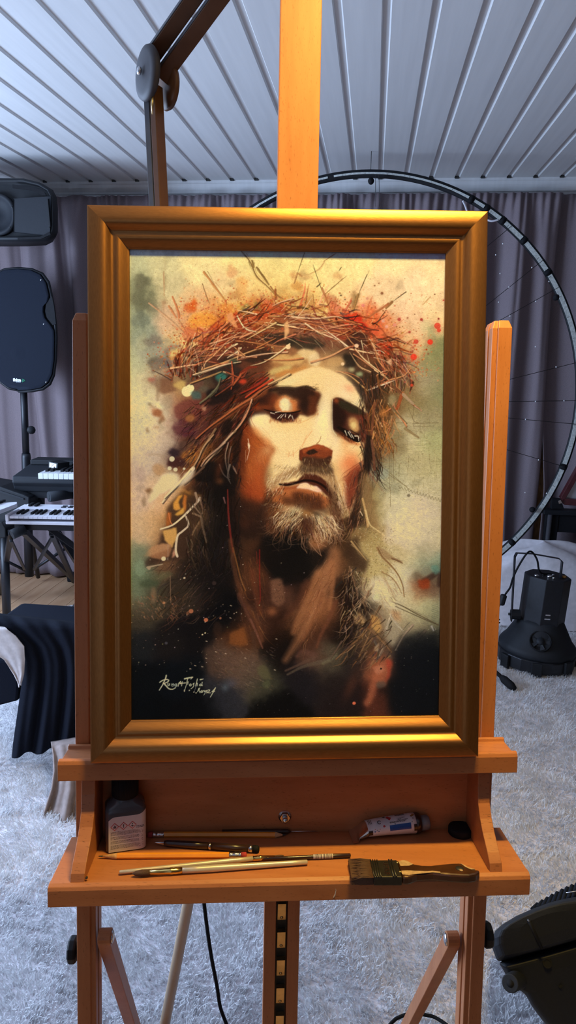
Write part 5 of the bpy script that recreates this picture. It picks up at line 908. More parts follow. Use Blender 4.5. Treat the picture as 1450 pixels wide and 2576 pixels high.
# picture units of every canvas point, from the painted corners
fs, ft = (sg_ - 0.0970) / (0.9030 - 0.0970), (tg_ - 0.0700) / (0.9300 - 0.0700)
CT = np.array([(322, 1822), (1112, 1822), (316, 626), (1130, 631)], float)
qx = CT[0, 0] * (1 - fs) * (1 - ft) + CT[1, 0] * fs * (1 - ft) + CT[2, 0] * (1 - fs) * ft + CT[3, 0] * fs * ft
qy = CT[0, 1] * (1 - fs) * (1 - ft) + CT[1, 1] * fs * (1 - ft) + CT[2, 1] * (1 - fs) * ft + CT[3, 1] * fs * ft
qx = np.clip(qx - PX0, 0, PW - 1.01); qy = np.clip(qy - PY0, 0, PH - 1.01); xi, yi = qx.astype(int), qy.astype(int); fx, fy = (qx - xi)[..., None], (qy - yi)[..., None]
CC = (PAINT[yi, xi] * (1 - fx) + PAINT[yi, xi + 1] * fx) * (1 - fy) + (PAINT[yi + 1, xi] * (1 - fx) + PAINT[yi + 1, xi + 1] * fx) * fy
me = D.meshes.new('canvas'); cvo = D.objects.new('canvas', me); COL.objects.link(cvo); cvo.parent = frame
ii = (np.arange(NY)[:, None] * (NX + 1) + np.arange(NX)[None, :]).ravel()
F = np.stack([ii, ii + 1, ii + NX + 2, ii + NX + 1], 1).astype(np.int32)
me.vertices.add(len(Vc)); me.vertices.foreach_set('co', Vc.astype(np.float32).ravel())
me.loops.add(F.size); me.loops.foreach_set('vertex_index', F.ravel())
me.polygons.add(len(F)); me.polygons.foreach_set('loop_start', np.arange(0, F.size, 4, dtype=np.int32)); me.polygons.foreach_set('loop_total', np.full(len(F), 4, np.int32))
me.update(calc_edges=True)
ca = me.color_attributes.new('paint', 'FLOAT_COLOR', 'POINT')
ca.data.foreach_set('color', np.concatenate([CC.reshape(-1, 3), np.ones((len(Vc), 1))], 1).astype(np.float32).ravel())
m = mat('painted canvas', (0.5, 0.5, 0.5), 0.75, 0, 0.0, 700, bump=0.14, spec=0.08)
nt = m.node_tree; an_ = nt.nodes.new('ShaderNodeAttribute'); an_.attribute_name = 'paint'
nt.links.new(an_.outputs['Color'], nt.nodes['Principled BSDF'].inputs['Base Color']); me.materials.append(m)
# ------------------------------------------------------------------ things on the tray
# pencils
def axis_frame(a, b):
    d = nrm(b - a); up = nrm(EU - d * (EU @ d)); s = np.cross(d, up); return d, up, s
def pencil(name, tip, end, label, sharp, group, r=0.0037):
    h = r * 0.9; L = np.linalg.norm(end - tip); d, up, s = axis_frame(tip, end)
    root = thing(name, label, 'pencil', tip * 0.5 + end * 0.5 - up * h, group)
    def ring(x, rr, seg=6, tw=PI / 6): return [tip + d * x + rr * (math.cos(2 * PI * k / seg + tw) * up + math.sin(2 * PI * k / seg + tw) * s) for k in range(seg)]
    MB().loft([ring(sharp, r), ring(L - 0.021, r)]).build('barrel', 'pencil', root, bevel=0.0003)
    MB().loft([ring(0.005, 0.0009, 18), ring(sharp * 0.92, r * 0.9, 18), ring(sharp + 0.0012, r * 1.0, 18)], 0, True).build('cut_cone', 'cone_wood', root)
    MB().loft([ring(0, 0.0003, 10), ring(0.0022, 0.0007, 10), ring(0.0052, 0.00105, 10)], 0, True).build('lead', 'graphite', root)
    MB().loft([ring(L - 0.0215, r * 1.04, 20), ring(L - 0.0195, r * 1.04, 20), ring(L - 0.0190, r * 0.97, 20), ring(L - 0.0160, r * 0.97, 20), ring(L - 0.0155, r * 1.05, 20), ring(L - 0.0120, r * 1.05, 20), ring(L - 0.0115, r * 0.97, 20), ring(L - 0.0085, r * 0.97, 20), ring(L - 0.008, r * 1.04, 20), ring(L - 0.0065, r * 1.04, 20)], 0, True).build('ferrule', 'steel', root)
    MB().loft([ring(L - 0.007, r * 0.96, 20), ring(L - 0.001, r * 0.96, 20), ring(L, r * 0.8, 20)], 0, True).build('eraser', 'eraser', root)
    return root
rp = 0.0034
pencil('pencil', T(-0.2255, 0.0425, rp), T(-0.0425, 0.0478, rp), 'bright orange pencil with blunt tip, front of the two, eraser pointing right', 0.022, 'pencils on the tray')
pencil('pencil', T(0.0090, 0.0035, rp), T(-0.1720, -0.0048, rp), 'orange pencil in the shade against the tray back, eraser pointing left', 0.014, 'pencils on the tray')
# needle tool behind the pencil tip
a, b = T(-0.075, -0.0072, 0.0035), T(0.0140, -0.0045, 0.0035); d, up, s = axis_frame(a, b)
root = thing('needle_tool', 'thin black handled steel needle lying behind the pencil point', 'tool', a * 0.5 + b * 0.5 - up * 0.0035)
MB().tube([a, a * 0.5 + b * 0.5, b - d * 0.004, b], [0.0028, 0.0034, 0.0032, 0.0018], 14).build('handle', 'brush_dark', root)
MB().tube([b - d * 0.004, T(0.0490, -0.0043, 0.0034)], [0.00085, 0.0006], 8).build('needle', 'steel', root)
# black pen
a, b = T(-0.1610, 0.0160, 0.0045), T(-0.0268, 0.0372, 0.0045); d, up, s = axis_frame(a, b); Lp = np.linalg.norm(b - a)
root = thing('ballpoint_pen', 'slim black pen with silver tip pointing left on the tray', 'pen', a * 0.5 + b * 0.5 - up * 0.0045)
def P_(x): return a + d * x
MB().tube([P_(0.014), P_(0.018), P_(0.05), P_(0.071)], [0.0034, 0.0042, 0.0045, 0.0044], 18).build('grip', 'brush_dark', root)
MB().tube([P_(0.0), P_(0.002), P_(0.014)], [0.0006, 0.0012, 0.0031], 14).build('tip', 'steel', root)
MB().tube([P_(0.0715), P_(0.0745)], 0.0045, 18).build('ring', 'steel', root)
MB().tube([P_(0.075), P_(0.10), P_(Lp - 0.0135)], [0.0044, 0.0044, 0.0043], 18).build('barrel', 'brush_dark', root)
MB().tube([P_(Lp - 0.0135), P_(Lp - 0.0085)], 0.0046, 18).build('band', 'steel', root)
MB().tube([P_(Lp - 0.0085), P_(Lp - 0.002), P_(Lp)], [0.0044, 0.0044, 0.0028], 18).build('cap', 'rubber', root)
# artist brushes
def brush(label, pts, rad, fer, tip_m, hm='champagne'):
    a, b = pts; d, up, s = axis_frame(a, b); L = np.linalg.norm(b - a)
    root = thing('paint_brush', label, 'paint brush', a * 0.5 + b * 0.5 - up * 0.003, 'thin brushes on the tray')
    f0, f1, tipx = fer
    xs = np.linspace(f1, L, 9); rr = np.interp(np.linspace(0, 1, 9), [0, 0.25, 0.9, 1], rad)
    MB().tube([a + d * x for x in xs] + [a + d * (L + 0.0008)], list(rr) + [rr[-1] * 0.6], 16).build('handle', hm, root)
    fr0, fr1 = fer_r if False else (rad[0] * 0.8, rad[0] * 1.03)
    X = [f0, f0 + (f1 - f0) * 0.62, f0 + (f1 - f0) * 0.64, f0 + (f1 - f0) * 0.72, f0 + (f1 - f0) * 0.74, f0 + (f1 - f0) * 0.84, f0 + (f1 - f0) * 0.86, f1 + 0.001]
    R = [tip_m[1], rad[0] * 0.98, rad[0] * 1.1, rad[0] * 1.1, rad[0] * 0.98, rad[0] * 1.1, rad[0] * 1.0, rad[0] * 1.04]
    MB().tube([a + d * x for x in X], R, 16).build('ferrule', 'gold', root)
    mb = MB(); r0 = tip_m[1]
    mb.tube([a + d * (f0 + 0.001), a + d * (f0 * 0.55), a + d * (f0 * 0.22), a], [r0, r0 * 1.15, r0 * 0.8, r0 * 0.12], 12)
    mb.build('bristles', 'bristle', root)
    return root
brush('champagne handled brush with a broad brown tip pointing left, the front brush', (T(-0.1775, 0.0830, 0.0048), T(0.0312, 0.0668, 0.0040)), (0.0036, 0.0042, 0.0030, 0.0028), (0.021, 0.058, 0), ('b', 0.0033))
brush('champagne handled brush with a thin gold ferrule pointing right, middle brush', (T(0.0040, 0.0528, 0.0048), T(-0.1925, 0.0775, 0.0036)), (0.0028, 0.0032, 0.0024, 0.0022), (0.012, 0.038, 0), ('b', 0.0012))
# black brush with printed barcode on the handle
a, b = T(-0.0250, 0.0575, 0.0040), T(0.0865, 0.0535, 0.0034); d, up, s = axis_frame(a, b); L = np.linalg.norm(b - a)
root = thing('paint_brush', 'black handled brush with a white barcode band, rearmost of the three brushes', 'paint brush', a * 0.5 + b * 0.5 - up * 0.0034, 'thin brushes on the tray')
h = MB().tube([a, a + d * L * 0.3, a + d * L * 0.8, b - d * 0.001, b], [0.0014, 0.0021, 0.0026, 0.0024, 0.0014], 14).build('handle', 'brush_dark', root)
mb = MB(); mb.tube([a + d * L * 0.58, a + d * L * 0.80], [0.00262, 0.00278], 14, 0)
for k in range(15):
    x = L * (0.60 + 0.0125 * k); rr = 0.00268 + 0.00009 * (k / 14)
    mb.tube([a + d * x, a + d * (x + L * (0.003 + 0.003 * (k % 3)))], rr + 0.0001, 14, 1)
mb.build('barcode_band', ['label', 'ink'], h)
# wide flat brush with a chipped handle
def wb(px, py, h=0.0):
    """tray position from the measured outline of the brush"""
    v = RM @ np.array([px - 725.0, py - 1288.0, FPX]); p0 = CAM; nn = EU; o = T(0, 0, h)
    return p0 + v * ((o - p0) @ nn) / (v @ nn)
HB = 0.0135
root = thing('flat_brush', 'wide flat brush with dark bristles, black ferrule and chipped brown handle', 'paint brush', T(0.16, 0.085, 0.001))
def top_poly(pts, h): return [wb(x, y, h) for x, y in pts]
def slab(name, pts, h0, h1, m, shrink=0.0, bev=0.0008, parent=None):
    mb = MB(); top = top_poly(pts, h1); bot = [p - EU * (h1 - h0) for p in top]
    mb.loft([bot, top]); return mb.build(name, m, parent or root, bevel=bev)
mb = MB(); tb = top_poly([(877, 2161), (890, 2161.5), (905, 2162), (931, 2162), (940, 2208), (920, 2209), (900, 2208), (885, 2209)], 0.010)
mb.loft([[p - EU * 0.0085 for p in tb], tb]);
A0, B0, A1, B1 = wb(877, 2161, 0.010), wb(885, 2209, 0.010), wb(934, 2162, 0.012), wb(941, 2207, 0.012)
for k in range(58):                              # separate strands of the bristle pack
    t = (k + 0.5) / 58; jx = random.uniform(-0.0022, 0.0012)
    p1 = A1 + (B1 - A1) * t; p0 = A0 + (B0 - A0) * (t + random.uniform(-0.02, 0.02)) + nrm(A0 - A1) * jx
    mb.tube([p1 - EU * 0.0005, p1 * 0.5 + p0 * 0.5 + EU * random.uniform(-0.0005, 0.0012), p0 - EU * random.uniform(0.0, 0.004)], [0.0007, 0.0007, 0.0003], 5)
mb.build('bristles', 'bristle', root)
fer = slab('ferrule', [(931, 2163), (999, 2162.5), (1013, 2206), (941, 2206)], 0.0015, 0.0125, 'tin', bev=0.0015)
mb = MB()
for f in (0.02, 0.10, 0.18, 0.26):
    p, q = wb(931 + 68 * f, 2162.8, 0.0128), wb(941 + 72 * f, 2205.5, 0.0128); mb.tube([p, q], 0.0007, 8)
for f in (0.70, 0.79):
    p, q = wb(931 + 68 * f, 2162.8, 0.0128), wb(941 + 72 * f, 2205.5, 0.0128); mb.tube([p, q], 0.0011, 8)
mb.build('ridge', 'tin', fer)
mb = MB()
c_, e1, e2 = wb(972, 2184, 0.0128), nrm(wb(972, 2204, 0.0128) - wb(966, 2166, 0.0128)), None
e2 = nrm(wb(990, 2184, 0.0128) - wb(954, 2184, 0.0128))
text_mb('UETRIP', 0.0085, lambda x, y: c_ + e1 * x + e2 * y + EU * 0.0001, mb, spacing=1.0); mb.build('embossed_lettering', 'steel', fer)
for px_, py_ in ((1000, 2170), (1007, 2193)):
    mb = MB(); mb.lathe([(0.0017, 0), (0.0017, 0.0006), (0.0009, 0.001), (0, 0.001)], wb(px_, py_, 0.0125), EU, 12); mb.build('rivet', 'brass', fer)
hp = [(1000, 2168), (1012, 2161.5), (1024, 2163.5), (1043, 2172.5), (1062, 2175.5), (1085, 2176), (1110, 2173), (1135, 2170.5), (1155, 2170), (1165, 2172), (1176, 2179), (1190, 2186), (1208, 2187.5), (1207, 2193), (1198, 2199), (1182, 2202), (1160, 2201.5), (1135, 2200), (1110, 2197.5), (1090, 2195.5), (1070, 2196), (1050, 2198), (1038, 2203), (1028, 2206), (1014, 2206)]
hnd = slab('handle', hp, 0.001, 0.0115, 'varnish', bev=0.0025)
o = slab('bare_patch', [(1003, 2166), (1014, 2163.5), (1024, 2165), (1040, 2173.5), (1030, 2177.5), (1008, 2178)], 0.0114, 0.0117, 'bare_wood', bev=0, parent=hnd)
o = slab('bare_patch', [(1009, 2190.5), (1026, 2189), (1046, 2190.5), (1075, 2191.5), (1088, 2190.5), (1108, 2192.5), (1109, 2196), (1088, 2194.3), (1066, 2196.5), (1046, 2198), (1030, 2201), (1013, 2199.5)], 0.0114, 0.0117, 'bare_wood', bev=0, parent=hnd)
o = slab('bare_patch', [(1160, 2171.8), (1168, 2175), (1178, 2181), (1196, 2186), (1186, 2187), (1172, 2181)], 0.0100, 0.0117, 'bare_wood', bev=0, parent=hnd)
mb = MB(); mb.lathe([(0.0048, 0.0), (0.0048, 0.0004), (0, 0.0004)], wb(1157, 2184.5, 0.0116), EU, 20); mb.lathe([(0.0021, 0.0002), (0.0021, 0.0007), (0, 0.0007)], wb(1161, 2190.0, 0.0116), EU, 14, 1)
mb.build('hanging_hole', ['graphite', 'bare_wood'], hnd)
# crumbs of dry paint
for px_, py_, m_, lb in ((1004, 2141.5, 'graphite', 'small dark chip lying between the paint tube and flat brush'), (218, 2209, 'graphite', 'tiny dark crumb at the foot of the left tray panel'), (1018, 2212, 'offwhite_cloth', 'pale paint flake just in front of the flat brush ferrule'), (1061, 2212, 'offwhite_cloth', 'pale paint flake in front of the flat brush handle')):
    p = wb(px_, py_); mb = MB()
    mb.loft([[p + ER * a * 0.0017 + EN * b * 0.0026 for a, b in ((-1, -0.6), (0.2, -1), (1, 0.1), (0.3, 1), (-0.8, 0.5))], [p + EU * 0.0016 + ER * (a * 0.0011 + 0.0004) + EN * b * 0.0017 for a, b in ((-1, -0.6), (0.2, -1), (1, 0.1), (0.3, 1), (-0.8, 0.5))]])
    tag(mb.build('paint_flake', m_), lb, 'flake')
# smoky bottle with a hazard label
root = thing('solvent_bottle', 'squat dark plastic bottle with black cap and hazard label in the tray corner', 'bottle', T(-0.1985, 0.010, 0))
bc = T(-0.1985, 0.0105, 0.0); brot = 0.22
bxv = nrm(ER * math.cos(brot) - EN * math.sin(brot)); byv = nrm(EN * math.cos(brot) + ER * math.sin(brot))
def sq(hw, hd, rr, h, seg=6):
    out = []
    for cx_, cy_, a0 in ((1, 1, 0), (-1, 1, PI / 2), (-1, -1, PI), (1, -1, 1.5 * PI)):
        for k in range(seg + 1):
            a = a0 + PI / 2 * k / seg
            out.append(bc + bxv * (cx_ * (hw - rr) + rr * math.cos(a)) + byv * (cy_ * (hd - rr) + rr * math.sin(a)) + EU * h)
    return out
HW, HDp = 0.0250, 0.0180
rings = [sq(HW * .94, HDp * .94, .006, 0.0002), sq(HW, HDp, .007, 0.0025), sq(HW, HDp, .007, 0.050), sq(HW * 0.985, HDp * 0.985, .008, 0.0545), sq(HW * 0.90, HDp * 0.90, .010, 0.0580), sq(HW * .74, HDp * .82, .012, 0.0615), sq(.0150, .0135, .0125, 0.0645), sq(.0145, .0135, .0125, 0.068)]
MB().loft(rings, 0, True).build('body', 'bottle', root)
mb = MB()
for j, (r0, r1, h0, h1) in enumerate(((0.0158, 0.0162, 0.066, 0.080), (0.0162, 0.0158, 0.080, 0.094))):
    pass
mb.lathe([(0.0150, 0.0655), (0.0163, 0.0668), (0.0163, 0.0935), (0.0152, 0.0952), (0.0, 0.0955)], bc, EU, 40)
cap = mb.build('cap', 'rubber', root)
mb = MB()
for k in range(32):
    a = 2 * PI * k / 32; mb.tube([bc + EU * 0.069 + (bxv * math.cos(a) + byv * math.sin(a)) * 0.0163, bc + EU * 0.093 + (bxv * math.cos(a) + byv * math.sin(a)) * 0.0163], 0.0006, 5)
mb.build('cap_knurl', 'rubber', cap)
RC = 0.0072
def lab(x, h, lift=0.00035):
    """x runs round the front face from its left edge; past the right edge it wraps onto the side"""
    xr = HW - RC
    if x <= xr: p = bc + bxv * x + byv * (HDp + lift)
    else:
        a = (x - xr) / RC
        if a < PI / 2: p = bc + bxv * (xr + (RC + lift) * math.sin(a)) + byv * (HDp - RC + (RC + lift) * math.cos(a))
        else: p = bc + bxv * (HW + lift) + byv * (HDp - RC - (x - xr - RC * PI / 2))
    return p + EU * h
def lh(x):
    t = (x + HW) / (2 * HW)
    if t < 0.24: return 0.0385 + 0.0085 * math.sin(min(1, t / 0.24) * PI / 2)
    if t > 0.78: return 0.0470 + 0.0055 * min(1.3, (t - 0.78) / 0.25) ** 1.6
    return 0.0470
mb = MB(); mb.grid(lambda s_, t_: lab(-HW + 0.004 + s_ * 0.058, 0.0015 + t_ * (min(0.0515, lh(-HW + 0.004 + s_ * 0.058)) - 0.0015)), 40, 8)
lbo = mb.build('label', 'label', root)
mb = MB()
def diamond(cx_, cz_, r_, mi):
    o = lambda a, b, l: lab(cx_ + a, cz_ + b, l)
    for l, rr, mm in ((0.00055, r_, 0), (0.00070, r_ * 0.80, 1)):
        mb.add([o(rr, 0, l), o(0, rr, l), o(-rr, 0, l), o(0, -rr, l)], [(0, 1, 2, 3)], mm)
x0 = -HW + 0.0045
for k in range(3): diamond(-0.0135 + 0.0108 * k, 0.0345, 0.0052, 0)
def blob(pts, mm=2, l=0.00085): mb.add([lab(a, b, l) for a, b in pts], [list(range(len(pts)))], mm)
fx = -0.0135; blob([(fx - 0.0016, 0.0327), (fx - 0.0019, 0.0343), (fx - 0.0008, 0.0352), (fx - 0.0003, 0.0367), (fx + 0.0010, 0.0354), (fx + 0.0014, 0.0357), (fx + 0.0019, 0.0340), (fx + 0.0016, 0.0327)])
fx += 0.0108; blob([(fx - 0.0005, 0.0334), (fx - 0.0008, 0.0368), (fx + 0.0008, 0.0368), (fx + 0.0005, 0.0334)]); blob([(fx - 0.0006, 0.0318), (fx - 0.0006, 0.0327), (fx + 0.0006, 0.0327), (fx + 0.0006, 0.0318)])
fx += 0.0108; blob([(fx + 0.0009 * math.cos(a), 0.0364 + 0.0009 * math.sin(a)) for a in np.linspace(0, 5.8, 8)]); blob([(fx - 0.0024, 0.0330), (fx - 0.0008, 0.0342), (fx, 0.0352), (fx + 0.0008, 0.0342), (fx + 0.0024, 0.0330), (fx + 0.0009, 0.0330), (fx, 0.0320), (fx - 0.0009, 0.0330)])
for row in range(17):                             # lines of small print
    if row in (4, 8, 12): continue
    h_ = 0.0272 - row * 0.00135; x = -0.0185; xe = 0.0215
    if row < 1: xe = 0.019
    while x < xe:
        w_ = random.uniform(0.0008, 0.0026)
        mb.add([lab(x, h_), lab(min(x + w_, xe), h_), lab(min(x + w_, xe), h_ + 0.00075), lab(x, h_ + 0.00075)], [(0, 1, 2, 3)], 2); x += w_ + 0.00035
for r_ in range(2):
    x = 0.0130
    while x < 0.0225:
        w_ = random.uniform(0.0008, 0.002); h_ = 0.0318 - r_ * 0.0017
        mb.add([lab(x, h_, 0.0006), lab(x + w_, h_, 0.0006), lab(x + w_, h_ + 0.0009, 0.0006), lab(x, h_ + 0.0009, 0.0006)], [(0, 1, 2, 3)], 2); x += w_ + 0.0004
mb.build('label_print', ['red_ink', 'label', 'ink'], lbo)
# crumpled paint tube
a, b = T(0.0960, 0.0050, 0.0095), T(0.1800, -0.0020, 0.0130); d, up, s = axis_frame(a, b); L = np.linalg.norm(b - a)
if s @ EN < 0: s = -s
root = thing('paint_tube', 'white paint tube with a blue block, foil crimp left and grey cap', 'paint tube', a * 0.5 + b * 0.5 - up * 0.0115)
def tring(x, hw, hh, dz=0.0, seg=24, sk=0.0): return [a + d * (x + sk * math.cos(2 * PI * k / seg)) + s * hw * math.cos(2 * PI * k / seg) + up * (dz + hh * math.sin(2 * PI * k / seg)) for k in range(seg)]
MB().loft([tring(-0.004, 0.0185, 0.0006, -0.0085), tring(0.002, 0.0180, 0.0014, -0.0078, sk=0.001), tring(0.007, 0.0160, 0.0042, -0.0045, sk=-0.002), tring(0.013, 0.0150, 0.0066, -0.0022, sk=0.001), tring(0.0185, 0.0142, 0.0080, -0.0006)], 0, False).build('foil_end', 'foil', root)
bodyrings = [tring(0.0175, 0.0142, 0.0082, -0.0006), tring(0.03, 0.0140, 0.0096, 0.0), tring(0.05, 0.0138, 0.0110, 0.0005), tring(L - 0.010, 0.0134, 0.0124, 0.0004), tring(L - 0.002, 0.0133, 0.0130, 0.0)]
bd = MB().loft(bodyrings, 0, True).build('tube_body', 'tube_white', root)
MB().loft([tring(L - 0.002, 0.0134, 0.0131), tring(L + 0.001, 0.0134, 0.0131), tring(L + 0.005, 0.0120, 0.0118), tring(L + 0.006, 0.0100, 0.0100)], 0, True).build('shoulder', 'brush_dark', root)
MB().loft([tring(L + 0.0055, 0.0098, 0.0098, -0.001), tring(L + 0.016, 0.0094, 0.0094, -0.001), tring(L + 0.0175, 0.0080, 0.0080, -0.001)], 0, True).build('cap', 'grey_cap', root)
def tw(x, ang, lift=0.0003):
    X = [0.0175, 0.03, 0.05, L - 0.010, L - 0.002]
    hw = np.interp(x, X, [0.0142, 0.0140, 0.0138, 0.0134, 0.0133]) + lift; hh = np.interp(x, X, [0.0082, 0.0096, 0.0110, 0.0124, 0.0130]) + lift; dz = np.interp(x, X, [-0.0006, 0, 0.0005, 0.0004, 0])
    return a + d * x + s * hw * math.cos(ang) + up * (dz + hh * math.sin(ang))
mb = MB()
def patch(x0, x1, a0, a1, mi, lift=0.0003): mb.grid(lambda p, q: tw(x0 + (x1 - x0) * p, a0 + (a1 - a0) * q, lift), 8, 8, mi)
patch(0.046, 0.0745, 0.02, 0.62, 0); patch(0.0175, 0.0232, -0.25, 0.42, 1); patch(0.0785, L - 0.002, -0.25, 0.42, 1)
for (x, an, r_, mi) in ((0.0455, 1.55, 0.0022, 3), (0.0475, 1.38, 0.0024, 3), (0.0390, 0.62, 0.0014, 3), (0.0265, 0.5, 0.0006, 3), (0.029, 0.35, 0.0005, 1), (0.033, 0.42, 0.0005, 3), (0.026, 0.2, 0.0009, 0), (0.031, 0.15, 0.0007, 0), (0.0785, 1.0, 0.0007, 1), (0.0765, 0.66, 0.0006, 1), (0.0535, 0.68, 0.0007, 1), (0.0795, 1.40, 0.0020, 2), (0.077, 1.28, 0.0015, 2), (0.0415, 1.75, 0.0017, 1)):
    c_ = []
    for k in range(10): c_.append(tw(x + r_ * math.cos(2 * PI * k / 10) * random.uniform(.7, 1.3), an + r_ * math.sin(2 * PI * k / 10) * 80 * random.uniform(.7, 1.3), 0.0004))
    mb.add(c_, [list(range(10))], mi)
for k in range(14):
    x = 0.0565 + 0.0009 * k; patch(x, x + 0.0003 + 0.0003 * (k % 2), 1.55, 1.95, 1, 0.0004)
for r_, (x0, x1, an) in enumerate(((0.0575, 0.068, 1.22), (0.0585, 0.0635, 1.10), (0.0565, 0.0715, 1.0), (0.047, 0.070, 0.90), (0.047, 0.068, 0.82), (0.0195, 0.021, 1.6))):
    x = x0
    while x < x1: w_ = random.uniform(0.0006, 0.002); patch(x, min(x1, x + w_), an, an + 0.05, 1, 0.0004); x += w_ + 0.0005
for k in range(3): patch(0.0195 + 0.0018 * k, 0.0201 + 0.0018 * k, 1.15, 1.85, 1, 0.0004)
cc = [tw(0.0335 + 0.0021 * math.cos(t_), 1.15 + 0.19 * math.sin(t_), 0.0004) for t_ in np.linspace(0.3, 5.6, 16)]; mb.tube(cc, 0.0004, 5, 1)
mb.build('printed_label', ['tube_blue', 'brush_dark', 'copper_ink', 'eraser'], bd)
# round black lid
mb = MB(); lc = T(0.2385, 0.004, 0.0); mb.lathe([(0.0, 0.0002), (0.0150, 0.0002), (0.0160, 0.0015), (0.0160, 0.0085), (0.0150, 0.0100), (0.0120, 0.0104), (0.0, 0.0105)], lc, EU, 40)
tag(mb.build('round_lid', 'rubber'), 'round matt black lid lying right of the paint tube', 'lid')
# ------------------------------------------------------------------ speakers on the left
def XZ(pts, Y): return [tuple(at(x, y, Y=Y)[[0, 2]]) for x, y in pts]
Ys = 3.40
root = thing('pa_speaker', 'black upright loudspeaker with a full grille, on a pole by the curtain', 'speaker', at(45, 985, Y=3.5))
half = [(45, 671), (80, 674), (108, 686), (124, 708), (131, 740), (137, 775), (142, 815), (144, 850), (142, 905), (137, 945), (127, 968), (108, 982), (80, 987), (45, 988)]
pr_ = XZ(half, Ys); xc = pr_[0][0]
outl = pr_ + [(2 * xc - x, z) for x, z in pr_[::-1][1:-1]]
zc = (pr_[0][1] + pr_[-1][1]) / 2
def offs(o, k): return [(xc + (x - xc) * (1 - k / 0.19), zc + (z - zc) * (1 - k / 0.30)) for x, z in o]
def ringY(o, Y, k=0.0, Y0=3.4): return [np.array([x + (Y - Y0) * k, Y, z]) for x, z in o]
MB().loft([ringY(offs(outl, 0.016), Ys + 0.010), ringY(offs(outl, 0.012), Ys - 0.002), ringY(offs(outl, 0.006), Ys - 0.004), ringY(outl, Ys + 0.006), ringY(offs(outl, -0.002), Ys + 0.03, -0.4), ringY(offs(outl, 0.006), Ys + 0.15, -0.5), ringY(offs(outl, 0.05), Ys + 0.30, -0.5)], 0, True).build('cabinet', 'black_plastic', root)
# grille with the handle scoop cut out of its right edge
gh = [(45, 676), (78, 679), (102, 690), (117, 712), (124, 742), (123, 756), (112, 768), (110, 785), (114, 800), (128, 818), (137, 832), (138, 850), (137, 905), (132, 942), (122, 963), (105, 976), (80, 981), (45, 982)]
g_ = XZ(gh, Ys - 0.004); gout = g_ + [(2 * xc - x, z) for x, z in g_[::-1][1:-1]]
mb = MB(); n = len(gout); cen = (xc, zc)
rows = []
for f in (1.0, 0.985, 0.94):
    rows.append([np.array([xc + (x - xc) * f, Ys - 0.008 - 0.004 * min(1.0, (1 - f) * 30), zc + (z - zc) * f]) for x, z in gout])
mb.loft(rows, 0, True)
gr = mb.build('front_grille', 'grille', root)
mb = MB(); wc = at(45, 890, Y=Ys - 0.0125)
mb.lathe([(0.128, 0.0), (0.126, 0.0006), (0.122, 0.0006), (0.120, 0.0002)], wc + np.array([0, 0.003, 0]), (0, -1, 0), 48)
mb.lathe([(0.060, 0.0), (0.055, 0.0006), (0.03, 0.0020), (0, 0.0028)], wc + np.array([0, 0.002, 0]), (0, -1, 0), 36)
mb.build('woofer_bulge', 'grille', root)
mb = MB()
hs = XZ([(126, 750), (116, 765), (114, 784), (118, 799), (133, 818), (141, 815), (136, 770), (131, 745)], Ys - 0.006); mb.loft([ringY(hs, Ys - 0.0075), ringY(hs, Ys - 0.0055)]); mb.build('handle_scoop', 'rubber', root)
mb = MB(); wid = Ys - 0.0135
lc = at(45, 957, Y=wid)
text_mb('ibiza', 0.0200, lambda x, y: lc + np.array([x * 1.15 - 0.0045, 0, y + 0.002]), mb, 0, bold=0.0012); text_mb('SOUND', 0.0060, lambda x, y: lc + np.array([x * 1.2 + 0.002, 0, y - 0.0075]), mb, 0)
for k, r_ in enumerate((0.005, 0.010, 0.015)):
    pts = [lc + np.array([0.0235 + r_ * math.cos(a), -0.0002, -0.009 + 1.1 * r_ * math.sin(a)]) for a in np.linspace(0.35, 1.45, 8)]; mb.tube(pts, 0.0011, 6, 1)
mb.tube([lc + np.array([0.0235, 0, -0.009]), lc + np.array([0.0235, 0, 0.009])], 0.0008, 6, 1)
o = mb.build('logo', ['logo_white', 'green_ink'], gr); o['label'] = 'white and green maker logo'
for px_, py_ in ((103, 704), (110, 815), (116, 961)):
    mb = MB(); mb.lathe([(0.004, 0), (0.0035, 0.002), (0, 0.0026)], at(px_, py_, Y=Ys - 0.011), (0, -1, 0), 12); mb.build('screw', 'steel', root)

root = thing('pa_speaker', 'black loudspeaker lying on its side up under the ceiling', 'speaker', at(60, 604, Y=3.5))
out = XZ([(-130, 446), (60, 449), (100, 459), (124, 474), (133, 492), (136, 520), (136, 580), (131, 592), (112, 602), (60, 605), (-130, 606)], 3.36)
xm = sum(p[0] for p in out) / len(out); zm = sum(p[1] for p in out) / len(out)
def of2(k): return [(x + (xm - x) * k, z + (zm - z) * k * 1.7) for x, z in out]
MB().loft([ringY(of2(0.10), 3.385), ringY(of2(0.07), 3.352), ringY(of2(0.03), 3.348), ringY(out, 3.36), ringY(of2(-0.005), 3.40, -0.5), ringY(of2(0.05), 3.62, -0.5)], 0, True).build('cabinet', 'black_plastic', root)
c0 = at(-4, 540, Y=3.372)
mb = MB(); mb.lathe([(0.094, -0.01), (0.094, 0.016), (0.086, 0.021), (0.078, 0.019), (0.070, 0.006), (0.040, -0.008), (0.0, -0.01)], c0, (0, -1, 0), 48); mb.build('woofer', 'grey_plastic', root)
for a in (0.35, -0.75, 1.6, 2.7):
    mb = MB(); mb.lathe([(0.0035, 0), (0, 0.002)], c0 + np.array([0.085 * math.cos(a), -0.021, 0.085 * math.sin(a)]), (0, -1, 0), 10); mb.build('screw', 'steel', root)
mb = MB()                                         # flared horn mouth right of the woofer
h0 = XZ([(34, 500), (34, 585), (126, 594), (128, 470 + 24)], 3.345); h1 = XZ([(52, 528), (52, 562), (112, 580), (114, 508)], 3.375)
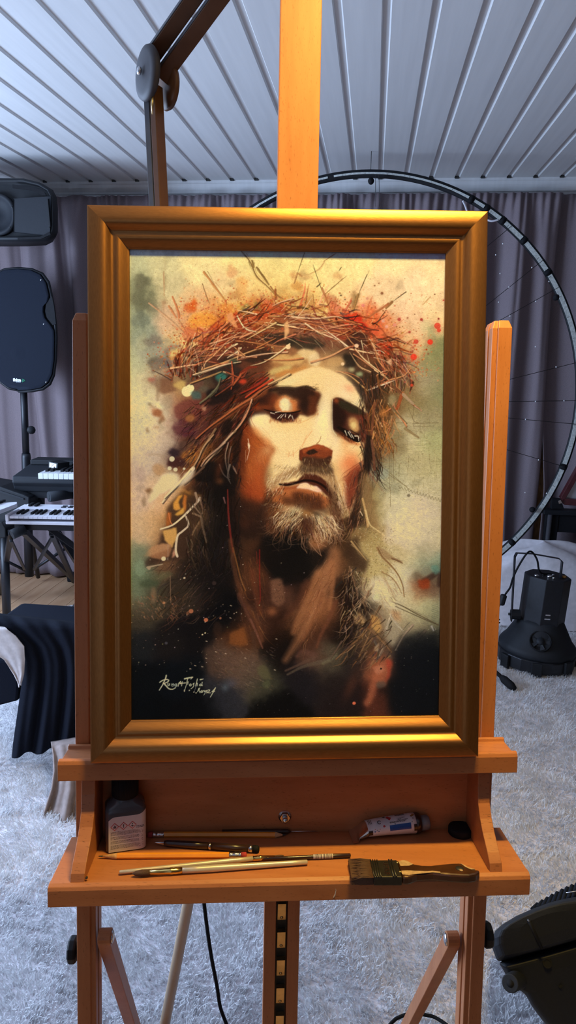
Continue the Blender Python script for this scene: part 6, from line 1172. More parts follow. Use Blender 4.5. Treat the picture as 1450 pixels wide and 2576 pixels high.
mb.loft([ringY(h0, 3.347), ringY(h0, 3.343), ringY(h1, 3.382)], 0, False); mb.build('horn', 'grey_plastic', root)
for pl in ([(32, 464), (84, 470), (112, 484), (117, 492), (108, 492), (80, 479), (32, 473)], [(45, 598), (100, 596), (125, 583), (128, 590), (104, 601), (45, 603)]):
    q = XZ(pl, 3.345); MB().loft([ringY(q, 3.350), ringY(q, 3.3425)]).build('vent_slot', 'rubber', root)
q = XZ([(117, 500), (121, 500), (127, 570), (123, 572)], 3.34); MB().loft([ringY(q, 3.348), ringY(q, 3.338)]).build('edge_rib', 'black_plastic', root, bevel=0.001)
bx_ = at(-70, 540, Y=3.5)[0]; mb = MB(); mb.tube([(bx_, 3.5, 2.0), (bx_, 3.5, CZ - 0.012)], 0.02, 12); mb.box(ID, bx_ - 0.06, bx_ + 0.06, 3.44, 3.56, CZ - 0.014, CZ - 0.0005); mb.build('ceiling_bracket', 'black_metal', root)

# stand under the speaker
root = thing('speaker_stand', 'black tripod speaker stand in front of the curtain, left of the easel', 'stand', at(80, 1452, Z=0))
p0, p1, p2 = at(61, 988, Y=3.47), at(66, 1150, Y=3.47), at(74, 1450, Y=3.47)
p2 = np.array([p2[0], 3.47, 0.14])
MB().tube([p0 + np.array([0, 0, 0.10]), p1], 0.0175, 18).build('pole', 'black_metal', root)
MB().tube([p1 + np.array([0, 0, 0.02]), p1, p1 * 0.4 + p2 * 0.6, p2], [0.021, 0.0235, 0.0235, 0.0235], 18).build('lower_tube', 'black_metal', root)
kb = at(80, 1081, Y=3.45); mb = MB(); mb.tube([kb + np.array([-0.02, 0.01, 0.0]), kb + np.array([0.004, -0.01, 0])], 0.008, 10); mb.lathe([(0, -0.012), (0.017, -0.012), (0.021, -0.004), (0.021, 0.006), (0.016, 0.012), (0, 0.013)], kb + np.array([0.004, -0.014, 0]), (0.5, -0.85, 0), 10); mb.build('locking_knob', 'black_plastic', root)
ht = p2 + np.array([0, 0, 0.42])
for a in (-2.75, 0.35, 1.9):
    r_ = 0.33 if a > 1 else 0.42; fx, fy = p2[0] + r_ * math.cos(a), p2[1] + r_ * math.sin(a)
    MB().tube([ht, np.array([fx, fy, 0.03])], 0.0125, 12).build('leg', 'black_metal', root)
    MB().tube([p2 + np.array([0, 0, 0.02]), ht * 0.5 + np.array([fx, fy, 0.03]) * 0.5], 0.008, 8).build('stay', 'black_metal', root)

# ------------------------------------------------------------------ keyboards
def along(p, q, t): return np.array(p) + (np.array(q) - np.array(p)) * t
FL, FR = at(30, 1214, Y=2.98), at(190, 1220, Y=3.01); ux = nrm(np.array([FR[0] - FL[0], FR[1] - FL[1], 0])); uy = np.array([-ux[1], ux[0], 0]); uz = np.array([0, 0, 1.0])
def KB(x, y, z): return FL + ux * x + uy * y + uz * z
root = thing('keyboard', 'black piano keyboard with wide end panel, on the rear stand', 'keyboard', KB(0.3, 0.12, -0.045))
kb0 = MB(); kb0.loft([[KB(x, y, z) for y, z in ((0.0, 0.0), (0.006, 0.028), (0.30, 0.060), (0.30, -0.045), (0.02, -0.045), (0.012, -0.018))] for x in (0.0, 0.95)]); cs = kb0.build('case', 'grey_plastic', root, bevel=0.006)
MB().box(KB, 0.012, 0.95, 0.20, 0.30, 0.050, 0.075).build('control_panel', 'black_plastic', root, bevel=0.005)
x = 0.118; k = 0
while x < 0.60:
    MB().box(KB, x + 0.0006, x + 0.0225, 0.004, 0.145, 0.010, 0.044).build('white_key', 'white_key', root, bevel=0.001)
    if k % 7 not in (2, 6): MB().loft([[KB(x + 0.0225 + dx, y, z) for dx, y, z in ((-0.0062, 0.05 + s_, h_), (0.0062, 0.05 + s_, h_), (0.0055, 0.145, h_), (-0.0055, 0.145, h_))] for s_, h_ in ((0, 0.042), (0.006, 0.056))]).build('black_key', 'rubber', root, bevel=0.001)
    x += 0.0231; k += 1
# power adapter on the keys
root = thing('power_adapter', 'small black mains adapter with a pale label standing on the black keyboard keys', 'adapter', at(138, 1187, Y=3.10))
a0, a1, a2, a3 = at(122, 1160, Y=3.10), at(146, 1165, Y=3.09), at(144, 1187, Y=3.09), at(121, 1182, Y=3.10)
dv = np.array([0.035, 0.05, 0.0])
mb = MB(); mb.loft([[a0, a1, a2, a3], [p + dv for p in (a0, a1, a2, a3)]]); bo = mb.build('body', 'black_plastic', root, bevel=0.002)
nn_ = nrm(np.cross(a1 - a0, a3 - a0)); nn_ = nn_ if nn_[1] < 0 else -nn_
mb = MB()
def AP(s_, t_, l): return a0 + (a1 - a0) * s_ + (a3 - a0) * t_ + nn_ * l
mb.add([AP(.12, .12, .0005), AP(.84, .12, .0005), AP(.84, .88, .0005), AP(.12, .88, .0005)], [(0, 1, 2, 3)], 0)
for s0, t0, w_, h_ in ((.3, .22, .3, .05), (.35, .35, .2, .04), (.60, .48, .12, .14), (.3, .5, .1, .04), (.42, .72, .1, .06)): mb.add([AP(s0, t0, .0009), AP(s0 + w_, t0, .0009), AP(s0 + w_, t0 + h_, .0009), AP(s0, t0 + h_, .0009)], [(0, 1, 2, 3)], 1)
mb.build('rating_label', ['white_key', 'ink'], bo)
mb = MB(); c_ = at(168, 1172, Y=3.16); mb.tube(spline([a1 * .5 + a2 * .5 + dv, at(160, 1174, Y=3.14), at(172, 1178, Y=3.12), at(180, 1172, Y=3.15), at(192, 1160, Y=3.2)]), 0.0035, 8); mb.build('cable', 'rubber', root)
# stand of the black keyboard
root = thing('keyboard_stand', 'black tube stand carrying the black piano keyboard', 'stand', (-1.25, 3.15, 0))
MB().box(KB, -0.01, 0.95, 0.03, 0.07, -0.075, -0.0455).build('support_arm', 'black_metal', root)
for x0, x1, y in ((0.075, 0.45, 0.06), (0.62, 0.16, 0.11)):
    q0 = KB(x0, y, -0.07); q1 = KB(x1, y, 0); q1[2] = 0.025; MB().tube([q0, q1], 0.0165, 4, 0, False).build('leg', 'black_metal', root)
kk = at(140, 1247, Y=3.0); mb = MB(); mb.tube([kk + np.array([-0.018, -0.03, 0]), kk + np.array([0.055, 0.05, 0.0])], [0.024, 0.020], 20); mb.tube([kk + np.array([-0.0195, -0.032, 0]), kk + np.array([-0.010, -0.02, 0])], 0.012, 14); mb.build('clamp_tube', 'grey_plastic', root)
# white synthesizer keyboard
FL, FR = at(14, 1319, Y=2.70), at(188, 1329, Y=2.73); ux = nrm(np.array([FR[0] - FL[0], FR[1] - FL[1], 0])); uy = np.array([-ux[1], ux[0], 0])
def KW(x, y, z): return FL + ux * x + uy * y + uz * z
root = thing('keyboard', 'small white synthesizer keyboard on the X stand, nearest of the three', 'keyboard', KW(0.3, 0.1, 0))
wz = 0.041
mb = MB(); mb.box(KW, 0, 0.56, 0.0, 0.21, 0.0, 0.013); mb.box(KW, 0, 0.014, 0.0, 0.21, 0.012, wz); mb.box(KW, 0.014, 0.56, 0.115, 0.21, 0.012, wz + 0.002); mb.box(KW, 0.546, 0.56, 0.0, 0.21, 0.012, wz); cs = mb.build('case', 'white_plastic', root, bevel=0.003)
x = 0.016; k = 0
while x < 0.50:
    MB().box(KW, x + 0.0004, x + 0.0192, 0.004, 0.114, 0.024, 0.034).build('white_key', 'white_plastic', root, bevel=0.0008)
    if k % 7 not in (6, 2): MB().loft([[KW(x + 0.0196 + dx, y, z) for dx, y, z in ((-0.0055, 0.040 + s_, h_), (0.0055, 0.040 + s_, h_), (0.005, 0.112, h_), (-0.005, 0.112, h_))] for s_, h_ in ((0, 0.033), (0.006, 0.0425))]).build('black_key', 'rubber', root, bevel=0.0015)
    x += 0.0196; k += 1
for x in (0.038, 0.064): MB().box(KW, x, x + 0.014, 0.155, 0.20, wz + 0.002, wz + 0.012).build('touch_strip', 'rubber', root, bevel=0.003)
for r_ in range(2):
    for q in range(6): MB().box(KW, 0.185 + q * 0.03, 0.185 + q * 0.03 + 0.020, 0.142 + 0.025 * r_, 0.152 + 0.025 * r_, wz + 0.002, wz + 0.006).build('button', 'grey_plastic', root, bevel=0.001)
# X stand under it
root = thing('keyboard_stand', 'black folding X stand carrying the small white keyboard', 'stand', (-1.25, 2.8, 0))
MB().box(KW, 0.03, 0.56, 0.02, 0.05, -0.028, -0.0005).build('support_arm', 'black_metal', root); MB().box(KW, 0.03, 0.56, 0.16, 0.19, -0.028, -0.0005).build('support_arm', 'black_metal', root)
def bar_(p, q, r_, nm='leg', m='black_metal'): return MB().tube([p, q], r_, 4, 0, False, True, PI / 4).build(nm, m, root, bevel=0.002)
l1 = bar_(at(28, 1338, Y=2.72), at(2, 1492, Z=0.012), 0.0165)
l2 = bar_(at(60, 1338, Y=2.78), at(184, 1455, Z=0.02), 0.0175)
l3 = bar_(at(130, 1340, Y=2.85), at(186, 1462, Z=0.012), 0.0165)
l4 = bar_(at(120, 1325, Y=2.80), at(250, 1420, Y=2.9), 0.0165)
bar_(at(28, 1360, Y=2.73), at(62, 1432, Y=3.2), 0.009, 'stay'); bar_(at(132, 1350, Y=2.86), at(86, 1432, Y=3.2), 0.009, 'stay')
mb = MB(); mb.tube([at(30, 1345, Y=2.68), at(62, 1330, Y=2.72)], 0.021, 18); mb.build('arm_sleeve', 'grey_plastic', root)
mb = MB(); q = at(182, 1459, Z=0.008); mb.box(ID, q[0] - 0.025, q[0] + 0.02, q[1] - 0.02, q[1] + 0.02, 0.0, 0.055); mb.build('foot_cap', 'rubber', root, bevel=0.006)
# keyboard at the left edge
zk = at(43, 1267, Y=2.76)[2]
root = thing('keyboard', 'white keyboard end cut off by the left picture edge', 'keyboard', at(-40, 1300, Z=zk))
kq = [at(x, y, Z=zk) for x, y in ((43, 1267), (-130, 1331), (-130, 1272), (43, 1262.5))]
MB().loft([[q - uz * 0.0165 for q in kq], kq]).build('case', 'white_plastic', root, bevel=0.002)
for k in range(5):
    q = at(2 - 26 * k, 1268 + 5 * k, Z=zk); MB().box(lambda x, y, z: q + np.array([x, y, z]), -0.016, -0.004, -0.03, 0.05, 0.0002, 0.010).build('black_key', 'rubber', root, bevel=0.001)
root = thing('instrument_case', 'black slanted instrument case behind the white keyboard end at the left edge', 'case', at(20, 1290, Y=2.95))
q = XZ([(-160, 1196), (0, 1224), (60, 1245), (74, 1252), (74, 1300), (40, 1330), (-160, 1330)], 2.96)
MB().loft([ringY(q, 2.96), ringY(q, 3.12)]).build('body', 'black_plastic', root, bevel=0.006)
q = XZ([(-160, 1206), (0, 1235), (58, 1254), (58, 1258), (0, 1240), (-160, 1212)], 2.95); MB().loft([ringY(q, 2.955), ringY(q, 2.9585)]).build('edge_trim', 'grey_plastic', root)
MB().tube([at(10, 1330, Y=3.04), np.array([at(10, 1330, Y=3.04)[0] - 0.02, 3.04, 0.0])], 0.02, 10).build('leg', 'black_metal', root)
q = XZ([(-140, 1335), (5, 1313), (14, 1330), (14, 1352), (-140, 1385)], 2.72); MB().loft([ringY(q, 2.72), ringY(q, 2.80)]).build('lower_panel', 'black_plastic', root, bevel=0.004)

# ------------------------------------------------------------------ chair with clothes, left
Yc = 1.98
root = thing('chair', 'black upholstered chair at the left edge, hung with clothes', 'chair', (at(-40, 1800, Y=2.0)[0], 2.05, 0))
def cp_(pts, Y): return [at(x, y, Y=Y) for x, y in pts]
bk = cp_([(-140, 1606), (60, 1606), (215, 1632), (215, 1660), (205, 1745), (40, 1762), (-140, 1800)], Yc)
MB().loft([bk, [p + np.array([0, 0.07, 0]) for p in bk]]).build('backrest', 'navy_cloth', root, bevel=0.015, seg=3)
st_ = cp_([(-140, 1665), (40, 1660), (48, 1700), (44, 1764), (-140, 1812)], Yc - 0.03)
MB().loft([st_, [p + np.array([0, 0.025, 0]) for p in st_]]).build('side_cushion', 'navy_cloth', root, bevel=0.008)
for px_ in (-120, 190):
    a = at(px_, 1700, Y=Yc + 0.035); MB().tube([a, np.array([a[0], a[1] + 0.03, 0.0])], 0.014, 10).build('leg', 'black_metal', root)
    MB().tube([a + np.array([0, 0.40, 0]), np.array([a[0], a[1] + 0.43, 0.0])], 0.014, 10).build('leg', 'black_metal', root)
MB().box(ID, bk[0][0], bk[2][0], Yc + 0.071, Yc + 0.50, 0.30, 0.37).build('seat', 'navy_cloth', root, bevel=0.02, seg=3)
def cloth(name, left, right, Y, amp, nf, m, lab_, cat, seed, over=None, ylean=0.0, solid=0.004):
    r = np.random.default_rng(seed); ph = r.uniform(0, 6.28, 4)
    def pl(P, t):
        k = t * (len(P) - 1); i = min(int(k), len(P) - 2); f = k - i
        return np.array(P[i]) * (1 - f) + np.array(P[i + 1]) * f
    def fn(s_, t_):
        q = pl(left, t_) * (1 - s_) + pl(right, t_) * s_
        dep = amp * (0.25 + 0.75 * t_) * (math.sin(nf * s_ * 6.28 + ph[0] + 0.8 * math.sin(3 * t_ + ph[1])) + 0.5 * math.sin(nf * 1.9 * s_ * 6.28 + ph[2]))
        y = Y + ylean * t_ - dep + 0.05 * max(0, (0.09 - t_) / 0.09) ** 2
        p = at(q[0], q[1] + 6 * math.sin(nf * s_ * 6.28 + ph[3]) * t_ ** 6, Y=y); return p
    mb = MB(); mb.grid(fn, 90, 60); return tag(mb.build(name, m, solid=solid), lab_, cat)
cloth('black_shirt', [(-60, 1538), (-10, 1585), (40, 1620), (58, 1660), (58, 1705), (50, 1760), (42, 1815), (34, 1870), (31, 1903)], [(225, 1568), (228, 1600), (230, 1640), (230, 1680), (230, 1720), (230, 1760), (228, 1800), (225, 1840), (220, 1872)], Yc - 0.045, 0.013, 3.2, 'navy_cloth', 'black long shirt draped over the chair back, hanging almost to the rug', 'shirt', 4)
# the crumpled upper edge of the shirt lying over the chair back
cloth('white_cloth', [(-40, 1568), (-40, 1600), (-20, 1640), (10, 1660), (36, 1700), (46, 1722)], [(6, 1574), (40, 1600), (61, 1626), (63, 1660), (60, 1695), (52, 1725)], Yc - 0.068, 0.003, 1.2, 'offwhite_cloth', 'crumpled off-white cloth lying on the chair beside the black shirt', 'cloth', 8)
cloth('beige_trousers', [(128, 1868), (134, 1900), (136, 1940), (130, 1985), (112, 2040), (93, 2094)], [(230, 1850), (230, 1900), (230, 1950), (230, 1990), (228, 2040), (226, 2082)], 1.86, 0.012, 2.0, 'beige_cloth', 'beige trousers hanging below the black shirt onto the rug', 'trousers', 6, ylean=-0.16, solid=0.006)

# ------------------------------------------------------------------ ring with led tape
RC_, RR, tl, yw = np.array([-0.0454, 3.40, 1.1285]), 0.9946, 0.0452, 0.038
ra = np.array([math.cos(yw), math.sin(yw), 0]); rb = np.array([-math.sin(yw) * math.sin(tl), math.cos(yw) * math.sin(tl), math.cos(tl)]); rn = np.cross(ra, rb)
rn = rn if rn[1] < 0 else -rn
def RG(a, r_, l=0): return RC_ + r_ * (math.cos(a) * ra + math.sin(a) * rb) + rn * l
root = thing('light_ring', 'huge black hoop lined with pale tape and threads, hanging behind the easel', 'ring', RC_)
angs = np.linspace(0, 2 * PI, 161)[:-1]
mb = MB(); rings = []
for a in angs: rings.append([RG(a, RR + 0.0 + 0.0185 * math.cos(q), 0.0125 * math.sin(q)) for q in np.linspace(0, 2 * PI, 13)[:-1]])
rings.append(rings[0]); mb.loft(rings, 0, True, cap=False); mb.build('hoop', 'black_plastic', root)
# tape, in runs between the black ties; it shifts from the face to the inside round the hoop
gaps = [0.62, 0.80, 0.93, 1.02, 1.10, -0.30, -0.73, 1.75, 2.2, 2.9, -1.4, -2.0, -2.6]
mb = MB()
tp_w = lambda a: min(1.0, max(0.0, (abs(((a + PI) % (2 * PI)) - PI - 1.65) - 0.45) / 0.35))
lo_ = lambda a: -0.0045 - 0.0085 * tp_w(a); hi_ = lambda a: 0.0035 + 0.0030 * tp_w(a)
gs = sorted([g % (2 * PI) for g in gaps])
for i in range(len(gs)):
    a0 = gs[i] + 0.014; a1 = (gs[(i + 1) % len(gs)] - 0.014) if i + 1 < len(gs) else gs[0] + 2 * PI - 0.014
    n = max(2, int((a1 - a0) / 0.04))
    ring = [[RG(a, RR + lo_(a), 0.0142), RG(a, RR + hi_(a), 0.0142), RG(a, RR + hi_(a), 0.0120), RG(a, RR + lo_(a), 0.0120)] for a in np.linspace(a0, a1, n)]
    mb.loft(ring, 0, False)
tp = mb.build('led_tape', 'strip', root)
mb = MB()
for a in np.linspace(0, 2 * PI, 64)[:-1]:
    mb.tube([RG(a, RR + lo_(a), 0.0143), RG(a, RR, 0.0143)], 0.0008, 5)
mb.build('tape_joint', 'graphite', tp)
for a in (0.62, 0.80, 0.93, 1.02, 1.10, -0.30, -0.73):
    mb = MB(); mb.tube([RG(a - 0.010, RR, 0.001), RG(a + 0.010, RR, 0.001)], 0.0185, 14); mb.build('cable_tie', 'rubber', root)
for px_, py_ in ((934, 455), (1400, 748), (1340, 1282)):
    mb = MB(); q = at(px_, py_, Y=3.38); mb.lathe([(0, -0.012), (0.012, -0.012), (0.014, 0), (0.010, 0.014), (0, 0.015)], q, (0, -1, 0.2), 12); mb.build('clip', 'rubber', root)
for z0, z1, xx in ((0, 0, 0),):
    for px_ in (945, 954):
        MB().tube([at(px_, 440, Y=3.42), at(px_ + 1, 520, Y=3.42)], 0.0012, 6).build('thread', 'graphite', root)
MB().tube([RG(PI / 2, RR, 0), np.array([RG(PI / 2, RR)[0], RG(PI / 2, RR)[1], CZ])], 0.0016, 6).build('hanger', 'graphite', root)
for (x0, y0, x1, y1) in ((1235, 760, 1345, 672), (1260, 805, 1340, 760), (1300, 950, 1400, 925), (1280, 1010, 1445, 1008), (1285, 1052, 1440, 1066), (1278, 1132, 1400, 1168), (1130, 700, 1280, 575)):
    pa, pb = at(x0, y0, Y=3.40), at(x1, y1, Y=3.40); dx_ = nrm(pb - pa)
    def hit(p, d):                              # run the thread out to the hoop
        f = p - RC_; B = f @ d; C_ = f @ f - RR ** 2; return p + d * (-B + math.sqrt(max(0, B * B - C_)))
    MB().tube([hit(pa, -dx_), hit(pb, dx_)], 0.0014, 6).build('thread', 'graphite', root)
beads = [(1266, 613), (1248, 641), (1259, 688), (1281, 722), (1255, 760), (1284, 795), (1382, 708), (1339, 673), (1349, 758), (1348, 872), (1400, 923), (1348, 1010), (1420, 1008), (1323, 1055), (1356, 1157), (1322, 1239), (1376, 1241), (1410, 1182)]
for px_, py_ in beads:
    mb = MB(); q = at(px_, py_, Y=3.395); mb.lathe([(0, -0.0035), (0.0026, -0.002), (0.0026, 0.002), (0, 0.0035)], q, (0, 0, 1), 8); mb.build('bead', 'bead', root)
mb = MB(); mb.tube(spline([at(1165, 505, Y=3.36), at(1172, 520, Y=3.37), at(1178, 540, Y=3.38)]), 0.004, 8); mb.build('white_wire', 'white_plastic', root); mb = MB(); mb.tube(spline([at(1210, 545, Y=3.38), at(1235, 556, Y=3.37), at(1255, 553, Y=3.37)]), 0.004, 8); mb.build('white_wire', 'white_plastic', root)

# ------------------------------------------------------------------ right side
# bean bag
bc_ = np.array([at(1352, 1530, Y=3.60)[0], 3.60, 0.0])
mb = MB()
def bag(s_, t_):
    a = 2 * PI * s_; el = -0.35 + (PI / 2 + 0.35) * t_
    r_ = 0.36 * max(0, math.cos(el)) ** 0.62; z = 0.035 + 0.40 * max(0.0, (math.sin(el) + 0.343) / 1.343) ** 0.85
    r_ *= 1 + 0.05 * math.sin(5 * a + 1.0) * (1 - t_) + 0.02 * math.sin(11 * a)
    return bc_ + np.array([r_ * math.cos(a), r_ * 0.46 * math.sin(a), z * (1 + 0.04 * math.sin(3 * a)) - 0.02])
mb.grid(bag, 64, 28); tag(mb.build('bean_bag', 'fleece'), 'plump off-white bean bag behind the black stage light', 'bean bag')
# stage light standing face down
px0 = at(1343, 1640, Z=0.02)
pc = np.array([0.770, 3.055, 0.012]); lean = nrm(np.array([0.055, 0.02, 1.0]))
root = thing('stage_light', 'black stage spotlight standing face down on the rug, yoke upright', 'spotlight', pc)
def SL(prof, seg, tw=0.0): return [[pc + lean * h + r_ * (math.cos(2 * PI * k / seg + tw) * np.array([1, 0, -lean[0]]) + math.sin(2 * PI * k / seg + tw) * np.array([0, 1, -lean[1]])) for k in range(seg)] for r_, h in prof]
MB().loft(SL([(0.155, 0), (0.166, 0.004), (0.168, 0.055), (0.160, 0.060)], 16, PI / 16)).build('lens_rim', 'black_metal', root, bevel=0.002)
MB().loft(SL([(0.160, 0.058), (0.165, 0.068), (0.165, 0.082), (0.158, 0.094), (0.140, 0.115), (0.100, 0.190), (0.092, 0.205)], 48), 0, True).build('flared_shade', 'grey_plastic', root)
for a in (-2.6, -1.75, -0.9, -0.1):
    q = pc + np.array([0.168 * math.cos(a), 0.168 * math.sin(a), 0.0]); t_ = np.array([-math.sin(a), math.cos(a), 0]); o_ = np.array([math.cos(a), math.sin(a), 0])
    mb = MB(); mb.box(lambda x, y, z: q + t_ * x + o_ * y + uz * z, -0.022, 0.022, -0.004, 0.010, 0.0, 0.062); mb.build('rim_clip', 'black_plastic', root, bevel=0.003)
tw0 = PI / 8 + 0.12
MB().loft(SL([(0.097, 0.188), (0.097, 0.395), (0.094, 0.400)], 8, tw0)).build('housing', 'black_metal', root, bevel=0.002)
tp_ = pc + lean * 0.4005
mb = MB()
for dx, dy, r_ in ((0.0, -0.03, 0.013), (-0.022, -0.012, 0.006), (0.018, -0.014, 0.006), (-0.055, -0.03, 0.010), (0.01, -0.058, 0.006)):
    mb.lathe([(r_, 0), (r_, 0.006), (r_ * 0.6, 0.009), (0, 0.009)], tp_ + np.array([dx, dy, 0]), uz, 14)
mb.build('socket', 'steel', root)
mb = MB(); mb.lathe([(0.009, 0), (0.009, 0.008), (0, 0.008)], tp_ + np.array([0.06, -0.03, 0]), uz, 12); mb.build('fuse_cap', 'copper_ink', root)
fo = np.array([-0.18, -0.98, 0.0]); fcv = pc + lean * 0.145 + nrm(fo) * 0.128; fn_ = nrm(nrm(fo) * 0.75 + uz * 0.55); fx_ = nrm(np.cross(uz, fn_)); fy_ = np.cross(fn_, fx_)
mb = MB(); mb.lathe([(0.046, -0.012), (0.046, 0.002), (0.041, 0.003), (0.040, -0.004), (0.0, -0.005)], fcv, fn_, 28); mb.lathe([(0.016, -0.006), (0.016, 0.003), (0, 0.0035)], fcv, fn_, 20, 1)
for k in range(5):
    a = 2 * PI * k / 5; e1, e2 = math.cos(a) * fx_ + math.sin(a) * fy_, -math.sin(a) * fx_ + math.cos(a) * fy_
    mb.add([fcv + e1 * 0.015 - e2 * 0.004 - fn_ * 0.003, fcv + e1 * 0.038 - e2 * 0.012 - fn_ * 0.003, fcv + e1 * 0.038 + e2 * 0.008 + fn_ * 0.001, fcv + e1 * 0.015 + e2 * 0.004 + fn_ * 0.001], [(0, 1, 2, 3)], 1)
mb.build('cooling_fan', ['rubber', 'grey_plastic'], root)
mb = MB()
for h_, w_ in ((0.232, 0.012), (0.250, 0.010)): mb.box(lambda x, y, z: pc + lean * h_ + np.array([x, -0.0905 + y, z]), -w_, w_, -0.003, 0.001, -0.0025, 0.0025)
mb.build('marking_plate', 'steel', root)
ya, yb = at(1288, 1545, Y=3.03), at(1398, 1556, Y=3.03)
yk = [ya + np.array([0.0, 0, -0.03]), ya, at(1296, 1400, Y=3.03), at(1301, 1391, Y=3.03), at(1340, 1393, Y=3.03), at(1407, 1405, Y=3.03), at(1415, 1412, Y=3.03), at(1413, 1430, Y=3.03), yb, yb + np.array([0, 0, -0.03])]
mb = MB()
mb.loft([[p + np.array([0, dy, 0]) + nrm(np.array([0.3, 0, 0.02])) * dx for dx, dy in ((-0.0025, -0.012), (0.0025, -0.012), (0.0025, 0.012), (-0.0025, 0.012))] for p in yk]); mb.build('yoke', 'black_metal', root)
for p, s_ in ((ya, -1), (yb, 1)):
    mb = MB(); mb.tube([p - np.array([s_ * 0.035, 0, 0.0]), p + np.array([s_ * 0.004, 0, 0])], 0.022, 10, 0, False); mb.tube([p, p + np.array([s_ * 0.014, 0, 0])], 0.006, 8); mb.build('yoke_knob', 'black_plastic', root)
cb = [tp_ + np.array([0.02, 0.01, 0.0]), at(1360, 1440, Y=3.03), at(1352, 1408, Y=3.02), at(1338, 1388, Y=3.02), at(1325, 1394, Y=3.0), at(1305, 1425, Y=3.0), at(1291, 1455, Y=2.99), at(1284, 1478, Y=2.99), at(1271, 1497, Y=2.98), at(1254, 1530, Y=2.98), at(1240, 1570, Y=2.98), at(1228, 1640, Y=2.97), np.array([0.50, 2.95, 0.02])]
MB().tube(spline(cb), 0.0042, 10).build('power_cord', 'rubber', root)
q0, q1 = at(1269, 1496, Y=2.975), at(1261, 1522, Y=2.975); mb = MB(); mb.tube([q0, q0 * .9 + q1 * .1, q0 * .1 + q1 * .9, q1], [0.010, 0.0145, 0.0145, 0.010], 8, 0, False, True, 0.3); mb.build('cord_switch', 'black_plastic', root, bevel=0.002)
mb = MB(); q = at(1248, 1562, Y=2.96); mb.tube([q + np.array([-0.06, 0, -0.01]), q], [0.012, 0.014], 10); mb.tube([q, q + np.array([0.017, 0, 0.008])], 0.0032, 8); mb.tube([q + np.array([0, 0, -0.012]), q + np.array([0.019, 0, -0.006])], 0.0032, 8); mb.build('plug', 'black_plastic', root)
# microphone stand: one rubber-tipped foot shows beside the easel
root = thing('microphone_stand', 'black tripod stand whose rubber-tipped leg lies right of the easel', 'stand', (0.40, 3.02, 0))
mt = np.array([0.40, 3.02, 0.13]); tipf = at(1296, 1733, Z=0.028)
MB().tube([mt, mt + np.array([0, 0, 0.55])], 0.010, 12).build('pole', 'black_metal', root)
dirs = tipf - mt
for a in (0, 2 * PI / 3, 4 * PI / 3):
    dv_ = np.array([dirs[0] * math.cos(a) - dirs[1] * math.sin(a), dirs[0] * math.sin(a) + dirs[1] * math.cos(a), dirs[2]])
    lg = MB().tube([mt, mt + dv_ * 0.86], 0.0085, 12).build('leg', 'black_metal', root)
    MB().tube([mt + dv_ * 0.80, mt + dv_ * 0.84, mt + dv_ * 0.95, mt + dv_ * 1.0], [0.011, 0.0165, 0.0165, 0.010], 14).build('rubber_foot', 'rubber', lg)
# black table and maroon framed panel at the right edge
root = thing('side_table', 'tall black table at the right edge behind the stage light', 'table', (at(1420, 1400, Y=3.8)[0], 3.82, 0))
tq = at(1372, 1283, Y=3.79)
MB().box(ID, tq[0] - 0.005, tq[0] + 0.9, 3.785, 3.862, tq[2] - 0.025, tq[2]).build('table_top', 'black_plastic', root, bevel=0.004)
aa = XZ([(1378, 1290), (1408, 1292), (1408, 1500), (1362, 1500)], 3.80); MB().box(ID, aa[0][0] + 0.002, aa[1][0], 3.80, 3.86, 0.0, tq[2] - 0.026).build('leg', 'rubber', root, bevel=0.003)
MB().box(ID, aa[0][0], tq[0] + 0.88, 3.805, 3.83, tq[2] - 0.12, tq[2] - 0.026).build('apron', 'rubber', root)
MB().tube([at(1385, 1294, Y=3.79), at(1369, 1440, Y=3.79), at(1366, 1470, Y=3.79) * np.array([1, 1, 0])], 0.012, 12).build('tube_leg', 'lamp_grey', root)
MB().box(ID, tq[0] + 0.80, tq[0] + 0.88, 3.80, 3.86, 0.0, tq[2] - 0.026).build('leg', 'rubber', root)
root = thing('leaning_picture', 'maroon framed silver panel leaning on the black table at the right edge', 'picture', at(1420, 1280, Y=3.80))
def FQ(pts, Y0, Y1, nm, m, bev=0.003):
    q = [at(x, y, Y=Y0) for x, y in pts]; MB().loft([q, [p + np.array([0, Y1 - Y0, 0]) for p in q]]).build(nm, m, root, bevel=bev)
FQ([(1411, 1253), (1420, 1262), (1520, 1090), (1508, 1080)], 3.805, 3.845, 'frame_bar', 'maroon'); FQ([(1411, 1257), (1420, 1270), (1560, 1282), (1560, 1264), (1425, 1254)], 3.805, 3.845, 'frame_bar', 'maroon')
FQ([(1424, 1254), (1560, 1264), (1560, 1080), (1516, 1088)], 3.825, 3.835, 'panel_sheet', 'silver', 0)
FQ([(1405, 1260), (1412, 1258), (1416, 1266), (1407, 1268)], 3.792, 3.804, 'corner_clasp', 'steel', 0.001)
FQ([(1390, 1253), (1412, 1256), (1420, 1280), (1388, 1280)], 3.806, 3.84, 'foot_block', 'rubber', 0.002)

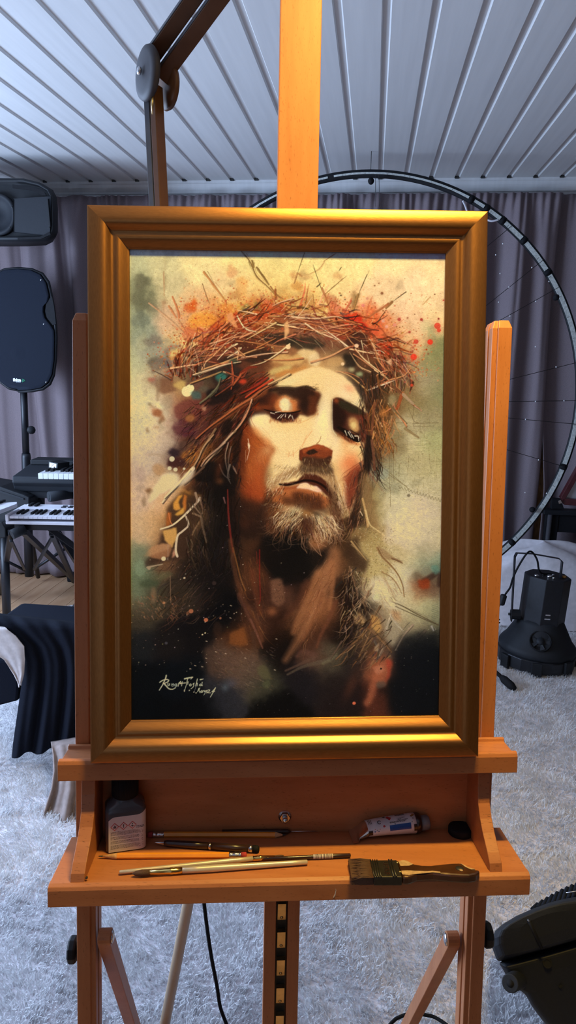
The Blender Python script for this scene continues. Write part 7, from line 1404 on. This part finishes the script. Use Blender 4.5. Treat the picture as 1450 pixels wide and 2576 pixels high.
# loudspeaker lying on the rug, lower right
root = thing('pa_speaker', 'big black moulded loudspeaker lying on the rug at the lower right', 'speaker', (0.62, 1.35, 0))
def atz(px, py, zc_):
    v = np.array([px - 725.0, py - 1288.0, FPX]) * (zc_ / FPX); return CAM + RM @ v
upc = [(1450, 2256), (1420, 2261), (1385, 2270), (1345, 2284), (1300, 2304), (1265, 2325), (1246, 2342), (1238, 2362), (1239, 2384), (1252, 2420), (1300, 2407), (1380, 2386), (1460, 2363), (1540, 2340), (1560, 2250), (1500, 2250)]
loc = [(1254, 2421), (1262, 2432), (1272, 2450), (1285, 2470), (1305, 2490), (1322, 2500), (1338, 2530), (1360, 2560), (1385, 2590), (1420, 2640), (1500, 2680), (1600, 2600), (1560, 2345), (1460, 2366), (1380, 2389), (1300, 2410)]
vd = nrm(RM @ np.array([1390 - 725.0, 2420 - 1288.0, FPX]))
hz = nrm(np.array([vd[0], vd[1], 0.0]))
def shell(nm, pts, z0, dome, depth, m, bev):
    cx_ = sum(p[0] for p in pts) / len(pts); cy_ = sum(p[1] for p in pts) / len(pts)
    def sc(k): return [((x - cx_) * k + cx_, (y - cy_) * k + cy_) for x, y in pts]
    fr = [atz(x, y, z0) for x, y in pts]
    inn = [atz(x, y, z0 - dome) for x, y in sc(0.86)]
    back = [atz(x, y, z0 + depth) for x, y in sc(0.985)]
    MB().loft([[atz(x, y, z0 - dome * 1.15) for x, y in sc(0.45)], inn, [atz(x, y, z0 - dome * 0.45) for x, y in sc(0.965)], fr, back], 0, False).build(nm, m, root, bevel=bev, seg=3)
shell('upper_shell', upc, 1.32, 0.030, 0.22, 'grey_plastic', 0.006)
shell('lower_shell', loc, 1.322, 0.020, 0.07, 'black_plastic', 0.006)
sm_ = [(1258, 2404), (1300, 2394), (1380, 2373), (1460, 2350), (1550, 2326), (1550, 2368), (1460, 2386), (1380, 2408), (1300, 2430), (1268, 2438)]
sq_ = [atz(x, y, 1.3235) for x, y in sm_]; MB().loft([sq_, [atz(x, y, 1.375) for x, y in sm_]]).build('seam_band', 'rubber', root)
fc0, fc1 = atz(1284, 2474, 1.265), atz(1308, 2462, 1.315)
mb = MB(); mb.tube([fc0, fc1], [0.0150, 0.0160], 24); ft = mb.build('rubber_foot', 'grey_plastic', root, bevel=0.0015)
mb = MB(); d_ = nrm(fc0 - fc1); mb.lathe([(0.0062, 0), (0.0062, 0.0008), (0, 0.0008)], fc0, d_, 18); mb.build('foot_hole', 'rubber', ft)
for px_, py_, r_ in ((1378, 2424, 0.0085), (1411, 2479, 0.0045)):
    mb = MB(); q = atz(px_, py_, 1.2985); mb.lathe([(r_, 0.0), (r_, 0.0012), (r_ * 0.7, 0.0012), (r_ * 0.65, -0.001), (0, -0.001)], q, -vd, 20); mb.build('screw_hole', 'rubber', root)
mb = MB(); q0, q1 = atz(1331, 2316, 1.2870), atz(1363, 2385, 1.2885); mb.tube([q0, q0 * .5 + q1 * .5, q1], [0.0035, 0.0045, 0.003], 10); mb.build('groove', 'rubber', root)
mb = MB(); q = atz(1330, 2315, 1.2835); mb.lathe([(0.0022, 0), (0, 0.001)], q, -vd, 10); mb.build('screw', 'steel', root)
# ribbed grille edge showing over the top
mb = MB()
for k in range(15):
    t = k / 14; x = 1345 + 175 * t; y = 2276 - 72 * t - 10 * math.sin(t * 3.1)
    yb_ = 2284 - 30 * min(1, t * 1.3); a_, b_ = atz(x - 4, yb_ + 3, 1.318), atz(x + 8, y, 1.345); c__ = atz(x + 10, y + 2, 1.46); mb.tube([a_, b_, c__], 0.0045, 6)
mb.build('ribbed_grille', 'grille', root)
mb = MB(); mb.tube([atz(1425, 2246, 1.315), atz(1470, 2240, 1.315)], [0.0008, 0.0022], 8); mb.build('edge_chip', 'steel', root)
# ------------------------------------------------------------------ side light, added frontal fill and final settings
def window_or_fill(n, o, ax, ay, w_, h_, energy, col):
    """window frame on a solid wall with an area light; the second is added fill"""
    o = np.array(o, float); ax = nrm(ax); ay = nrm(ay); nz_ = np.cross(ax, ay)
    mb = MB()
    def Q(a, b, c): return o + ax * a + ay * b + nz_ * c
    for a0, a1, b0, b1 in ((-w_ / 2 - .07, w_ / 2 + .07, h_ / 2, h_ / 2 + .07), (-w_ / 2 - .07, w_ / 2 + .07, -h_ / 2 - .07, -h_ / 2), (-w_ / 2 - .07, -w_ / 2, -h_ / 2, h_ / 2), (w_ / 2, w_ / 2 + .07, -h_ / 2, h_ / 2)): mb.box(Q, a0, a1, b0, b1, 0.001, 0.03)
    struct(mb.build('window_or_fill_%d' % n, 'white_paint'))
    l = D.lights.new('daylight_or_fill', 'AREA'); l.shape = 'RECTANGLE'; l.size = w_; l.size_y = h_; l.energy = energy; l.color = col
    ob = D.objects.new('daylight_or_fill', l); COL.objects.link(ob)
    m_ = Matrix.Identity(4)
    for i in range(3): m_[i][0] = ax[i]; m_[i][1] = ay[i]; m_[i][2] = -nz_[i]; m_[i][3] = o[i] + nz_[i] * 0.02
    ob.matrix_world = m_
DAY = (0.52, 0.70, 1.0)
window_or_fill(1, (XL + 0.001, 1.85, 1.20), (0, 1, 0), (0, 0, 1), 2.1, 1.15, 138, DAY)
window_or_fill(2, (-0.6, YB + 0.001, 1.25), (-1, 0, 0), (0, 0, 1), 1.8, 1.1, 2.5, DAY)  # added dim frontal fill; no opening is known on this wall
mbw = MB(); mbw.box(ID, XL, XR, YB - 0.08, YB, 0, CZ + 0.02); struct(mbw.build('wall_front', 'dim_wall'))
w_ = D.worlds.new('world'); SC.world = w_; w_.use_nodes = True
w_.node_tree.nodes['Background'].inputs['Color'].default_value = (0.55, 0.68, 0.95, 1); w_.node_tree.nodes['Background'].inputs['Strength'].default_value = 0.1
vs_ = SC.view_settings; vs_.view_transform = 'Standard'; vs_.look = 'None'; vs_.gamma = 1.0; vs_.use_curve_mapping = False; vs_.exposure = 0.0
SC.cycles.max_bounces = 8; SC.cycles.diffuse_bounces = 4; SC.cycles.sample_clamp_indirect = 4.0
for ob in D.objects:
    if '_base' in ob: del ob['_base']
